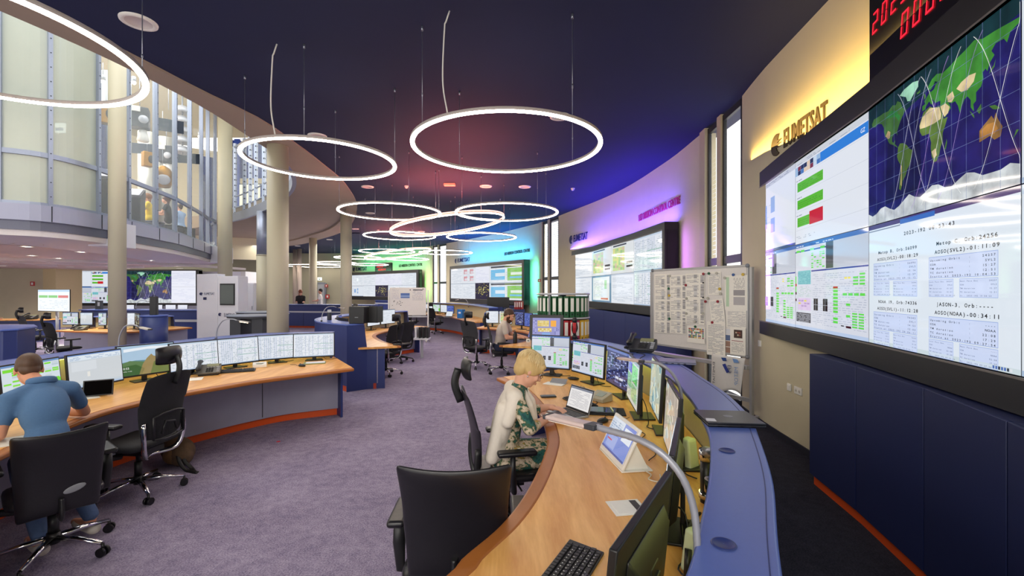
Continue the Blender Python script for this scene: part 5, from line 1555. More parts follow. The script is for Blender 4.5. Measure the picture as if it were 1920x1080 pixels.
for i, (a, b, z0, z1, fn, lab) in enumerate(R1):
    if fn is None: fn = mapdoc('#b4bcae', '#6f9aa8') if i == 4 else mapdoc('#b3a89c', '#96897c')
    monitor(a, b, z0, z1, fn, lab, 'desk monitors on the near console', tilt=.06 if i < 6 else .1)
# touch panel monitor standing on the far end of the counter
def planner(c):
    c.rect(0, 0, 1, 1, '#8c8cc4', 0); c.rect(.18, .5, .6, .85, '#e0c878', 1); c.cells(.2, .52, .6, .84, 6, 3, ['#c8b05c', '#dfd0a0'], .8, 2); c.rect(.66, .5, .86, .85, '#f0a830', 1); c.rect(.2, .2, .7, .42, '#d8c070', 1); c.cells(.2, .2, .7, .42, 7, 2, ['#c0a85c', '#e6dcb8'], .8, 2); c.rect(.35, .03, .65, .15, '#7fa8e0', 1)
    c.cells(.02, .1, .16, .9, 2, 8, ['#a8a8dc', '#6c6cb0'], .8, 2)
    c.cells(.8, .05, .98, .45, 3, 6, ['#a8a8dc', '#6c6cb0'], .8, 2)
monitor((.22, 5.72), (.64, 5.62), 1.125, 1.445, planner, 'thick black-framed touch screen with purple and yellow plan on the blue counter end', None, desk=1.11, tilt=.12, bez=.04, cablex=False)

# ---------------------------------------------------------------- things on the near console
DZ = .751
p = P(1085, 1050, DZ)
keyboard(.215, 1.60, DZ, 1.06, 'near black compact keyboard at the bottom of the beech desk', w=.30)
def cover(x, y, rz, label, w=.16, d=.10):
    t = thing('cable_outlet', label, 'desk fitting', (x, y, DZ), rz)
    m = MB(); m.box((0, 0, .0015), (w, d, .003)); m.obj('frame', WHITEM, t, bevel=.001)
    m = MB(); m.box((-.006, .02, .004), (w - .03, d * .55, .003)); m.obj('flap', WHITEM, t, bevel=.001)
    m = MB(); m.box((0, -d * .3, .0033), (w - .02, d * .2, .001)); m.obj('slot', BLACK, t)
    return t
q = P(1176, 952, DZ); cover(q.x, q.y, 1.72, 'white desk cable outlet cover in front of the large black monitor back', .14, .16)
q = P(1040, 720, DZ); 
t = thing('cable_outlet', 'open grey cable outlet flap on the desk below the leftmost monitor', 'desk fitting', (q.x, q.y, DZ), -.5)
m = MB(); m.box((0, 0, .002), (.22, .14, .004)); m.obj('frame', WHITEM, t); m = MB(); m.T = Matrix.Translation((0.02, .03, .004)) @ Matrix.Rotation(.5, 4, 'X'); m.box((.0, .04, 0), (.18, .08, .004)); m.obj('flap', MGREY, t)
q = P(1028, 744, DZ); 
t = thing('mobile_phone', 'dark mobile phone lying on the beech desk in front of the blonde woman', 'phone', (q.x, q.y, DZ), .12)
m = MB(); m.box((0, 0, .006), (.145, .072, .012)); m.obj('body', M('phone_case', '#3a3c40', .4), t, bevel=.004); m = MB(); m.box((0, 0, .0125), (.135, .064, .001)); m.obj('glass', BLACKS, t)
q = P(1090, 742, DZ)
keyboard(.60, 3.98, DZ, -1.22, 'black keyboard behind the open silver laptop', w=.40)
def doc2(c): c.rect(0, 0, 1, 1, '#e9e6e4', 0); c.rect(0, .9, 1, 1, '#7d8290', 1); c.dashes(.08, .1, .92, .85, 12, '#a9a7ae', .8, 2, .3, .4)
laptop_open(.44, 3.60, DZ, -1.05, 'open silver laptop the blonde woman types on', doc2, w=.30, d=.20, ang=108)
q = P(1130, 772, DZ)
t = thing('tablet', 'black tablet in a folded black cover with a pale pen on it', 'tablet', (q.x, q.y, DZ), -.25)
m = MB(); m.box((.03, 0, .005), (.30, .22, .010), .1); m.obj('cover', FABRIC, t, bevel=.003)
m = MB(); m.box((-.01, .0, .014), (.25, .18, .008), .0); tb_ = m.obj('body', BLACK, t, bevel=.003); m = MB(); m.box((-.01, 0, .0185), (.22, .15, .001)); m.obj('glass', M('tablet_glass', '#27403a', .1), tb_)
t2 = thing('pen', 'pale green pen lying on the black tablet', 'pen', (q.x + .07, q.y - .01, DZ + .026), .0)
m = MB(); m.tube([(-.0, -.06, 0), (0.005, .06, 0)], .006, 8); m.obj('barrel', M('pen_green', '#dfe6b0', .4), t2)
m = MB(); m.tube([(0.005, .06, 0), (0.006, .072, 0)], [.006, .002], 8); m.obj('tip', BLACK, t2)
q = P(1130, 792, DZ); mouse(q.x, q.y, DZ, -.9, 'black mouse beside the black tablet on the near desk')
q = P(1128, 737, DZ)
t = thing('card_reader', 'pale sloping box terminal on the desk under the dark blue monitor', 'device', (.80, 4.08, DZ), -.9)
m = MB(); m.hexa([(-.09, -.07, 0), (.09, -.07, 0), (.09, .07, 0), (-.09, .07, 0), (-.09, -.07, .03), (.09, -.07, .03), (.09, .07, .075), (-.09, .07, .075)]); m.obj('body', M('terminal_beige', '#b0a890', .5), t, bevel=.004)
m = MB(); m.hexa([(-.03, -.03, .044), (.05, -.03, .044), (.05, .04, .066), (-.03, .04, .066), (-.03, -.03, .047), (.05, -.03, .047), (.05, .04, .069), (-.03, .04, .069)]); m.obj('display', M('lcd_grey', '#9aa69a', .3), t)
# touch terminal (tilted) on white wedge
def deskapp(c):
    c.rect(0, 0, 1, 1, '#8494d4', 0); c.rect(0, .55, .55, 1, '#d4dce8', 1); c.cells(.02, .6, .5, .95, 5, 5, ['#9fb0c8', '#c2cede'], .8, 2); c.rect(.6, .5, .97, .9, '#e4e8f0', 2); c.rect(.1, .1, .5, .5, '#a4b0e0', 2); c.rect(.1, .3, .3, .34, '#cc5c66', 3); c.rect(0, 0, 1, .06, '#5c66a0', 3)
tablet_easel((.55, 2.82), (.60, 2.45), DZ, .245, deskapp, 'white-framed touch terminal leaning on a wedge stand, on the near desk', lean=.45)
# hand-held device and knick-knacks under the second monitor
q = P(1075, 712, DZ); t = thing('headset_case', 'small black pouch on the desk below the second monitor', 'pouch', (q.x, q.y, DZ), -.4)
m = MB(); m.ell((0, 0, .016), (.07, .035, .016)); m.obj('body', BLACK, t); m = MB(); m.box((0, 0, .031), (.06, .008, .004)); m.obj('flap', DGREY, t)
# desk phone, closed grey and dark laptops on the counter
CZT = 1.111
desk_phone(1.36, 4.72, CZT, -.45, 'black and grey desk telephone standing on the blue counter beside the whiteboard', DGREY, 1.15)
laptop_closed(1.47, 3.98, CZT, -.35, 'closed silver-grey laptop on the blue counter behind the telephone', M('laptop_lilac', '#8d8fa6', .4, metal=.4), w=.30, d=.21)
laptop_closed(1.06, 2.20, CZT, -.10, 'closed dark laptop with a scrap of white paper lying across the blue counter', M('laptop_dark', '#23252e', .3, metal=.3), w=.26, d=.23, sticker=True)
# round grommets in the counter
for px, py, lab in ((1363, 845, 'far'), (1357, 1020, 'near')):
    q = P(px, py, CZT)
    t = thing('grommet', 'round blue grommet in the near counter, ' + ('the one nearer the dark laptop' if lab == 'far' else 'the one nearer the bottom edge'), 'grommet', (q.x, q.y, CZT))
    m = MB(); m.lathe([(.001, .001), (.024, .001), (.026, .0025), (.029, .0025), (.031, 0)], 30); m.obj('cap', BLUE, t)
# gooseneck lamps: near one sweeping over the desk, far one over the monitors
pts = [(.45, 1.12, .76), (.465, 1.13, .95), (.468, 1.13, 1.08), (.461, 1.14, 1.20), (.424, 1.15, 1.29), (.357, 1.2, 1.343), (.253, 1.33, 1.345)]
gooseneck(pts, (-.143, .17, -.012), 'foreground gooseneck lamp with long rose-grey head, sweeping over the near desk towards the woman', r=.009, hw=.024, hl=.17)
pts = [(1.03, 2.72, .76), (1.046, 2.75, .945), (1.035, 2.75, 1.134), (.992, 2.75, 1.23), (.936, 2.75, 1.285), (.897, 2.8, 1.30), (.845, 2.85, 1.30)]
gooseneck(pts, (-.15, .25, -.01), 'second gooseneck lamp with pink-grey head in front of the dark blue monitor', r=.009, hw=.024, hl=.2)
# monitor arms, cables and adapters in the gap behind the monitors
def arm(x, y, rz, label):
    t = thing('articulated_mount', label, 'screen mount', (x, y, .75), rz, 'screen mounts under the counter')
    m = MB(); m.cyl((0, 0, 0), .028, .20, 20); m.obj('post', BLACK, t)
    m = MB(); m.cyl((0, 0, .20), .033, .05, 20); m.cyl((0, 0, .02), .034, .03, 20); m.obj('collar', CHROME, t)
    m = MB(); m.tube([(0, 0, .235), (-.09, .05, .27), (-.17, .02, .26)], [.028, .022, .02], 12); m.obj('arm', STEEL, t)
    m = MB(); m.box((-.19, .01, .26), (.03, .08, .08)); m.obj('bracket', BLACK, t, bevel=.004)
    return t
def speakerbox(x, y, rz, label):
    t = thing('adapter_housing', label, 'device', (x, y, .751), rz)
    m = MB(); m.hexa([(-.045, -.05, 0), (.045, -.05, 0), (.045, .05, 0), (-.045, .05, 0), (-.04, -.03, .16), (.04, -.03, .16), (.04, .03, .16), (-.04, .03, .16)]); m.obj('shell', M('pale_green_plastic', '#c9d4b0', .45), t, bevel=.012, seg=3)
    m = MB(); m.tube([(-.05, 0, .10), (-.075, -.02, .02), (-.085, -.03, -.03)][:2], .012, 10); m.obj('lever', BLACK, t)
    return t
arm(.80, 1.78, 2.2, 'chrome and black monitor arm post close to the near counter edge'); arm(.92, 2.12, 1.9, 'bulky chrome monitor arm joint below the dark laptop')
speakerbox(.66, 1.58, .4, 'pale green rounded device with black lever behind the monitor back'); speakerbox(1.0, 2.55, .6, 'pale green box behind the edge-on map monitor')
speakerbox(.33, .98, .5, 'pale green rounded clamp at the bottom edge behind the nearest monitor')
def cable_thing(pts, r, mat, label):
    b = Vector(pts[0]); m = MB(); m.tube(spline([Vector(p) - b for p in pts], 50), r, 6); o = m.obj('cable', mat, None); o.location = b; return tag(o, label, 'cable', None)
CB_ = M('cable_blue', '#2f6f8c', .5); CW = M('cable_white', '#d8d6c8', .5)
for k in range(3):
    c0 = Vector((.50 + .02 * k, 1.28 + .03 * k, .757 + .012 * k)); cable_thing([c0 + Vector((.05 * math.cos(a), .065 * math.sin(a), .004 * math.sin(3 * a))) for a in [q * 1.05 for q in range(7 + k)]], .004, CB_, ['lowest loop of blue network cable under the counter', 'middle loop of blue network cable under the counter', 'top loop of blue network cable under the counter'][k])
cable_thing([(.45, 1.12, .757), (.5, 1.2, .757), (.44, 1.3, .757), (.52, 1.42, .757), (.60, 1.5, .757)], .004, BLACK, 'black cable snaking over the desk behind the large monitor back')
cable_thing([(.66, 1.72, .757), (.70, 1.85, .80), (.76, 1.92, .757), (.84, 2.0, .757)], .007, BLACK, 'thick black cable between monitor back and counter')
cable_thing([(.80, 2.62, .757), (.88, 2.75, .757), (.84, 2.95, .757), (.92, 3.1, .757), (.86, 3.2, .757)], .003, BLACK, 'thin black cable on the desk beside the touch terminal')
cable_thing([(.74, 3.55, .757), (.80, 3.7, .757), (.70, 3.85, .757), (.76, 4.0, .757), (.70, 4.2, .757), (.78, 4.4, .757)], .003, BLACK, 'thin black cable curling below the dark blue monitor')
cable_thing([(.66, 4.3, .757), (.72, 4.45, .79), (.62, 4.55, .757), (.72, 4.65, .757)], .003, BLACK, 'loose black cable loop under the second monitor')
cable_thing([(.72, 2.5, .757), (.75, 2.42, .757), (.72, 2.36, .757), (.77, 2.33, .757), (.80, 2.42, .757)], .003, CW, 'white cable bundle behind the touch terminal')
cable_thing([(1.14, 3.9, 1.113), (1.2, 4.2, 1.113), (1.32, 4.45, 1.113), (1.28, 4.62, 1.113), (1.40, 4.66, 1.113)], .004, BLACK, 'black telephone cable on the blue counter')
t = thing('puck_device', 'round dark disc device on the desk under the counter near the bottom edge', 'device', (.44, 1.10, .751)); m = MB(); m.lathe([(.001, .012), (.03, .012), (.036, .008), (.036, 0)], 28); m.obj('body', M('puck_green', '#26302a', .3), t); m = MB(); m.lathe([(.024, .0125), (.026, .0125)], 28); m.obj('ring', LGREY, t)

# ---------------------------------------------------------------- things on the left console
q = P(183, 744, DZ)
t = thing('tablet', 'small black switched-off tablet standing on the left console desk', 'tablet', (q.x, q.y, DZ), .55)
m = MB(); m.T = Matrix.Rotation(-.28, 4, 'X'); m.box((0, .005, .085), (.22, .010, .15)); m.obj('body', BLACK, t, bevel=.004); m = MB(); m.T = Matrix.Rotation(-.28, 4, 'X'); m.box((0, -.001, .085), (.20, .002, .13)); m.obj('glass', M('tablet_off', '#060607', .9, spec=.05, var=0), t); m = MB(); m.T = Matrix.Translation((0, .075, .058)) @ Matrix.Rotation(.35, 4, 'X'); m.box((0, 0, 0), (.1, .006, .11)); m.obj('kickstand', BLACK, t)
q = P(390, 702, DZ); desk_phone(q.x, q.y, DZ, .5, 'grey desk telephone on the left console between two monitors', M('phone_grey', '#5c584e', .45), 1.0)
q = P(442, 697, DZ); keyboard(q.x, q.y, DZ, .42, 'black keyboard on the left console right of the telephone', w=.42)
q = P(566, 687, DZ); mouse(q.x, q.y, DZ, 1.2, 'black mouse near the right end of the left console')
q = P(334, 715, DZ); mouse(q.x, q.y, DZ, .8, 'black mouse left of the telephone on the left console')
q = P(487, 688, DZ); t = thing('card_reader', 'small white sloping box on the left console right of the keyboard', 'device', (q.x, q.y, DZ), .5)
m = MB(); m.hexa([(-.08, -.06, 0), (.08, -.06, 0), (.08, .06, 0), (-.08, .06, 0), (-.08, -.06, .035), (.08, -.06, .035), (.08, .06, .06), (-.08, .06, .06)]); m.obj('body', WHITEM, t, bevel=.004); m = MB(); m.box((0, 0, .049), (.08, .06, .003)); m.obj('display', M('lcd_grey', '#9aa69a', .3), t)
q = P(320, 706, DZ)
t = thing('water_bottle', 'green metal bottle on the left console beside the landscape monitor', 'bottle', (q.x, q.y, DZ))
m = MB(); m.lathe([(.001, 0), (.036, 0), (.038, .01), (.038, .17), (.034, .20), (.02, .225), (.018, .235)], 24); m.obj('body', M('bottle_green', '#1f8a5c', .35, metal=.3), t); m = MB(); m.lathe([(.02, .232), (.022, .236), (.022, .262), (.001, .264)], 20); m.obj('cap', M('bottle_cap', '#1a3a30', .4), t)
q = P(333, 703, DZ); t = thing('drinks_can', 'red and white small can beside the green bottle', 'can', (q.x, q.y, DZ)); m = MB(); m.lathe([(.001, 0), (.024, 0), (.026, .008), (.026, .095), (.022, .103), (.001, .103)], 20); m.obj('body', M('can_red', '#c03030', .35), t); m = MB(); m.lathe([(.0265, .03), (.0265, .06)], 20); m.obj('label', WHITEM, t)
for px, py, w, d, rz, lab in ((350, 712, .30, .20, .5, 'white paper sheet on the left console beside the telephone'), (150, 748, .26, .16, .9, 'white paper sheet by the black tablet on the left console'), (6, 830, .2, .25, .7, 'white paper sheet under the arm of the man in the blue polo shirt')):
    q = P(px, py, DZ); m = MB(); m.box((0, 0, .001), (w, d, .002)); o = m.obj('paper_sheet', M('paper_white', '#ece8df', .8), None); o.location = (q.x, q.y, DZ); o.rotation_euler.z = rz; tag(o, lab, 'paper')
q = P(590, 681, DZ); t = thing('document_folder', 'green and white folder on the right end of the left console under the last monitor', 'folder', (q.x, q.y, DZ), .35); m = MB(); m.box((0, 0, .004), (.28, .18, .008)); m.obj('cover', M('folder_green', '#7f8a58', .6), t); m = MB(); m.box((.01, .01, .010), (.24, .14, .004)); m.obj('pages', WHITEP, t)
p_, tg = at(lerp2(LK, LO, .3), 405); lamp_small(p_.x, p_.y, 1.09, -.05, 'lit curved desk lamp on the left console above its middle monitors')
p_, tg = at(lerp2(LK, LO, .3), 222); lamp_small(p_.x, p_.y, 1.09, -.25, 'curved desk lamp over the gap left of the landscape monitor', False)
p = Vector(LO[-1]); m = MB(); m.box((p.x + .05, p.y - .3, .98), (.012, .05, .09)); 
# ================================================================ office chairs
def chair(style, seat_h=.47, back_top=.98, head=False, fab=None, arms=True, bw=.46, back_bot=.52, emblem=False, chrome=True):
    """origin on the floor at the hub; the sitter looks along +Y"""
    def mk():
        t = thing('office_chair', '', 'chair', (0, 0, 0), 0)
        Fm = fab or LEATHER
        CH = CHROME if chrome else BLACK
        off = .35
        for k in range(5):
            a = off + 2 * PI * k / 5; c, s = math.cos(a), math.sin(a)
            m = MB(); m.tube([(.03 * c, .03 * s, .125), (.16 * c, .16 * s, .115), (.315 * c, .315 * s, .085)], [.026, .021, .015], 10, flat=(1, .75)); l = m.obj('leg', CH, t)
            m = MB(); px, py = .32 * c, .32 * s; q = a + .7 + k
            ux, uy = math.cos(q), math.sin(q)
            for sgn in (-1, 1):
                m.tube([(px + ux * .008 * sgn, py + uy * .008 * sgn, .03), (px + ux * .026 * sgn, py + uy * .026 * sgn, .03)], .0295, 16)
            m.tube([(px, py, .035), (px, py, .085)], .009, 8)
            m.obj('caster', BLACKS, l)
        m = MB(); m.cyl((0, 0, .09), .035, .07, 20); m.cyl((0, 0, .16), .028, .12, 18); m.cyl((0, 0, .28), .018, seat_h - .36, 14); m.obj('gas_lift', BLACK, t)
        m = MB(); m.box((0, -.02, seat_h - .085), (.20, .26, .05)); m.tube([(.1, .05, seat_h - .08), (.24, .06, seat_h - .085)], .007, 8); m.obj('tilt_mechanism', BLACK, t, bevel=.01)
        # seat: rounded slab dished in the middle
        m = MB(); nx, ny = 10, 10; vs = []
        def seat_z(u, v): return .012 * (abs(u) ** 2) - .03 * max(0, v - .6) ** 1.5
        for lay, dz in ((0, -.03), (1, .035)):
            for j in range(ny + 1):
                for i in range(nx + 1):
                    u = -1 + 2 * i / nx; v = -1 + 2 * j / ny
                    r = 1 - .10 * max(0, abs(v)) ** 6
                    x = u * bw * .54 * r * (1 - .04 * v); y = v * .235 * (1 - .08 * abs(u) ** 6) + .02
                    e = 1 if lay else -1
                    ed = max(abs(u), abs(v)) ** 8
                    vs.append((x, y, seat_h - .02 + dz * (1 - .5 * ed) + (seat_z(u, v) if lay else -.0)))
        N1 = (nx + 1) * (ny + 1); fs = []
        for j in range(ny):
            for i in range(nx):
                a0 = j * (nx + 1) + i
                fs.append((a0, a0 + nx + 1, a0 + nx + 2, a0 + 1)); fs.append((N1 + a0, N1 + a0 + 1, N1 + a0 + nx + 2, N1 + a0 + nx + 1))
        ring_ = [i for i in range(nx + 1)] + [j * (nx + 1) + nx for j in range(1, ny + 1)] + [ny * (nx + 1) + i for i in range(nx - 1, -1, -1)] + [j * (nx + 1) for j in range(ny - 1, 0, -1)]
        for a0, b0 in zip(ring_, ring_[1:] + ring_[:1]): fs.append((a0, b0, b0 + N1, a0 + N1))
        m.smooth = True; m.add(vs, fs); m.obj('seat', LEATHER if style != 'mesh' else FABRIC, t, sub=1)
        # backrest: curved shell
        thick = .045 if style == 'leather' else .022
        m = MB(); nx, nz = 12, 12; vs = []
        def back_y(u, w): return -.235 - .16 * (w - .1) * .55 - .02 + .035 * (u * u) + .03 * math.sin(w * PI)
        for lay in (0, 1):
            for j in range(nz + 1):
                for i in range(nx + 1):
                    u = -1 + 2 * i / nx; w = j / nz
                    wd = bw / 2 * ((.90 + .16 * w) if style == 'leather' else (.86 + .18 * math.sin(min(1, w * 1.15) * PI * .62) - .10 * max(0, w - .75) * 4 * .35))
                    z = back_bot + (back_top - back_bot) * w + (.018 * u * u * (1 if w > .5 else -1) if style == 'leather' else -.03 * abs(u) ** 3 * (1 if w > .5 else -1))
                    ed = max(abs(u), abs(2 * w - 1)) ** 8
                    th = thick * (1 - .65 * ed)
                    vs.append((u * wd, back_y(u, w) - (th / 2 if lay == 0 else -th / 2), z))
        N1 = (nx + 1) * (nz + 1); fs = []
        for j in range(nz):
            for i in range(nx):
                a0 = j * (nx + 1) + i
                fs.append((a0, a0 + 1, a0 + nx + 2, a0 + nx + 1)); fs.append((N1 + a0, N1 + a0 + nx + 1, N1 + a0 + nx + 2, N1 + a0 + 1))
        ring_ = [i for i in range(nx + 1)] + [j * (nx + 1) + nx for j in range(1, nz + 1)] + [nz * (nx + 1) + i for i in range(nx - 1, -1, -1)] + [j * (nx + 1) for j in range(nz - 1, 0, -1)]
        for a0, b0 in zip(ring_, ring_[1:] + ring_[:1]): fs.append((a0, a0 + N1, b0 + N1, b0))
        m.smooth = True; m.add(vs, fs); bk = m.obj('backrest', Fm, t, sub=1)
        if emblem:
            m = MB(); m.T = Matrix.Translation((.06, back_y(.2, .28) - thick * .55, back_bot + .14)) @ Matrix.Rotation(-.25, 4, 'Y')
            m.ell((0, 0, 0), (.055, .004, .022), 20, 8); m.obj('oval_emblem', MGREY, bk)
        if style == 'mesh':
            # lumbar frame on the rear
            m = MB()
            y1 = back_y(0, .3) - .035
            pts = [(-.15, y1 - .0, back_bot + .02), (-.15, y1, back_bot + .20), (-.07, y1 - .01, back_bot + .22), (.07, y1 - .01, back_bot + .22), (.15, y1, back_bot + .20), (.15, y1, back_bot + .02)]
            m.tube(pts, .012, 8); m.tube([(-.15, y1, back_bot + .02), (-.05, y1 - .01, back_bot + .0), (.05, y1 - .01, back_bot), (.15, y1, back_bot + .02)], .012, 8)
            m.tube([(-.08, y1 - .01, back_bot + .05), (-.05, y1 - .015, back_bot + .15), (.04, y1 - .015, back_bot + .13), (.07, y1 - .01, back_bot + .06)], .010, 8)
            m.obj('lumbar_frame', BLACK, bk)
        # U-shaped carrier from the mechanism to the back
        m = MB()
        yb = back_y(1, .12) - .02
        pts = [(-bw * .42, yb, back_bot + .16), (-bw * .43, yb - .01, back_bot + .02), (-bw * .33, yb + .02, seat_h - .10), (0, -.12, seat_h - .115), (bw * .33, yb + .02, seat_h - .10), (bw * .43, yb - .01, back_bot + .02), (bw * .42, yb, back_bot + .16)]
        if style == 'leather': pts = [(0, back_y(0, .15) - .03, back_bot + .10), (0, back_y(0, 0) - .03, back_bot - .02), (0, -.16, seat_h - .10)]
        m.tube(spline(pts, 24), .018, 8, flat=(1.3, .8)); m.obj('back_carrier', CH if style == 'mesh' else BLACK, t)
        if arms:
            for s_ in (-1, 1):
                x = s_ * (bw * .54 + .035)
                m = MB(); m.tube([(x * .55, .0, seat_h - .09), (x, .0, seat_h - .07), (x * 1.02, -.01, seat_h + .06), (x * 1.02, -.01, seat_h + .17)], [.018, .02, .022, .018], 10, flat=(1, 1.4)); ar_ = m.obj('armrest', BLACK, t)
                m = MB(); m.box((x * 1.01, .02, seat_h + .19), (.085, .27, .035)); m.obj('arm_pad', LEATHER, ar_, bevel=.016, seg=3)
        if head:
            hz = back_top + .14
            m = MB(); m.tube(spline([(0, back_y(0, .9) - .02, back_top - .10), (0, back_y(0, 1) - .045, back_top + .03), (0, back_y(0, 1) - .02, hz)], 10), .014, 8, flat=(2.0, .8)); m.obj('headrest_post', BLACK, t)
            m = MB(); nx, nz = 8, 6; vs = []
            for lay in (0, 1):
                for j in range(nz + 1):
                    for i in range(nx + 1):
                        u = -1 + 2 * i / nx; w = -1 + 2 * j / nz; ed = max(abs(u), abs(w)) ** 6; th = .045 * (1 - .7 * ed)
                        vs.append((u * .135 * (1 - .08 * w * w), back_y(0, 1) + .02 + .03 * u * u - (th / 2 if lay == 0 else -th / 2) + .015 * w * w, hz + w * .08 * (1 - .12 * u * u)))
            N1 = (nx + 1) * (nz + 1); fs = []
            for j in range(nz):
                for i in range(nx):
                    a0 = j * (nx + 1) + i
                    fs.append((a0, a0 + 1, a0 + nx + 2, a0 + nx + 1)); fs.append((N1 + a0, N1 + a0 + nx + 1, N1 + a0 + nx + 2, N1 + a0 + 1))
            ring_ = [i for i in range(nx + 1)] + [j * (nx + 1) + nx for j in range(1, nz + 1)] + [nz * (nx + 1) + i for i in range(nx - 1, -1, -1)] + [j * (nx + 1) for j in range(nz - 1, 0, -1)]
            for a0, b0 in zip(ring_, ring_[1:] + ring_[:1]): fs.append((a0, a0 + N1, b0 + N1, b0))
            m.smooth = True; m.add(vs, fs); m.obj('headrest', LEATHER if style != 'meshgrey' else GFAB, t, sub=1)
        return t
    return mk
cA = chair('leather', .45, .88, False, emblem=True, bw=.42, back_bot=.36)
cA2 = chair('leather', .47, 1.0, False, bw=.47, back_bot=.50)
cM = chair('mesh', .47, 1.06, True, fab=FABRIC, bw=.46, back_bot=.50)
cW = chair('leatherslim', .46, 1.05, True, fab=LEATHER, bw=.44, back_bot=.50)
cG = chair('mesh', .47, 1.08, True, fab=GFAB, bw=.48, back_bot=.52)
cS = chair('meshb', .46, 1.0, False, fab=FABRIC, bw=.44, back_bot=.50, chrome=False)
def face(dx, dy): return math.atan2(dy, dx) - PI / 2
place('cA', cA, (-3.02, 2.95, 0), face(-.80, .60), 'black leather office chair the man in the blue polo shirt sits on')
place('cA2', cA2, (-.255, 2.20, 0), face(-.03, 1), 'black leather chair seen from behind at the bottom centre, by the near desk')
place('cM', cM, (-3.22, 3.86, 0), face(-.99, .08), 'empty black mesh office chair with headrest at the left console')
place('cW', cW, (-.04, 3.30, 0), face(.98, .20), 'black high-backed chair with headrest the blonde woman sits on')
place('cG', cG, (-.80, 10.2, 0), face(.62, .78), 'empty grey mesh chair beside the bearded man, turned away')
place('cG', cG, (-.22, 9.55, 0), face(.95, .1), 'grey mesh chair with headrest the bearded man sits on')
place('cM', cM, (-2.62, 9.3, 0), face(-.9, .45), 'black chair with headrest at the mid-distance rounded blue console')
place('cS', cS, (-2.75, 11.0, 0), face(-.8, .6), 'black chair behind the headrest chair at the rounded blue console')
place('cM', cM, (-3.10, 18.2, 0), face(.6, .8), 'distant black chair right of the rolling whiteboard, at the console with grey front')
place('cS', cS, (-4.25, 19.0, 0), face(.5, .85), 'distant black chair seen beneath the rolling whiteboard')
place('cM', cM, (-10.1, 10.1, 0), face(.35, .95), 'dark chair with headrest left of the tall cream column, facing the far monitors')
place('cG', cG, (-13.3, 12.5, 0), face(.4, .9), 'grey chair at far left beside the beech desk')
place('cS', cS, (-12.5, 12.9, 0), face(-.9, .1), 'black chair turned sideways at far left, right of the grey chair')
place('cS', cS, (-14.9, 12.6, 0), face(.1, .9), 'small brown-backed chair at the far left picture edge by the low desk')
# ================================================================ people
def fuse(mb, name, mat, parent, vox, smooth_n=4, fac=.5):
    """melt overlapping solids into one continuous surface"""
    tmp = mb.obj('tmp', mat, None)
    md = tmp.modifiers.new('r', 'REMESH'); md.mode = 'VOXEL'; md.voxel_size = vox
    if smooth_n:
        sm = tmp.modifiers.new('s', 'SMOOTH'); sm.iterations = smooth_n; sm.factor = fac
    dg = bpy.context.evaluated_depsgraph_get()
    me = bpy.data.meshes.new_from_object(tmp.evaluated_get(dg))
    me.name = name
    for p in me.polygons: p.use_smooth = True
    om = tmp.data; bpy.data.objects.remove(tmp); bpy.data.meshes.remove(om)
    o = bpy.data.objects.new(name, me); COL.objects.link(o); o.parent = parent
    return o
def cap(m, a, b, ra, rb, n=14, flat=None):
    a = Vector(a); b = Vector(b)
    d = (b - a); L_ = d.length
    pts = []; rs = []
    u = d / L_ if L_ > 1e-6 else Vector((0, 0, 1))
    for q in (-1, -.7, -.35): pts.append(a + u * ra * q); rs.append(ra * math.sqrt(max(.02, 1 - q * q)))
    for k in range(4): pts.append(a + d * k / 3); rs.append(ra + (rb - ra) * k / 3)
    for q in (.35, .7, 1): pts.append(b + u * rb * q); rs.append(rb * math.sqrt(max(.02, 1 - q * q)))
    m.tube(pts, rs, n, flat=flat)
def hand(m, w, d, n, side, curl=.35, s=1.0):
    """w wrist, d finger direction, n back-of-hand normal, side +1: thumb towards n x d"""
    w = Vector(w); d = Vector(d).normalized(); n = Vector(n); n = (n - d * n.dot(d)).normalized(); t = n.cross(d).normalized() * side
    cap(m, w, w + d * .035 * s, .022 * s, .026 * s)
    for k in range(4): cap(m, w + d * .015 * s + t * (.026 - .0175 * k) * s * .8, w + d * .085 * s + t * (.027 - .018 * k) * s, .014 * s, .0115 * s, 10)
    for k, (L_, o) in enumerate(((.072, .030), (.080, .0105), (.074, -.0095), (.058, -.029))):
        p = w + d * .088 * s + t * o * s; a = .10 + .04 * k
        dd = (d + t * (o * 2.2)).normalized()
        r = .0088 * s
        for q, f in enumerate((.45, .32, .26)):
            a += curl * (.6 + .35 * q)
            nd = (dd * math.cos(a) - n * math.sin(a)).normalized()
            e = p + nd * L_ * f * s; cap(m, p, e, r, r * .92, 8); p = e; r *= .93
    p = w + d * .03 * s + t * .024 * s; q1 = p + (d * .45 + t * .75 - n * .25).normalized() * .042 * s; q2 = q1 + (d * .85 + t * .25 - n * .3).normalized() * .034 * s
    cap(m, p, q1, .0135 * s, .0108 * s, 10); cap(m, q1, q2, .0105 * s, .0085 * s, 10)
def headbasis(face_):
    f = Vector(face_).normalized(); r = f.cross(Vector((0, 0, 1))).normalized(); u = r.cross(f).normalized()
    return Matrix((r, f, u)).transposed()
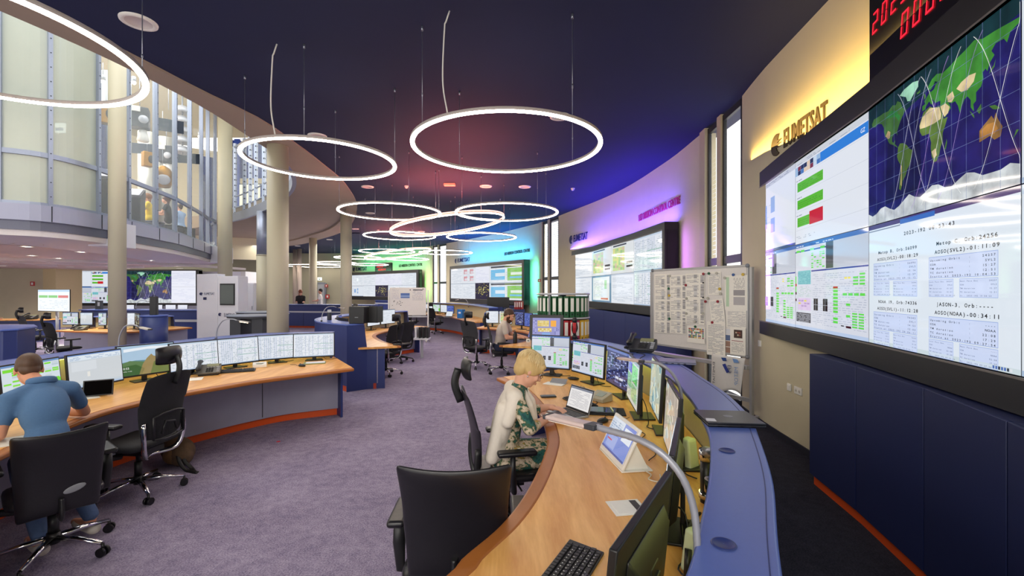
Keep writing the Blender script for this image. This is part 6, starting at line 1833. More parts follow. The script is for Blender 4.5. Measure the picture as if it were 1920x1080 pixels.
def head_solid(m, c, B, s=1.0):
    def P3(x, y, z): return Vector(c) + B @ Vector((x * s, y * s, z * s))
    m.ell(P3(0, -.012, .03), (.074 * s, .094 * s, .088 * s), 24, 16, B)
    m.ell(P3(0, .030, -.030), (.060 * s, .066 * s, .082 * s), 20, 14, B)
    m.ell(P3(0, .062, -.088), (.030 * s, .026 * s, .022 * s), 14, 8, B)
    m.ell(P3(0, .070, .036), (.050 * s, .018 * s, .012 * s), 14, 8, B)
    for q in (-1, 1):
        m.ell(P3(q * .076, -.006, -.008), (.009 * s, .018 * s, .031 * s), 10, 8, B)
        m.ell(P3(q * .040, .066, -.028), (.022 * s, .022 * s, .024 * s), 10, 8, B)
    cap(m, P3(0, .090, .016), P3(0, .110, -.024), .009 * s, .0125 * s, 10)
    for q in (-1, 1): m.ell(P3(q * .011, .100, -.028), (.009 * s, .010 * s, .008 * s), 8, 6, B)
    m.ell(P3(0, .089, -.062), (.026 * s, .012 * s, .014 * s), 12, 8, B)
    return P3
def face_bits(P3, B, t, s=1.0, beard=None, glasses=False, brow='#4a3522', iris='#3a5a6a'):
    for q in (-1, 1):
        m = MB(); m.ell(P3(q * .031, .0805, .012), (.0135 * s, .010 * s, .0085 * s), 12, 8, B); e = m.obj('eye', M('eye_white', '#e8e2da', .3), t)
        m = MB(); m.ell(P3(q * .031, .0895, .011), (.0058 * s, .003 * s, .0058 * s), 10, 6, B); m.obj('iris', M('iris' + iris, iris, .2), e)
        m = MB(); m.tube([P3(q * .014, .091, .030), P3(q * .030, .093, .035), P3(q * .048, .082, .030)], [.003 * s, .0038 * s, .002 * s], 8); m.obj('eyebrow', M('brow' + brow, brow, .8), t)
    m = MB(); m.ell(P3(0, .0985, -.058), (.021 * s, .006 * s, .0045 * s), 12, 6, B); m.ell(P3(0, .0975, -.066), (.018 * s, .007 * s, .0055 * s), 12, 6, B); m.obj('lips', M('lips', '#b5655a', .5), t)
    if beard:
        m = MB()
        m.ell(P3(0, .046, -.075), (.062 * s, .056 * s, .048 * s), 16, 10, B); m.ell(P3(0, .072, -.096), (.036 * s, .026 * s, .024 * s), 12, 8, B)
        for q in (-1, 1): m.ell(P3(q * .060, .018, -.04), (.012 * s, .03 * s, .05 * s), 10, 8, B)
        m.ell(P3(0, .104, -.046), (.026 * s, .006 * s, .006 * s), 10, 6, B)
        m.obj('beard', M('beard' + beard, beard, .95, bump=.8, scale=90, var=.2), t)
    if glasses:
        m = MB()
        for q in (-1, 1): m.tube([P3(q * .032 + .021 * math.cos(a), .099, .008 + .016 * math.sin(a)) for a in [2 * PI * k / 20 for k in range(20)]], .0017 * s, 6, closed=True)
        m.tube([P3(-.011, .1, .010), P3(.011, .1, .010)], .0015 * s, 6)
        for q in (-1, 1): m.tube([P3(q * .053, .099, .012), P3(q * .076, .03, .010), P3(q * .079, -.005, .008)], .0016 * s, 6)
        m.obj('glasses', M('glasses_frame', '#3a2a2a', .3), t)
def hair_short(P3, B, t, col, s=1.0, strands=260, long=.0, fringe=.0, vol=1.0, col2=None, crop=False):
    mt = M('hair' + col, col, .55, var=.22, scale=45, stretch=(1, 1, .2), bump=.25)
    rnd = random.Random(5)
    full = not crop
    k = s * vol
    m = MB()
    if full:
        m.ell(P3(0, -.018, .040), (.083 * k, .105 * k, .095 * k), 24, 16, B)
        m.ell(P3(0, -.058, -.012), (.070 * k, .052 * k, .070 * k), 20, 12, B)
        if long > .5: m.ell(P3(0, -.060, -.09), (.072 * k, .045 * k, .10 * k), 18, 12, B)
        for q in (-1, 1): m.ell(P3(q * .066, .002, .020), (.020 * k, .056 * k, .050 * k), 14, 10, B)
        m.ell(P3(.02, .060, .070), (.058 * k, .034 * k, .026 * k), 16, 10, B)
        m.ell(P3(-.045, .060, .045), (.028 * k, .026 * k, .032 * k), 12, 8, B); m.ell(P3(.052, .056, .042), (.022 * k, .026 * k, .034 * k), 12, 8, B)
    else:
        m.ell(P3(0, -.022, .046), (.0775 * k, .097 * k, .086 * k), 24, 16, B)
        m.ell(P3(0, -.062, -.006), (.062 * k, .042 * k, .052 * k), 20, 12, B)
        for q in (-1, 1): m.ell(P3(q * .066, -.022, .022), (.014 * k, .042 * k, .040 * k), 12, 8, B)
    o = fuse(m, 'hair', mt, t, .0065 if strands > 100 else .013, 3)
    if full and strands > 100:
        # combed locks lying on the surface, from the crown forwards and down
        rx, ry, rz = .0845 * k, .1065 * k, .0965 * k
        c0 = P3(0, -.018, .040)
        m = MB()
        for i in range(strands):
            a = rnd.uniform(-PI, PI); f = .5 + .5 * math.cos(a)
            e0 = rnd.uniform(.15, 1.1); e1 = min(1.45 + .35 * (1 - f) + rnd.uniform(-.1, .1), e0 + rnd.uniform(.35, .7))
            if e1 <= e0 + .1: continue
            tw = rnd.uniform(.05, .3) * (1 if math.sin(a) > 0 else -1) * -1
            pts = []
            for q in (0, .25, .5, .75, 1):
                e = e0 + (e1 - e0) * q; aa = a + tw * q
                pts.append(c0 + B @ Vector((rx * math.sin(e) * math.sin(aa), ry * math.sin(e) * math.cos(aa), rz * math.cos(e))) * (1.0 + .012 * math.sin(q * PI)))
            m.tube(pts, [.0006, .0022 * s, .0026 * s, .002 * s, .0004], 5)
        m.obj('locks', M('locks' + (col2 or col), col2 or col, .45, var=.12, scale=50), o)
    return o
def person(label, J, skin, hair, top, legs, vox=.0065, s=1.0, face_=(0, 1, 0), curlL=.3, curlR=.3, torso_r=1.0, sleeve=.55, shoes='#c9c5bd', beard=None, glasses=False, hands=True, group=None, bits=True, strands=260, hkw={}, skirt=False, hdir=None, hn=((0, 0, 1), (0, 0, 1)), upper_only=False):
    base = Vector(J['pelvis']); base.z = 0
    t = thing('person', label, 'person', base, 0, group)
    J = {k: (Vector(v) - base) for k, v in J.items()}
    sk = M('skin' + skin, skin, .55, var=.05, scale=20, spec=.35)
    B = headbasis(face_)
    m = MB()
    P3 = head_solid(m, J['head'], B, s)
    nb = J['neck']
    cap(m, nb - Vector((0, 0, .02)), J['head'] + B @ Vector((0, -.02, -.05)) * s, .056 * s, .050 * s)
    ch = J['chest']; pv = J['pelvis']; mid = (ch + pv) / 2
    ax = (J['shR'] - J['shL']).normalized(); up = (nb - pv).normalized(); fw = up.cross(ax).normalized(); TB = Matrix((ax, fw, up)).transposed()
    def torso(m, e):
        k = torso_r * s
        m.ell(ch, (.155 * k + e, .105 * k + e, .19 * s + e), 20, 14, TB); m.ell(mid, (.138 * k + e, .100 * k + e, .17 * s + e), 20, 14, TB)
        m.ell(pv, (.165 * k + e, .125 * k + e, .13 * s + e), 20, 12, TB)
        cap(m, J['shL'], J['shR'], .058 * s + e, .058 * s + e)
        cap(m, nb, ch + (nb - ch) * .2, .06 * s + e, .10 * s + e)
        for q in ('L', 'R'): cap(m, nb + (J['sh' + q] - nb) * .3, J['sh' + q], .05 * s + e, .056 * s + e)
    torso(m, -.012)
    for q, cu in (('L', curlL), ('R', curlR)):
        a, b, c = J['sh' + q], J['el' + q], J['wr' + q]
        cap(m, a, b, .050 * s, .040 * s); cap(m, b, c, .040 * s, .026 * s); cap(m, b + (c - b) * .1, b + (c - b) * .4, .041 * s, .037 * s)
        if hands:
            d = (c - b).normalized() if not hdir else Vector(hdir[0 if q == 'L' else 1]).normalized()
            hand(m, c, d, hn[0 if q == 'L' else 1], 1 if q == 'L' else -1, cu, s)
        if not upper_only:
            h_, k_, an = J['hip' + q], J['kn' + q], J['an' + q]
            cap(m, h_, k_, .080 * s, .055 * s); cap(m, k_, an, .052 * s, .038 * s)
            to = J.get('to' + q, an + Vector((0, .18, -.04))); cap(m, an - Vector((0, 0, .03)), to, .036 * s, .026 * s)
    fuse(m, 'body', sk, t, vox)
    # shirt
    m = MB(); torso(m, .004)
    for q in ('L', 'R'):
        a, b = J['sh' + q], J['el' + q]
        if sleeve <= 1: cap(m, a, a + (b - a) * sleeve, .060 * s, .056 * s)
        else: cap(m, a, b, .060 * s, .050 * s); cap(m, b, b + (J['wr' + q] - b) * (sleeve - 1), .050 * s, .040 * s)
    fuse(m, 'shirt', top, t, max(vox, .010), 14, .6)
    if not upper_only:
        m = MB(); m.ell(pv, (.172 * s * torso_r, .130 * s, .12 * s), 18, 12, TB)
        for q in ('L', 'R'):
            cap(m, J['hip' + q], J['kn' + q], .090 * s, .066 * s)
            if not skirt: cap(m, J['kn' + q], J['an' + q] + Vector((0, 0, .03)), .064 * s, .050 * s)
        fuse(m, 'dress_skirt' if skirt else 'trousers', legs, t, vox)
        for q in ('L', 'R'):
            an = J['an' + q]; to = J.get('to' + q, an + Vector((0, .18, -.04)))
            m = MB(); hd = (to - an); hd.z = 0; hd.normalize()
            cap(m, Vector((an.x, an.y, .05)) - hd * .045, Vector((an.x, an.y, .045)) + hd * .17, .043 * s, .036 * s)
            m.v = [(p[0], p[1], max(.012, p[2])) for p in m.v]
            sh = fuse(m, 'shoe', M('shoe' + shoes, shoes, .6), t, max(vox, .006))
    if bits: face_bits(P3, B, t, s, beard, glasses)
    hair_short(P3, B, t, hair, s, strands, **hkw)
    return t, J, P3, B, TB

POLO = M('polo_blue', '#4a6d96', .85, var=.10, scale=90, bump=.15)
JEANS = M('jeans', '#4a5f86', .9, var=.15, scale=80, bump=.15)
TEE = M('tee_oatmeal', '#cbbfb2', .9, var=.06, scale=60)
WHT = M('shirt_white', '#e6e0da', .85); BLK = M('top_black', '#1c1a1e', .85); YEL = M('top_yellow', '#e3c61e', .8); LBL = M('shirt_lightblue', '#a9c6ea', .8); KHA = M('trousers_khaki', '#b09a78', .85); NVT = M('trousers_navy', '#20263f', .85)
# floral dress
def M_floral():
    m = bpy.data.materials.new('floral_dress'); nt, N, L, b = nodes(m)
    tc = N.new('ShaderNodeTexCoord')
    n1 = N.new('ShaderNodeTexNoise'); n1.inputs['Scale'].default_value = 9; n1.inputs['Detail'].default_value = 6; n1.inputs['Distortion'].default_value = 1.2
    n2 = N.new('ShaderNodeTexNoise'); n2.inputs['Scale'].default_value = 38; n2.inputs['Detail'].default_value = 4
    L.new(tc.outputs['Object'], n1.inputs['Vector']); L.new(tc.outputs['Object'], n2.inputs['Vector'])
    ad = N.new('ShaderNodeMath'); ad.operation = 'MULTIPLY_ADD'; ad.inputs[1].default_value = .35
    L.new(n2.outputs['Fac'], ad.inputs[0]); L.new(n1.outputs['Fac'], ad.inputs[2])
    cr = N.new('ShaderNodeValToRGB'); e = cr.color_ramp.elements
    e[0].position = .50; e[0].color = (*lin('#0f4a4a'), 1); e[1].position = .86; e[1].color = (*lin('#d8a45a'), 1)
    for p_, c_ in ((.57, '#2c6a62'), (.63, '#35502a'), (.68, '#c9b79c'), (.75, '#e2d2bc'), (.80, '#6f7a34')):
        q = e.new(p_); q.color = (*lin(c_), 1)
    L.new(ad.outputs[0], cr.inputs[0]); L.new(cr.outputs[0], b.inputs['Base Color']); b.inputs['Roughness'].default_value = .75
    return m
FLOR = M_floral()
def std(f, pel, lean=.2, up=.50, shw=.185, hw=.09):
    f = Vector((f[0], f[1], 0)).normalized(); r = Vector((f.y, -f.x, 0)); pel = Vector(pel)
    J = {'pelvis': pel}
    J['chest'] = pel + f * lean * .62 + Vector((0, 0, up * .66)); J['neck'] = pel + f * lean + Vector((0, 0, up))
    J['shL'] = J['neck'] - r * shw - Vector((0, 0, .055)); J['shR'] = J['neck'] + r * shw - Vector((0, 0, .055))
    J['hipL'] = pel - r * hw - Vector((0, 0, .02)); J['hipR'] = pel + r * hw - Vector((0, 0, .02))
    J['knL'] = J['hipL'] + f * .42 + Vector((0, 0, .0)); J['knR'] = J['hipR'] + f * .42
    J['anL'] = J['knL'] + f * .02 - Vector((0, 0, J['knL'].z - .10)); J['anR'] = J['knR'] + f * .02 - Vector((0, 0, J['knR'].z - .10))
    J['toL'] = J['anL'] + f * .17 - Vector((0, 0, .05)); J['toR'] = J['anR'] + f * .17 - Vector((0, 0, .05))
    J['elL'] = J['shL'] + f * .12 - Vector((0, 0, .25)); J['elR'] = J['shR'] + f * .12 - Vector((0, 0, .25))
    J['wrL'] = J['elL'] + f * .24 + r * .04; J['wrR'] = J['elR'] + f * .24 - r * .04
    J['head'] = J['neck'] + f * .03 + Vector((0, 0, .15))
    return J, f, r
# --- man in the blue polo shirt
J, f, r = std((-.80, .60), (-3.08, 2.98, .565), lean=.30, up=.52, shw=.19)
J['neck'] = Vector((-3.37, 3.21, 1.075)); J['chest'] = Vector((-3.25, 3.12, .92)); J['shR'] = Vector((-3.29, 3.34, 1.02)); J['shL'] = Vector((-3.40, 3.02, 1.01))
J['head'] = Vector((-3.57, 3.31, 1.165)); J['elR'] = Vector((-3.36, 3.52, .80)); J['wrR'] = Vector((-3.62, 3.56, .785)); J['elL'] = Vector((-3.36, 2.93, .80)); J['wrL'] = Vector((-3.62, 3.12, .785))
J['anR'] = Vector((-3.03, 3.22, .11)); J['toR'] = Vector((-3.22, 3.30, .05)); J['anL'] = Vector((-3.12, 2.96, .11)); J['toL'] = Vector((-3.30, 3.06, .05))
t, J1, P3, B, TB = person('man in a blue polo shirt and jeans, seen from behind, leaning on the left console', J, '#cf9478', '#4e3626', POLO, JEANS, face_=(-.74, .60, -.30), beard=None, shoes='#cfc9bf', sleeve=.62, strands=420, hkw=dict(crop=True, vol=.98), torso_r=.93, s=.94)
m = MB(); nk = J1['neck']; m.tube([nk + Vector((-.0, 0, .015)) + (B @ Vector((.068 * math.cos(a), .062 * math.sin(a), .0))) * 1.0 + Vector((0, 0, .012)) for a in [2 * PI * k / 24 for k in range(24)]], .014, 8, closed=True, flat=(1, 1.7)); m.obj('collar', POLO, t)
# --- blonde woman
J, f, r = std((.98, .20), (-.06, 3.30, .56), lean=.10, up=.50, shw=.165)
J['neck'] = Vector((.055, 3.28, 1.045)); J['chest'] = Vector((.0, 3.29, .86)); J['shR'] = Vector((.035, 3.13, .985)); J['shL'] = Vector((.015, 3.44, .99)); J['head'] = Vector((.125, 3.27, 1.175))
J['elR'] = Vector((.12, 3.08, .80)); J['wrR'] = Vector((.28, 3.36, .80)); J['elL'] = Vector((.16, 3.56, .80)); J['wrL'] = Vector((.30, 3.66, .80))
t, J2, P3, B, TB = person('blonde short-haired woman with a white pullover over a green floral dress, typing on a laptop', J, '#e0aa90', '#cfae74', FLOR, FLOR, face_=(.80, .16, -.56), glasses=True, sleeve=1.35, skirt=True, strands=620, hkw=dict(vol=1.04, long=.42, fringe=.30, col2='#e2c892'), hdir=((.75, -.30, -.05), (.72, .55, -.05)), curlL=.28, curlR=.25, shoes='#6a5a50', torso_r=.92)
CREAMW = M('pullover_cream', '#ece2d4', .9, var=.04, scale=50, bump=.25)
m = MB()
def lc(x, y, z): return Vector((x, y, z)) - Vector((-.06, 3.30, 0))
cap(m, lc(.02, 3.13, 1.0), lc(.0, 3.45, 1.0), .064, .064)
m.ell(lc(-.06, 3.29, .80), (.085, .19, .26), 20, 14, Matrix.Rotation(.22, 3, 'Y'))
m.ell(lc(-.10, 3.29, .62), (.075, .185, .12), 16, 10)
cap(m, lc(.02, 3.12, .99), lc(-.03, 3.10, .84), .055, .045)
cap(m, lc(.055, 3.24, 1.04), lc(.12, 3.20, .93), .04, .035); cap(m, lc(.12, 3.20, .93), lc(.16, 3.24, .80), .036, .028)
cap(m, lc(.055, 3.34, 1.04), lc(.14, 3.32, .93), .04, .035); cap(m, lc(.14, 3.32, .93), lc(.17, 3.33, .76), .036, .028)
cap(m, lc(-.06, 3.15, .92), lc(-.14, 3.14, .58), .05, .05)
fuse(m, 'draped_pullover', CREAMW, t, .008, 6)
m = MB(); e = P3(.079, -.004, -.045); m.ell(e, (.006, .006, .007), 10, 8); m.obj('earring', CHROME, t)
w0 = J2['wrR']; m = MB(); m.tube([w0 + Vector((-.02, -.02, 0)) + Vector((.0 + .020 * math.cos(a) * .6, -.020 * math.cos(a) * .8, .030 * math.sin(a))) for a in [2 * PI * k / 20 for k in range(20)]], .006, 8, closed=True, flat=(1, 1.8)); m.obj('wrist_band', WHITEM, t)
# --- bearded man
J, f, r = std((.97, -.12), (-.27, 9.5, .57), lean=.12, up=.53, shw=.19)
J['neck'] = Vector((-.14, 9.28, 1.10)); J['head'] = Vector((-.065, 9.25, 1.235)); J['chest'] = Vector((-.21, 9.36, .90)); J['shR'] = Vector((-.16, 9.10, 1.04)); J['shL'] = Vector((-.12, 9.46, 1.04))
J['elR'] = Vector((-.10, 9.06, .80)); J['wrR'] = Vector((.16, 9.12, .795)); J['elL'] = Vector((.0, 9.5, .82)); J['wrL'] = Vector((.2, 9.36, .80))
person('bearded man in a pale T-shirt looking down at his desk beyond the blonde woman', J, '#d9a184', '#4a3424', TEE, NVT, vox=.012, s=1.12, face_=(.86, -.1, -.5), beard='#4a2f20', sleeve=.6, strands=120, hkw=dict(crop=True), shoes='#2a2a2e')
# --- small background people
J, f, r = std((.3, -1), (-10.35, 21.95, 1.0), lean=.02, up=.50, shw=.17); J['head'] = J['neck'] + Vector((0, -.02, .16))
person('long-haired woman in a black top behind the far blue reception counter', J, '#d9a58c', '#7a3f22', BLK, BLK, vox=.02, face_=(.5, -.8, -.15), bits=False, strands=60, hkw=dict(vol=1.2, long=.9), hands=False, upper_only=True, sleeve=.9)
J, f, r = std((-.9, -.3), (-9.35, 21.85, 1.02), lean=.0, up=.54, shw=.19); J['head'] = J['neck'] + Vector((0, 0, .16))
for q in 'LR':
    J['kn' + q] = J['hip' + q] - Vector((0, 0, .44)); J['an' + q] = J['hip' + q] - Vector((0, 0, .88)); J['to' + q] = J['an' + q] + f * .17
person('dark-haired man in a white shirt standing behind the far reception counter', J, '#d09a80', '#241c1a', WHT, NVT, vox=.02, face_=(-.9, -.2, -.1), bits=False, strands=40, hkw=dict(crop=True), hands=False, sleeve=.6)
J, f, r = std((-.4, .9), (-4.2, 12.0, .60), lean=.08, up=.52); J['head'] = J['neck'] + Vector((0, 0, .15))
person('dark-haired seated person partly hidden behind the black boxes on the rounded console', J, '#c99076', '#1d1818', BLK, BLK, vox=.02, face_=(-.3, -.9, -.3), bits=False, strands=30, hkw=dict(crop=True), hands=False)
for (px, d, pf, hairc, top, lab, hk, hz) in ((281, 14.2, (-.4, -.3), '#8a5a34', YEL, 'woman in a yellow top sitting behind the mezzanine glass', dict(long=.9, vol=1.15), .0), (316, 15.0, (-.5, -.3), '#4a2c20', BLK, 'woman in a black top sitting at the table behind the mezzanine glass', dict(long=.7, vol=1.12), .08), (339, 15.6, (-.8, .1), '#3a2a22', LBL, 'man in a light blue shirt sitting rightmost behind the mezzanine glass', dict(crop=True), -.05)):
    X = (px - CX) / F * d
    J, f, r = std(pf, (X, d, 3.42 + .62 + hz), lean=.04, up=.5); J['head'] = J['neck'] + f * .03 + Vector((0, 0, .155))
    for q in 'LR': J['an' + q].z = 3.5; J['to' + q].z = 3.48
    J['wrL'] = J['elL'] + f * .2; J['wrR'] = J['elR'] + f * .2
    person(lab, J, '#dba88c', hairc, top, KHA, vox=.018, face_=(pf[0], pf[1] - .3, .1), bits=False, strands=60, hkw=hk, hands=False, group=None, upper_only=True)
# ================================================================ binder carousel
def ordinal(k): return ['first', 'second', 'third', 'fourth', 'fifth', 'sixth', 'seventh', 'eighth', 'ninth', 'tenth', 'eleventh', 'twelfth', 'thirteenth', 'fourteenth', 'fifteenth'][k]
cx_, cy_ = .80, 7.05
t = thing('binder_carousel', 'round two-tier office carousel filled with lever-arch binders behind the near monitors', 'carousel', (cx_, cy_, 0))
for nm_, z, r in (('top_disc', 1.685, .42), ('middle_disc', 1.32, .42), ('lower_disc', .96, .42), ('base_disc', .10, .42)):
    m = MB(); m.lathe([(.001, z), (r - .01, z), (r, z + .006), (r, z + .02), (r - .01, z + .026), (.001, z + .026)], 48); m.obj(nm_, LGREY, t)
m = MB(); m.cyl((0, 0, 0), .05, 1.69, 20); m.obj('spindle', STEEL, t)
for k in range(4):
    a = -2.5 + k * .62 + .3; m = MB(); m.box((.40 * math.cos(a), .40 * math.sin(a), 1.51), (.02, .03, .34), a); 
    if k in (0, 3): m.obj('divider', MGREY, t)
BG = M('binder_green', '#1d5a34', .5); BR_ = M('binder_red', '#b3202c', .5); BP_ = M('binder_pink', '#a82a58', .5); BY = M('binder_yellow', '#dcae28', .5); BW = M('binder_label_white', '#e9e7e0', .6)
def binder(mat):
    def mk():
        r = thing('binder', '', 'binder')
        m = MB(); m.box((0, .14, .16), (.072, .28, .315)); m.obj('cover', mat, r, bevel=.003)
        m = MB(); m.box((0, -.0015, .19), (.048, .003, .2)); m.obj('spine_label', BW, r)
        m = MB(); m.tube([(0, -.0005, .05), (0, -.003, .05)], .013, 14); m.tube([(0, -.002, .05), (0, -.004, .05)], .009, 14); m.obj('finger_hole', BLACKS, r)
        return r
    return mk
R0 = .405
for k in range(13):
    a = math.radians(-166 + k * 12.8)
    place('bG', binder(BG), (cx_ + R0 * math.cos(a), cy_ + R0 * math.sin(a), 1.347), a + PI / 2, 'green binder on the upper carousel tier, ' + ordinal(k) + ' from the left', 'green binders on the upper carousel tier')
cols = [('bG', BG, 'green'), ('bG', BG, 'green'), ('bG', BG, 'green'), ('bG', BG, 'green'), ('bR', BR_, 'red'), ('bG', BG, 'green'), ('bR', BR_, 'red'), ('bR', BR_, 'red'), ('bP', BP_, 'dark pink'), ('bY', BY, 'yellow'), ('bY', BY, 'yellow'), ('bY', BY, 'yellow'), ('bY', BY, 'yellow')]
for k, (key, mt, cn) in enumerate(cols):
    a = math.radians(-166 + k * 12.8)
    place(key, binder(mt), (cx_ + R0 * math.cos(a), cy_ + R0 * math.sin(a), .987), a + PI / 2, cn + ' binder on the lower carousel tier, ' + ordinal(k) + ' from the left', 'binders on the lower carousel tier')
# ================================================================ near whiteboard with papers
A_, B_ = Vector((2.31, 7.36)), Vector((3.10, 5.90))
d_ = B_ - A_; Lb = d_.length; tb_ = d_ / Lb
ang = math.atan2(d_.y, d_.x)
z0, z1 = .88, 2.08
wbd = thing('whiteboard', 'rolling whiteboard covered in pinned papers and magnets, beside the big video wall', 'whiteboard', (A_.x, A_.y, 0), ang)
BOARD = M('board_white', '#dcd8d4', .35)
ALF = M('board_frame_alu', '#b4b4b4', .4, metal=.5)
m = MB(); m.box((Lb / 2, .015, (z0 + z1) / 2), (Lb - .02, .02, z1 - z0 - .02)); m.obj('board', BOARD, wbd)
m = MB()
for q in (z0, z1): m.box((Lb / 2, .012, q), (Lb, .035, .03))
for q in (0, Lb): m.box((q, .012, (z0 + z1) / 2), (.03, .035, z1 - z0))
m.obj('frame', ALF, wbd, bevel=.003)
for q, z in ((0, z1), (Lb, z1), (0, z0), (Lb, z0)): m = MB(); m.ell((q, .0, z), (.028, .028, .028), 12, 8); m.obj('corner_cap', MGREY, wbd)
for q in (-.04, Lb + .04):
    m = MB(); m.box((q, .03, 1.06), (.035, .05, 2.0)); m.obj('leg', ALF, wbd); m = MB(); m.box((q, .03, .07), (.05, .6, .04)); m.obj('foot', ALF, wbd, bevel=.004)
    for y in (-.24, .30): m = MB(); m.tube([(q - .015, y, .028), (q + .015, y, .028)], .027, 14); m.obj('caster', BLACK, wbd)
m = MB(); m.box((Lb / 2, -.02, .74), (Lb + .06, .09, .05)); m.obj('pen_tray', ALF, wbd, bevel=.004)
m = MB(); m.box((Lb / 2, .05, .30), (Lb + .06, .03, .05)); m.obj('cross_bar', ALF, wbd)
def bpt(px, py):
    k = (px - CX) / F; s_ = (k * A_.y - A_.x) / (tb_.x - k * tb_.y); y = A_.y + tb_.y * s_
    return s_, EYE - (py - HY) / F * y
def cq(X, Y): return bpt(1200 + X / 3.6, 480 + Y / 3.6)
nb = Vector((d_.y, -d_.x)).normalized()
PAPM = bpy.data.materials.new('printed_paper'); nt, N_, L_k, b_ = nodes(PAPM); at_ = N_.new('ShaderNodeAttribute'); at_.attribute_name = 'Col'; L_k.new(at_.outputs['Color'], b_.inputs['Base Color']); b_.inputs['Roughness'].default_value = .8
def sheet(X0, Y0, X1, Y1, label, style=0, lay=0, rot=0.0):
    s0, za = cq(X0, Y1); s1, zb = cq(X1, Y0)
    zc = (cq(X0, Y0)[1] + cq(X1, Y0)[1]) / 2; zd = (cq(X0, Y1)[1] + cq(X1, Y1)[1]) / 2
    w, h = s1 - s0, zc - zd
    c = A_ + tb_ * ((s0 + s1) / 2)
    off = .004 + lay * .003
    t = thing('paper_sheet', label, 'paper', (c.x + nb.x * off, c.y + nb.y * off, (zc + zd) / 2), ang, 'papers on the near whiteboard')
    t.rotation_euler = (0, rot, ang)
    m = MB(); m.box((0, .0, 0), (w, .0012, h)); m.obj('sheet', M('paper_white', '#ece8df', .8), t)
    cv = Canvas((-w / 2, -.0008, -h / 2), (w / 2, -.0008, -h / 2), (-w / 2, -.0008, h / 2)); cv.dz = .0002
    if style == 0: cv.dashes(.06, .08, .7, .92, max(4, int(h / .022)), '#a9a6a8', .7, 1, .4, .4); cv.cells(.45, .1, .62, .9, 1, 10, ['#9a9a9c', '#c6c6c8'], .9, 2, 1, .8); cv.cells(.8, .06, .97, .94, 1, max(5, int(h / .02)), ['#8f8d90', '#a8a6a8'], .95, 2, 1, .85)
    if style == 1: cv.dashes(.08, .06, .92, .95, 22, '#9c9ca4', .75, 1, .35, .3)
    if style == 2:
        cv.rect(.06, .1, .2, .95, '#b9d2b4', 1); cv.rect(.4, .42, .9, .58, '#9c989a', 1); cv.rect(.4, .15, .9, .38, '#b2aeb0', 1); cv.dashes(.42, .62, .9, .8, 8, '#908c90', .8)
        pts = [(.4 + .5 * i / 14, .86 + .07 * math.sin(i * 1.7)) for i in range(15)]; cv.line(pts, '#505058', .006)
    if style == 3: cv.cells(.08, .3, .94, .92, 11, 6, ['#c8703a', '#3f8a5a', '#d8b060', '#7a3a60', '#405a90', '#e8e4dc', '#8a2a2a'], .95, 1, .85, .85)
    if style == 4: cv.rect(.25, .62, .8, .92, '#4c3a34', 1); cv.cells(.35, .7, .7, .88, 3, 2, ['#c8b8a0', '#9a5a4a'], .8, 2); cv.rect(.1, .5, .85, .52, '#8c2a34', 1); cv.dashes(.1, .1, .9, .46, 9, '#a8a6a8', .7)
    if style == 5: cv.cells(.0, .0, 1, 1, 1, 4, ['#5a6a90', '#9a7a6a', '#c8b8a8', '#d8d8dc'], 1, 1, 1, .9)
    if cv.f: cv.obj('print', t, PAPM)
    return t
k = 0
for ci, (xa, xb, rows) in enumerate(((100, 206, ((122, 218), (218, 298), (298, 372), (372, 440), (440, 520))), (205, 312, ((128, 202), (202, 288), (288, 368), (368, 436), (432, 524))), (310, 437, ((118, 184), (184, 284), (284, 394), (392, 460))))):
    for ri, (ya, yb) in enumerate(rows):
        sheet(xa, ya, xb, yb, '%s printed table in the %s column of papers on the near whiteboard' % (['topmost', 'second', 'third', 'fourth', 'fifth'][ri], ['left', 'middle', 'right'][ci]), 0, 0 if (ri + ci) % 2 else 1)
sheet(460, 105, 547, 262, 'narrow printed list at the top middle right of the near whiteboard', 1)
sheet(575, 130, 726, 366, 'large sheet with green column and graph at the whiteboard top right', 2, 1)
sheet(582, 366, 728, 486, 'wide printed table sheet below the graph sheet on the near whiteboard', 1)
sheet(478, 292, 572, 462, 'tilted text page with red magnets on the near whiteboard', 1, 2, -.13)
sheet(455, 445, 580, 672, 'long blank-looking list hanging below the tilted page', 1, 3)
sheet(322, 478, 441, 588, 'sheet with colourful collage picture at the whiteboard bottom middle', 3, 1)
sheet(580, 488, 612, 652, 'strip of magazine pictures near the whiteboard bottom right', 5)
sheet(612, 484, 716, 668, 'article page with dark photo near the whiteboard bottom right corner', 4, 2)
MG = {'red': '#8c1c2c', 'green': '#1c5a3a', 'yellow': '#c8a83a', 'pale grey': '#b0aca0', 'blue': '#28508c', 'black': '#18181a'}
cnt = {}
hints = {'red': ['beside the green one at the top', 'left, over the middle paper column', 'just left of the tilted page', 'on the top of the tilted page', 'on the long hanging list'], 'green': ['at the top edge beside the narrow list', 'upper left between paper rows', 'lower left between paper rows', 'above the colourful collage'],
         'yellow': ['left, between second and third rows', 'right of the narrow list', 'at the top right corner'], 'blue': ['above the graph sheet'], 'black': ['tiny, at the right column upper gap', 'tiny, at the right column lower gap'],
         'pale grey': ['on the narrow list top', 'top left on the middle column', 'in the middle column third gap', 'left column fourth row', 'left of the tilted page top', 'below the narrow list', 'left of the blue magnet', 'right column bottom', 'middle column bottom', 'highest above the collage']}
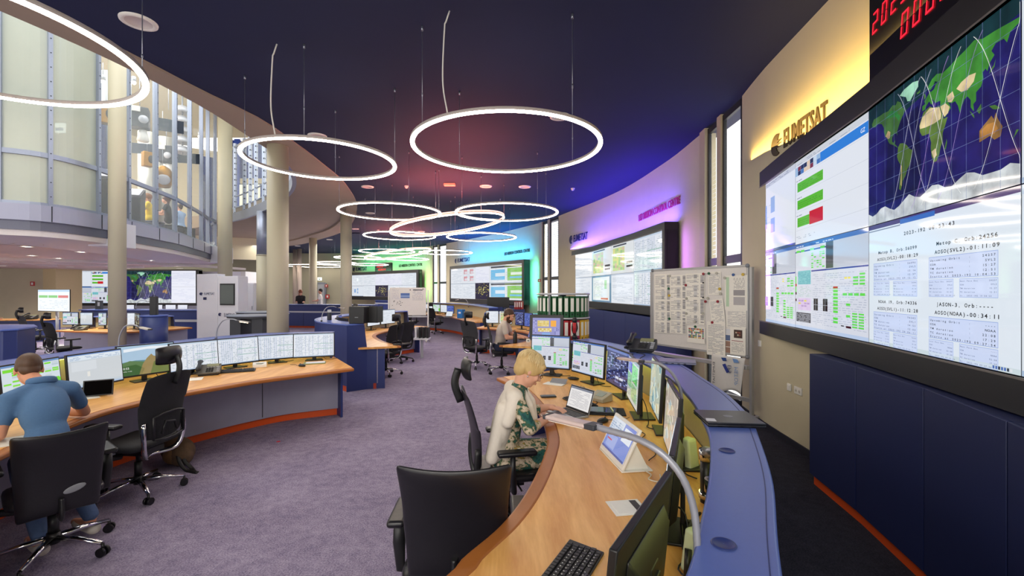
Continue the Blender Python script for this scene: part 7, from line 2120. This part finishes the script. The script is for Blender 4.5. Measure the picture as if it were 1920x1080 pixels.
for X, Y, c in ((433, 121, 'red'), (314, 197, 'red'), (447, 307, 'red'), (530, 307, 'red'), (493, 448, 'red'), (470, 118, 'green'), (198, 220, 'green'), (203, 423, 'green'), (378, 477, 'green'), (202, 267, 'yellow'), (543, 222, 'yellow'), (700, 125, 'yellow'), (635, 127, 'blue'), (432, 181, 'black'), (431, 281, 'black'),
                (522, 117, 'pale grey'), (205, 135, 'pale grey'), (318, 287, 'pale grey'), (195, 320, 'pale grey'), (462, 285, 'pale grey'), (548, 255, 'pale grey'), (577, 148, 'pale grey'), (428, 388, 'pale grey'), (317, 388, 'pale grey'), (375, 443, 'pale grey')):
    s_, z = cq(X, Y); p = A_ + tb_ * s_ + nb * .016; i = cnt.get(c, 0); cnt[c] = i + 1
    r_ = .011 if c == 'black' else .019
    m = MB(); m.tube([(0, 0.004, 0), (0, -.008, 0)], r_, 16); o = m.obj('magnet', M('magnet_' + c.replace(' ', '_'), MG[c], .35), None); o.location = (p.x, p.y, z); o.rotation_euler.z = ang
    tag(o, 'round %s magnet on the near whiteboard, %s' % (c, hints[c][i]), 'magnet', 'magnets on the near whiteboard')
# cloth banner hanging under the board
s0, zb_ = cq(508, 668); s1, _ = cq(735, 668)
c = A_ + tb_ * s0 + nb * .075
bn = thing('cloth_banner', 'white cloth banner with blue EPS METOP print hanging under the near whiteboard', 'banner', (c.x, c.y, 0), ang)
m = MB(); nx, nz = 18, 12; W_ = s1 - s0; vs = []
for j in range(nz + 1):
    for i in range(nx + 1):
        u, v = i / nx, j / nz
        x = u * W_ * (1 - .10 * (1 - v)) + (1 - v) * .0 - .02 * (1 - v); z = .865 - (1 - v) * (.50 + .05 * math.sin(u * 5 + 1)) + 0
        vs.append((x, .012 * math.sin(u * 9 + v * 3) * (1 - v * .6), z))
m.smooth = True; m.add(vs, [(j * (nx + 1) + i, j * (nx + 1) + i + 1, (j + 1) * (nx + 1) + i + 1, (j + 1) * (nx + 1) + i) for j in range(nz) for i in range(nx)])
o = m.obj('cloth', M('banner_cloth', '#d6d3d0', .85), bn); md = o.modifiers.new('s', 'SOLIDIFY'); md.thickness = .003
cv = Canvas((W_ * .95, -.020, .36), (0.0, -.020, .36), (W_ * .95, -.020, .85)); cv.n = Vector((0, -1, 0))
def vtext(cv, txt, u, v, h, col, w):
    """text running downwards, mirrored as on the reverse of the cloth"""
    vs, fs, tw = text_geo(txt); o = len(cv.v); cv.lay = 2
    cv.v += [tuple(cv.pt(u + y * h * cv.H / cv.W, v - x * w / tw)) for x, y in vs]
    for f in fs: cv.f.append([q + o for q in f]); cv.col.append(lin(col))
vtext(cv, 'METOP', .13, .78, .16, '#7c9cc8', .50); vtext(cv, 'EPS', .34, .80, .15, '#33406a', .22); vtext(cv, 'EUMETSAT', .86, .82, .10, '#23263a', .62)
cv.poly([(.52, .82), (.62, .78), (.48, .56), (.40, .60)], '#2a3a8c', 2); cv.poly([(.15, .98), (.3, .99), (.26, .88), (.10, .9)], '#6f94c8', 2); cv.poly([(.5, .98), (.66, .97), (.6, .88), (.48, .9)], '#2a4a8c', 2)
cv.obj('print', bn, PAPM)

# ================================================================ rolling whiteboard in the distance
dW = 15.4; xa = (731 - CX) / F * dW; xb = (799 - CX) / F * dW
t = thing('whiteboard', 'distant white rolling whiteboard with blue print and black magnets, on casters', 'whiteboard', (xa, dW, 0), .0)
Wd = xb - xa
m = MB(); m.box((Wd / 2, 0, 1.38), (Wd, .03, .95)); m.obj('board', BOARD, t, bevel=.004)
m = MB(); m.box((Wd / 2, -.05, .86), (Wd + .1, .1, .04)); m.obj('pen_tray', LGREY, t)
for q in (-.04, Wd + .06): m = MB(); m.box((q, .02, .92), (.045, .045, 1.7)); m.obj('leg', WHITEM, t); m = MB(); m.box((q, .0, .09), (.06, .65, .05)); m.obj('foot', WHITEM, t); 
for q in (-.04, Wd + .06):
    for y in (-.28, .28): m = MB(); m.tube([(q - .02, y, .038), (q + .02, y, .038)], .036, 14); m.obj('caster', WHITEM, t)
m = MB(); m.box((Wd / 2, .02, .34), (Wd + .1, .03, .05)); m.obj('cross_bar', WHITEM, t)
cv = Canvas((0, -.016, .905), (Wd, -.016, .905), (0, -.016, 1.855)); cv.rect(.3, .62, .55, .8, '#5874ae', 2); cv.rect(.3, .66, .55, .72, '#8ea6d0', 3); cv.dashes(.06, .6, .25, .95, 10, '#b8b8c4', .7); cv.dashes(.62, .55, .92, .92, 12, '#b0b0bc', .7); cv.rect(.64, .9, .9, .93, '#2a2c38', 3); cv.rect(.0, .58, 1, .585, '#c8c4d0', 2)
for _ in range(16): x, y = random.uniform(.06, .34), random.uniform(.34, .52); cv.rect(x, y, x + .022, y + .018, '#1c1c28', 3)
cv.rect(.9, .93, .93, .96, '#15151a', 3); cv.rect(.55, .9, .58, .93, '#15151a', 3)
cv.obj('print', t, PAPM)
t = thing('file_tray', 'dark letter trays and files on a stand in front of the distant rolling whiteboard', 'tray', (-2.35, 11.7, .0), 0)
m = MB(); m.box((0, 0, .5), (.4, .35, .04)); m.obj('shelf', WHITEP, t); m = MB()
m.box((0, 0, .24), (.06, .06, .48)); m.obj('post', LGREY, t)
for k in range(4): m = MB(); m.box((-.02 + .1 * k - .12, 0, .66), (.05, .26, .28)); m.obj('file', BLACK if k != 0 else WHITEP, t)

# ================================================================ mid-distance console equipment
monitor((-3.55, 11.0), (-3.42, 11.6), .86, 1.25, textdoc, 'left of two pale monitors on the rounded blue console', 'monitors on the rounded blue console')
monitor((-3.42, 11.68), (-3.20, 12.25), .86, 1.25, textdoc, 'right of two pale monitors on the rounded blue console', 'monitors on the rounded blue console')
def bluish(c): c.rect(0, 0, 1, 1, '#4e63b0', 0); c.cells(.05, .1, .95, .9, 8, 8, ['#8090d0', '#32408c'], .6, 2)
for k, (a, b) in enumerate((((-3.12, 8.55), (-3.42, 8.9)), ((-3.45, 8.95), (-3.66, 9.4)), ((-3.68, 9.45), (-3.78, 9.95)))):
    monitor(a, b, .86, 1.22, bluish, '%s blue-glowing monitor inside the rounded console beside the black boxes' % ['nearest', 'middle', 'furthest'][k], 'monitors on the rounded blue console')
t = thing('storage_box', 'large matt black box standing on the end of the rounded blue console', 'box', (-2.72, 7.98, 1.171), -.05)
m = MB(); m.box((0, 0, .15), (.27, .26, .30)); m.obj('body', BLACK, t, bevel=.008); m = MB(); m.box((0, -.132, .11), (.06, .003, .012)); m.obj('badge', MGREY, t)
t = thing('storage_box', 'open black box with thin rim right of the matt black box', 'box', (-2.55, 8.22, 1.171), -.05)
m = MB()
for x, y, w, d in ((-.13, 0, .01, .3), (.13, 0, .01, .3), (0, .145, .27, .01), (0, -.145, .27, .01)): m.box((x, y, .145), (w, d, .29))
m.box((0, 0, .005), (.27, .3, .01)); m.obj('body', BLACK, t)
q = P(617.5, 600, 1.17); t = thing('drinking_flask', 'dark flask with pale cap on the rim of the rounded blue console', 'flask', (q.x, q.y, 1.171)); m = MB(); m.lathe([(.001, 0), (.04, 0), (.042, .01), (.04, .15)], 20); m.obj('body', DGREY, t); m = MB(); m.lathe([(.038, .15), (.036, .2), (.001, .205)], 20); m.obj('cap', LGREY, t)
q = P(700, 648, .75); t = thing('gooseneck_microphone', 'thin black gooseneck microphone on the near desk tip of the rounded console', 'microphone', (-2.12, 8.25, .751)); m = MB(); m.cyl((0, 0, 0), .07, .02, 20); m.obj('base', BLACK, t); m = MB(); m.tube([(0, 0, .02), (0, 0, .3), (.02, 0, .38)], .006, 8); m.obj('stem', BLACK, t); m = MB(); m.ell((.022, 0, .40), (.018, .018, .03), 10, 8); m.obj('head', BLACK, t)
lamp_small(-3.55, 8.35, 1.17, .9, 'curved lamp with reddish head over the rounded blue console', False)
lamp_small(-1.45, 14.9, 1.2, 2.9, 'pale curved lamp on the blue end of the right-centre console', False)
# console under cyan wall
for k, (x0, x1, dd, fn) in enumerate(((786, 798, 20.6, textdoc), (799, 811, 20.2, textdoc), (812, 825, 19.6, greentable), (826, 838, 18.9, textdoc), (838, 851, 18.0, bluish))):
    monitor(((x0 - CX) / F * dd, dd), ((x1 - CX) / F * (dd - .35), dd - .35), .84, 1.16, fn, '%s monitor from the left on the right-centre distant console' % ordinal(k), 'monitors on the right-centre distant console', cablex=False)
def doc3(c): textdoc(c)
laptop_open(-2.45, 16.9, .751, -.5, 'small open laptop on the right-centre distant console', doc3)
t = thing('desk_divider', 'bright blue box on the right-centre distant console beside its blue end', 'box', (-1.85, 16.3, .751), -.5); m = MB(); m.box((0, 0, .16), (.22, .2, .32)); m.obj('body', M('box_cyan_blue', '#1f6fc0', .4), t, bevel=.005); m = MB(); m.box((.0, -.102, .2), (.1, .004, .06)); m.obj('label', WHITEP, t)
# bearded man's console
for k, (x0, x1, d0_, d1_, fn) in enumerate(((911, 935, 12.3, 12.3, textdoc), (936, 960, 12.2, 12.0, yellowmap), (966, 982, 11.7, 11.4, darkpanel), (983, 998, 11.3, 10.9, bluish))):
    monitor(((x0 - CX) / F * d0_, d0_), ((x1 - CX) / F * d1_, d1_), .85, 1.20, fn, '%s monitor from the left behind the bearded man' % ordinal(k), 'monitors behind the bearded man', cablex=False)
q = P(965, 643, .75); t = thing('water_bottle', 'black bottle with pump-like cap on the desk tip before the bearded man', 'bottle', (.06, 8.55, .751)); m = MB(); m.lathe([(.001, 0), (.036, 0), (.038, .01), (.038, .17), (.03, .19), (.015, .2)], 20); m.obj('body', BLACK, t); m = MB(); m.cyl((0, 0, .2), .014, .03, 14); m.tube([(0, 0, .23), (0, 0, .245), (-.04, 0, .24)], .006, 8); m.obj('cap', DGREY, t)
laptop_open(.24, 9.25, .751, -PI / 2 + .1, 'dark laptop with glowing screen in front of the bearded man', bluish, mat=BLACK, ang=105)
t = thing('headset', 'red and black headset hanging on the counter end beside the touch screen', 'headset', (.80, 5.72, 1.112), .3)
m = MB(); m.tube(spline([(0, 0, .05), (-.035, 0, .16), (0, 0, .27), (.035, 0, .16), (.0, .02, .06)], 24), .010, 8); m.obj('headband', BLACK, t); m = MB(); m.tube([(-.012, -.02, .10), (-.012, -.02, .23)], .022, 10); m.obj('red_cover', M('headset_red', '#b3222c', .4), t)
for z in (.045, .26): m = MB(); m.ell((0, 0, z), (.035, .03, .04), 14, 10); m.obj('ear_cushion', BLACK, t)
t = thing('white_cube', 'tiny white box on the counter left of the touch screen foot', 'box', (.20, 5.55, 1.112)); 
m = MB(); m.box((0, 0, .02), (.05, .04, .04)); m.obj('body', WHITEM, t, bevel=.004); m = MB(); m.box((0, -.021, .02), (.02, .002, .01)); m.obj('port', BLACK, t)
# books / files and screen on the sideboard of the cyan wall
t = thing('monitor', 'switched-off black monitor on the sideboard under the cyan-lit video wall', 'monitor', (-.55, 17.9, 0), -.2)
m = MB(); m.box((0, 0, 1.28), (.9, .05, .42)); m.obj('housing', BLACK, t, bevel=.004); m = MB(); m.box((0, .05, .55), (.4, .3, 1.1)); m.obj('pedestal', BLUE, t)
for k in range(4):
    place('bR2', binder(BR_), (.12 + .085 * k, 18.0 - .02 * k, 1.0), -.2, 'small distant red-and-white file, %s from the left, behind the bearded man' % ordinal(k), 'distant red files')
m = MB(); m.box((.26, 18.15, .5), (.5, .36, .995)); tag(m.obj('pedestal_cabinet', BLUE), 'blue pedestal cabinet carrying the distant red files', 'cabinet')

# ================================================================ under the mezzanine
def teleg(c): c.rect(0, 0, 1, 1, '#e2ebf2', 0); c.rect(0, .9, 1, 1, '#a8c8e4', 1); c.rect(.03, .62, .32, .74, '#58b848', 2); c.rect(.34, .62, .63, .74, '#58b848', 2); c.rect(.65, .62, .96, .74, '#c84848', 2); c.dashes(.05, .1, .95, .55, 6, '#c4d0dc', .6)
a = PD(71, 583, 14.2); b = PD(131, 583, 13.6)
monitor((a.x, 14.2), (b.x, 13.6), 1.10, 1.79, teleg, 'large screen on a stand with green and red bars, left of the map video wall', None, desk=0.0, stand=False, cablex=False, name='display_stand')
t = bpy.data.objects[[o.name for o in bpy.data.objects if o.name.startswith('display_stand')][-1]]
m = MB(); m.cyl((0, .09, 0.03), .04, 1.3, 16); m.obj('pole', LGREY, t); m = MB(); m.box((0, .09, .015), (.8, .5, .03)); m.obj('foot', LGREY, t, bevel=.006)
for k, (x0, x1, dd, fn, lab) in enumerate(((117, 147, 11.9, telemetry, 'first monitor from the left on the console under the mezzanine, green cells'), (150, 174, 11.8, windows_, 'second monitor on the console under the mezzanine, behind the desk phone'), (184, 200, 11.7, telemetry, 'third monitor on the console under the mezzanine, left of the tall column'), (238, 256, 11.6, textdoc, 'monitor just right of the tall column under the mezzanine'), (252, 262, 11.3, mapdoc('#4a4238', '#8a7a60'), 'narrow dark-picture monitor right of the tall column'))):
    monitor(((x0 - CX) / F * dd, dd), ((x1 - CX) / F * dd, dd), .84, 1.18, fn, lab, 'monitors on the console under the mezzanine', cablex=False)
desk_phone((150 - CX) / F * 11.3, 11.3, .751, .2, 'desk telephone on the console under the mezzanine, left of the tall column', M('phone_grey', '#5c584e', .45))
t = thing('equipment_case', 'upright black case standing on the blue drum right of the tall column', 'case', (-8.55, 10.7, 1.171), .3); m = MB(); m.box((0, 0, .22), (.14, .12, .44)); m.obj('body', BLACK, t, bevel=.01); m = MB(); m.tube([(-.03, 0, .44), (-.03, 0, .47), (.03, 0, .47), (.03, 0, .44)], .007, 8); m.obj('handle', BLACK, t)
for k, (x0, x1) in enumerate(((237, 252), (285, 305), (310, 330), (333, 352))):
    dd = 15.1
    monitor(((x0 - CX) / F * dd, dd), ((x1 - CX) / F * dd, dd), .98, 1.28, whiteglow, '%s pale screen edge from the left over the long blue counter' % ordinal(k), 'screens beyond the long blue counter', desk=.02, stand=True, cablex=False)
lamp_small(-12.1, 14.4, 1.15, .2, 'small curved lamp on the long blue counter right of the tall column', False)
t = thing('telephone_dock', 'grey-black device with upright screen on the long blue counter left of the tall column', 'device', ((186 - CX) / F * 14.2, 14.2, 1.156)); m = MB(); m.box((0, 0, .14), (.17, .1, .28)); m.obj('body', DGREY, t, bevel=.006); m = MB(); m.box((.03, -.052, .17), (.07, .004, .12)); m.obj('face', LGREY, t)
t = thing('desk', 'low beech-topped blue desk with telephone and books at far left', 'desk', (-17.6, 15.6, 0), .05); m = MB(); m.box((0, 0, .74), (3.0, .8, .03)); m.obj('desk_top', WOOD, t); m = MB(); m.box((0, .05, .36), (2.9, .65, .72)); m.obj('body', BLUE, t)
desk_phone(-16.7, 15.5, .756, .2, 'black telephone on the low desk at far left', BLACK, 1.4)
for k in range(3): m = MB(); m.box((0, 0, .012), (.3, .22, .024)); o = m.obj('book', M('book%d' % k, ['#8c3038', '#c8b8a0', '#6a5a4a'][k], .6), None); o.location = (-17.9, 15.5, .756 + .025 * k); o.rotation_euler.z = .2 * k; tag(o, '%s of the small stack of books on the far left low desk' % ['bottom', 'middle', 'top'][k], 'book', 'stack of books at far left')
t = thing('desk', 'beech desk with a brown chair behind the grey chair at far left', 'desk', (-15.7, 12.9, 0), .1); m = MB(); m.box((0, 0, .735), (2.4, .8, .03)); m.obj('desk_top', WOOD, t); m = MB(); m.box((-1.1, 0, .36), (.05, .7, .72)); m.obj('side_panel', LGREY, t); m = MB(); m.box((1.1, 0, .36), (.05, .7, .72)); m.obj('side_panel', LGREY, t)

# ================================================================ floor things
t = thing('backpack', 'brown camouflage backpack on the carpet against the left console front', 'backpack', (-3.40, 4.56, 0), -.4)
CAM = M('camo_fabric', '#5a4634', .9, var=.5, scale=14, bump=.4)
m = MB(); m.ell((0, 0, .13), (.21, .12, .13), 20, 14); m.ell((.12, -.04, .10), (.12, .10, .10), 16, 10); m.ell((-.1, 0, .19), (.10, .09, .09), 14, 10); m.v = [(p[0], p[1], max(0, p[2])) for p in m.v]; fuse(m, 'body', CAM, t, .012, 3)
m = MB(); m.ell((.06, -.10, .10), (.11, .05, .07), 16, 10); m.obj('front_pocket', M('camo_pocket', '#7a5c3c', .9, var=.5, scale=16), t)
for k in range(2): m = MB(); m.tube(spline([(.1, -.06 * k, .2), (.22, -.08 - .04 * k, .10), (.32, -.06 - .05 * k, .012), (.42 + .05 * k, -.1, .010)], 14), .010, 6, flat=(1.8, .5)); m.obj('strap', BLACK, t)
q = P(522, 828, 0); m = MB(); m.lathe([(.001, .003), (.02, .003), (.022, 0)], 20); o = m.obj('floor_marker', M('marker_red', '#c8283c', .6), None); o.location = (q.x, q.y, 0); tag(o, 'small red spot sticker on the grey-violet carpet in the middle of the room', 'sticker')

# ================================================================ exhibits on the mezzanine
def tube_thing(px, d, r, z0, z1, mat, name, label, cat, grp=None):
    X = (px - CX) / F * d; m = MB(); m.tube([(X, d, z0), (X, d, z1)], r, 28); return tag(m.obj(name, mat), label, cat, grp)
DUCT = M('duct_silver', '#c4c4bc', .35, metal=.5)
tube_thing(276, 16.6, .28, 3.43, 7.6, DUCT, 'column', 'silver-clad round column behind the seated woman in yellow on the mezzanine', 'column', 'silver mezzanine columns')
tube_thing(311, 17.2, .28, 3.43, 7.6, DUCT, 'column', 'silver-clad round column behind the woman in black on the mezzanine', 'column', 'silver mezzanine columns')
tube_thing(216, 12.2, .34, 3.43, 7.6, M('column_blue_grey', '#a8b4b8', .5), 'column', 'blue-grey round column inside the glass, left of the tall cream column', 'column')
def slab(px, w, d, z0, z1, mat, name, label, cat, th=.2, rz=.5):
    X = (px - CX) / F * d; t = thing(name, label, cat, (X, d, z0), rz); m = MB(); m.box((0, 0, (z1 - z0) / 2), (w, th, z1 - z0)); m.obj('panel', mat, t, bevel=.01); m = MB(); m.box((0, 0, .03), (w * .9, th * 1.2, .06)); m.obj('foot', BLACK, t); return t
DB = M('exhibit_blue', '#27376e', .5)
slab(185, .28, 11.7, 3.43, 6.5, DB, 'exhibition_panel', 'tall dark blue exhibition panel behind the frosted glass end', 'panel')
slab(256, 1.2, 15.5, 3.43, 4.75, DB, 'exhibition_panel', 'low dark blue wall panel behind the seated group on the mezzanine', 'panel', .15, .3)
slab(390, .5, 19.0, 3.43, 7.4, DB, 'exhibition_panel', 'tall blue panel at the curved glass end beside the rightmost mullions', 'panel', .2, .6)
def stand(px, d, label):
    X = (px - CX) / F * d; t = thing('info_terminal', label, 'terminal', (X, d, 3.43), .4); m = MB(); m.box((0, 0, .5), (.42, .4, 1.0)); m.obj('cabinet', BLACK, t, bevel=.01); m = MB(); m.hexa([(-.22, -.2, 1.0), (.22, -.2, 1.0), (.22, .2, 1.0), (-.22, .2, 1.0), (-.22, -.18, 1.06), (.22, -.18, 1.06), (.22, .2, 1.3), (-.22, .2, 1.3)]); m.obj('desk_head', DGREY, t); c_ = Canvas((-.18, -.175, 1.075), (.18, -.175, 1.075), (-.18, .17, 1.31)); whiteglow(c_); c_.obj('display', t)
    return t
stand(200, 10.9, 'black terminal behind the mezzanine glass, left of the tall cream column'); stand(251, 13.0, 'black terminal behind the mezzanine glass, right of the tall cream column')
for (px, x2, d, lab) in ((281, 0, 14.0, 'seat of the woman in yellow on the mezzanine'), (318, 0, 14.8, 'seat of the woman in black on the mezzanine'), (342, 0, 15.4, 'seat of the man in light blue on the mezzanine')):
    X = (px - CX) / F * d; t = thing('bench_seat', 'dark ' + lab, 'seat', (X, d + .05, 3.43)); m = MB(); m.box((0, 0, .22), (.5, .5, .44)); m.obj('block', DGREY, t, bevel=.03); m = MB(); m.box((0, 0, .46), (.5, .5, .06)); m.obj('cushion', BLACK, t, bevel=.02)
def satellite(px, py, d, s, kind, label):
    q = PD(px, py, d); t = thing('satellite_model', label, 'satellite model', q, random.uniform(0, 1)); t.scale = (s,) * 3
    SOL = M('solar_panel', '#26303f', .3, metal=.3)
    if kind == 'drum':
        m = MB(); m.T = Matrix.Rotation(.5, 4, 'X'); m.lathe([(.001, -.5), (.4, -.5), (.45, -.3), (.45, .3), (.3, .5), (.12, .62), (.001, .65)], 28); m.obj('body', BRASS, t)
        m = MB(); m.T = Matrix.Rotation(.5, 4, 'X') @ Matrix.Translation((0, -.42, .0)); m.ell((0, 0, 0), (.3, .12, .3), 20, 12); m.obj('antenna_dish', LGREY, t)
        m = MB(); m.tube([(0, 0, .6), (0, 0, 1.6)], .012, 6); m.obj('hanger', STEEL, t)
    elif kind == 'wing':
        m = MB(); m.box((0, 0, 0), (.6, .5, .8)); m.obj('body', DGREY, t, bevel=.04)
        m = MB(); m.box((-.9, 0, .2), (1.0, .03, .5)); m.box((.9, 0, -.1), (1.0, .03, .5)); m.obj('solar_wing', SOL, t)
        m = MB(); m.ell((.15, -.3, -.1), (.16, .08, .16), 16, 10); m.obj('antenna_dish', LGREY, t); m = MB(); m.box((-.1, -.28, .28), (.3, .1, .2)); m.obj('instrument', WHITEM, t)
        m = MB(); m.lathe([(.001, -.45), (.12, -.45), (.2, -.85), (.16, -.9), (.001, -.9)], 18, (.1, 0, 0)); m.obj('nozzle', WHITEM, t)
        m = MB(); m.tube([(0, 0, .4), (0, 0, 1.8)], .012, 6); m.obj('hanger', STEEL, t)
    elif kind == 'box':
        m = MB(); m.box((0, 0, 0), (.6, .6, 1.1)); m.obj('body', BRASS, t, bevel=.04); m = MB(); m.ell((.15, -.3, .0), (.18, .08, .3), 16, 10); m.obj('opening', BLACK, t)
        m = MB(); m.tube([(0, 0, .5), (0, 0, 1.5)], .012, 6); m.obj('hanger', STEEL, t)
    else:
        m = MB()
        for k in range(5): m.lathe([(.001, .1 - k * .42), (.16, .12 - k * .42), (.34, -.12 - k * .42), (.3, -.16 - k * .42), (.001, -.1 - k * .42)], 22)
        m.obj('stacked_bells', LGREY, t); m = MB(); m.tube([(0, 0, -1.9), (0, 0, .8)], .03, 8); m.obj('hanger', STEEL, t)
    return t
satellite(305, 332, 13.6, .55, 'drum', 'gold drum-shaped satellite model with silver dish hanging behind the mezzanine glass')
satellite(262, 222, 13.2, .75, 'wing', 'dark satellite model with panels hanging behind the mezzanine glass, right of the tall column')
satellite(199, 215, 11.2, .42, 'box', 'gold foil satellite model just left of the tall cream column')
satellite(276, 299, 14.2, .42, 'box', 'small orange-gold satellite model above the seated woman in yellow')
satellite(342, 205, 15.0, .8, 'bells', 'column of stacked silver bell shapes hanging behind the mezzanine glass')
satellite(312, 290, 15.4, .7, 'wing', 'dark winged satellite model behind the gold drum-shaped one')
for i, (px, py, d) in enumerate(((193, 153, 11.5), (251, 155, 12.5), (316, 161, 14.5), (305, 237, 14.6), (374, 256, 17))):
    q = PD(px, py, d); t = thing('spotlight', 'small bright spotlight behind the mezzanine glass, %s from the left' % ordinal(i), 'spotlight', q, 0, 'mezzanine spotlights'); m = MB(); m.ell((0, 0, 0), (.05, .05, .05), 12, 8); m.obj('lamp', DL, t); m = MB(); m.cyl((0, 0, .03), .05, .14, 14); m.tube([(0, 0, .17), (0, 0, min(7.6 - q.z, 1.2))], .01, 6); m.obj('housing', LGREY, t)
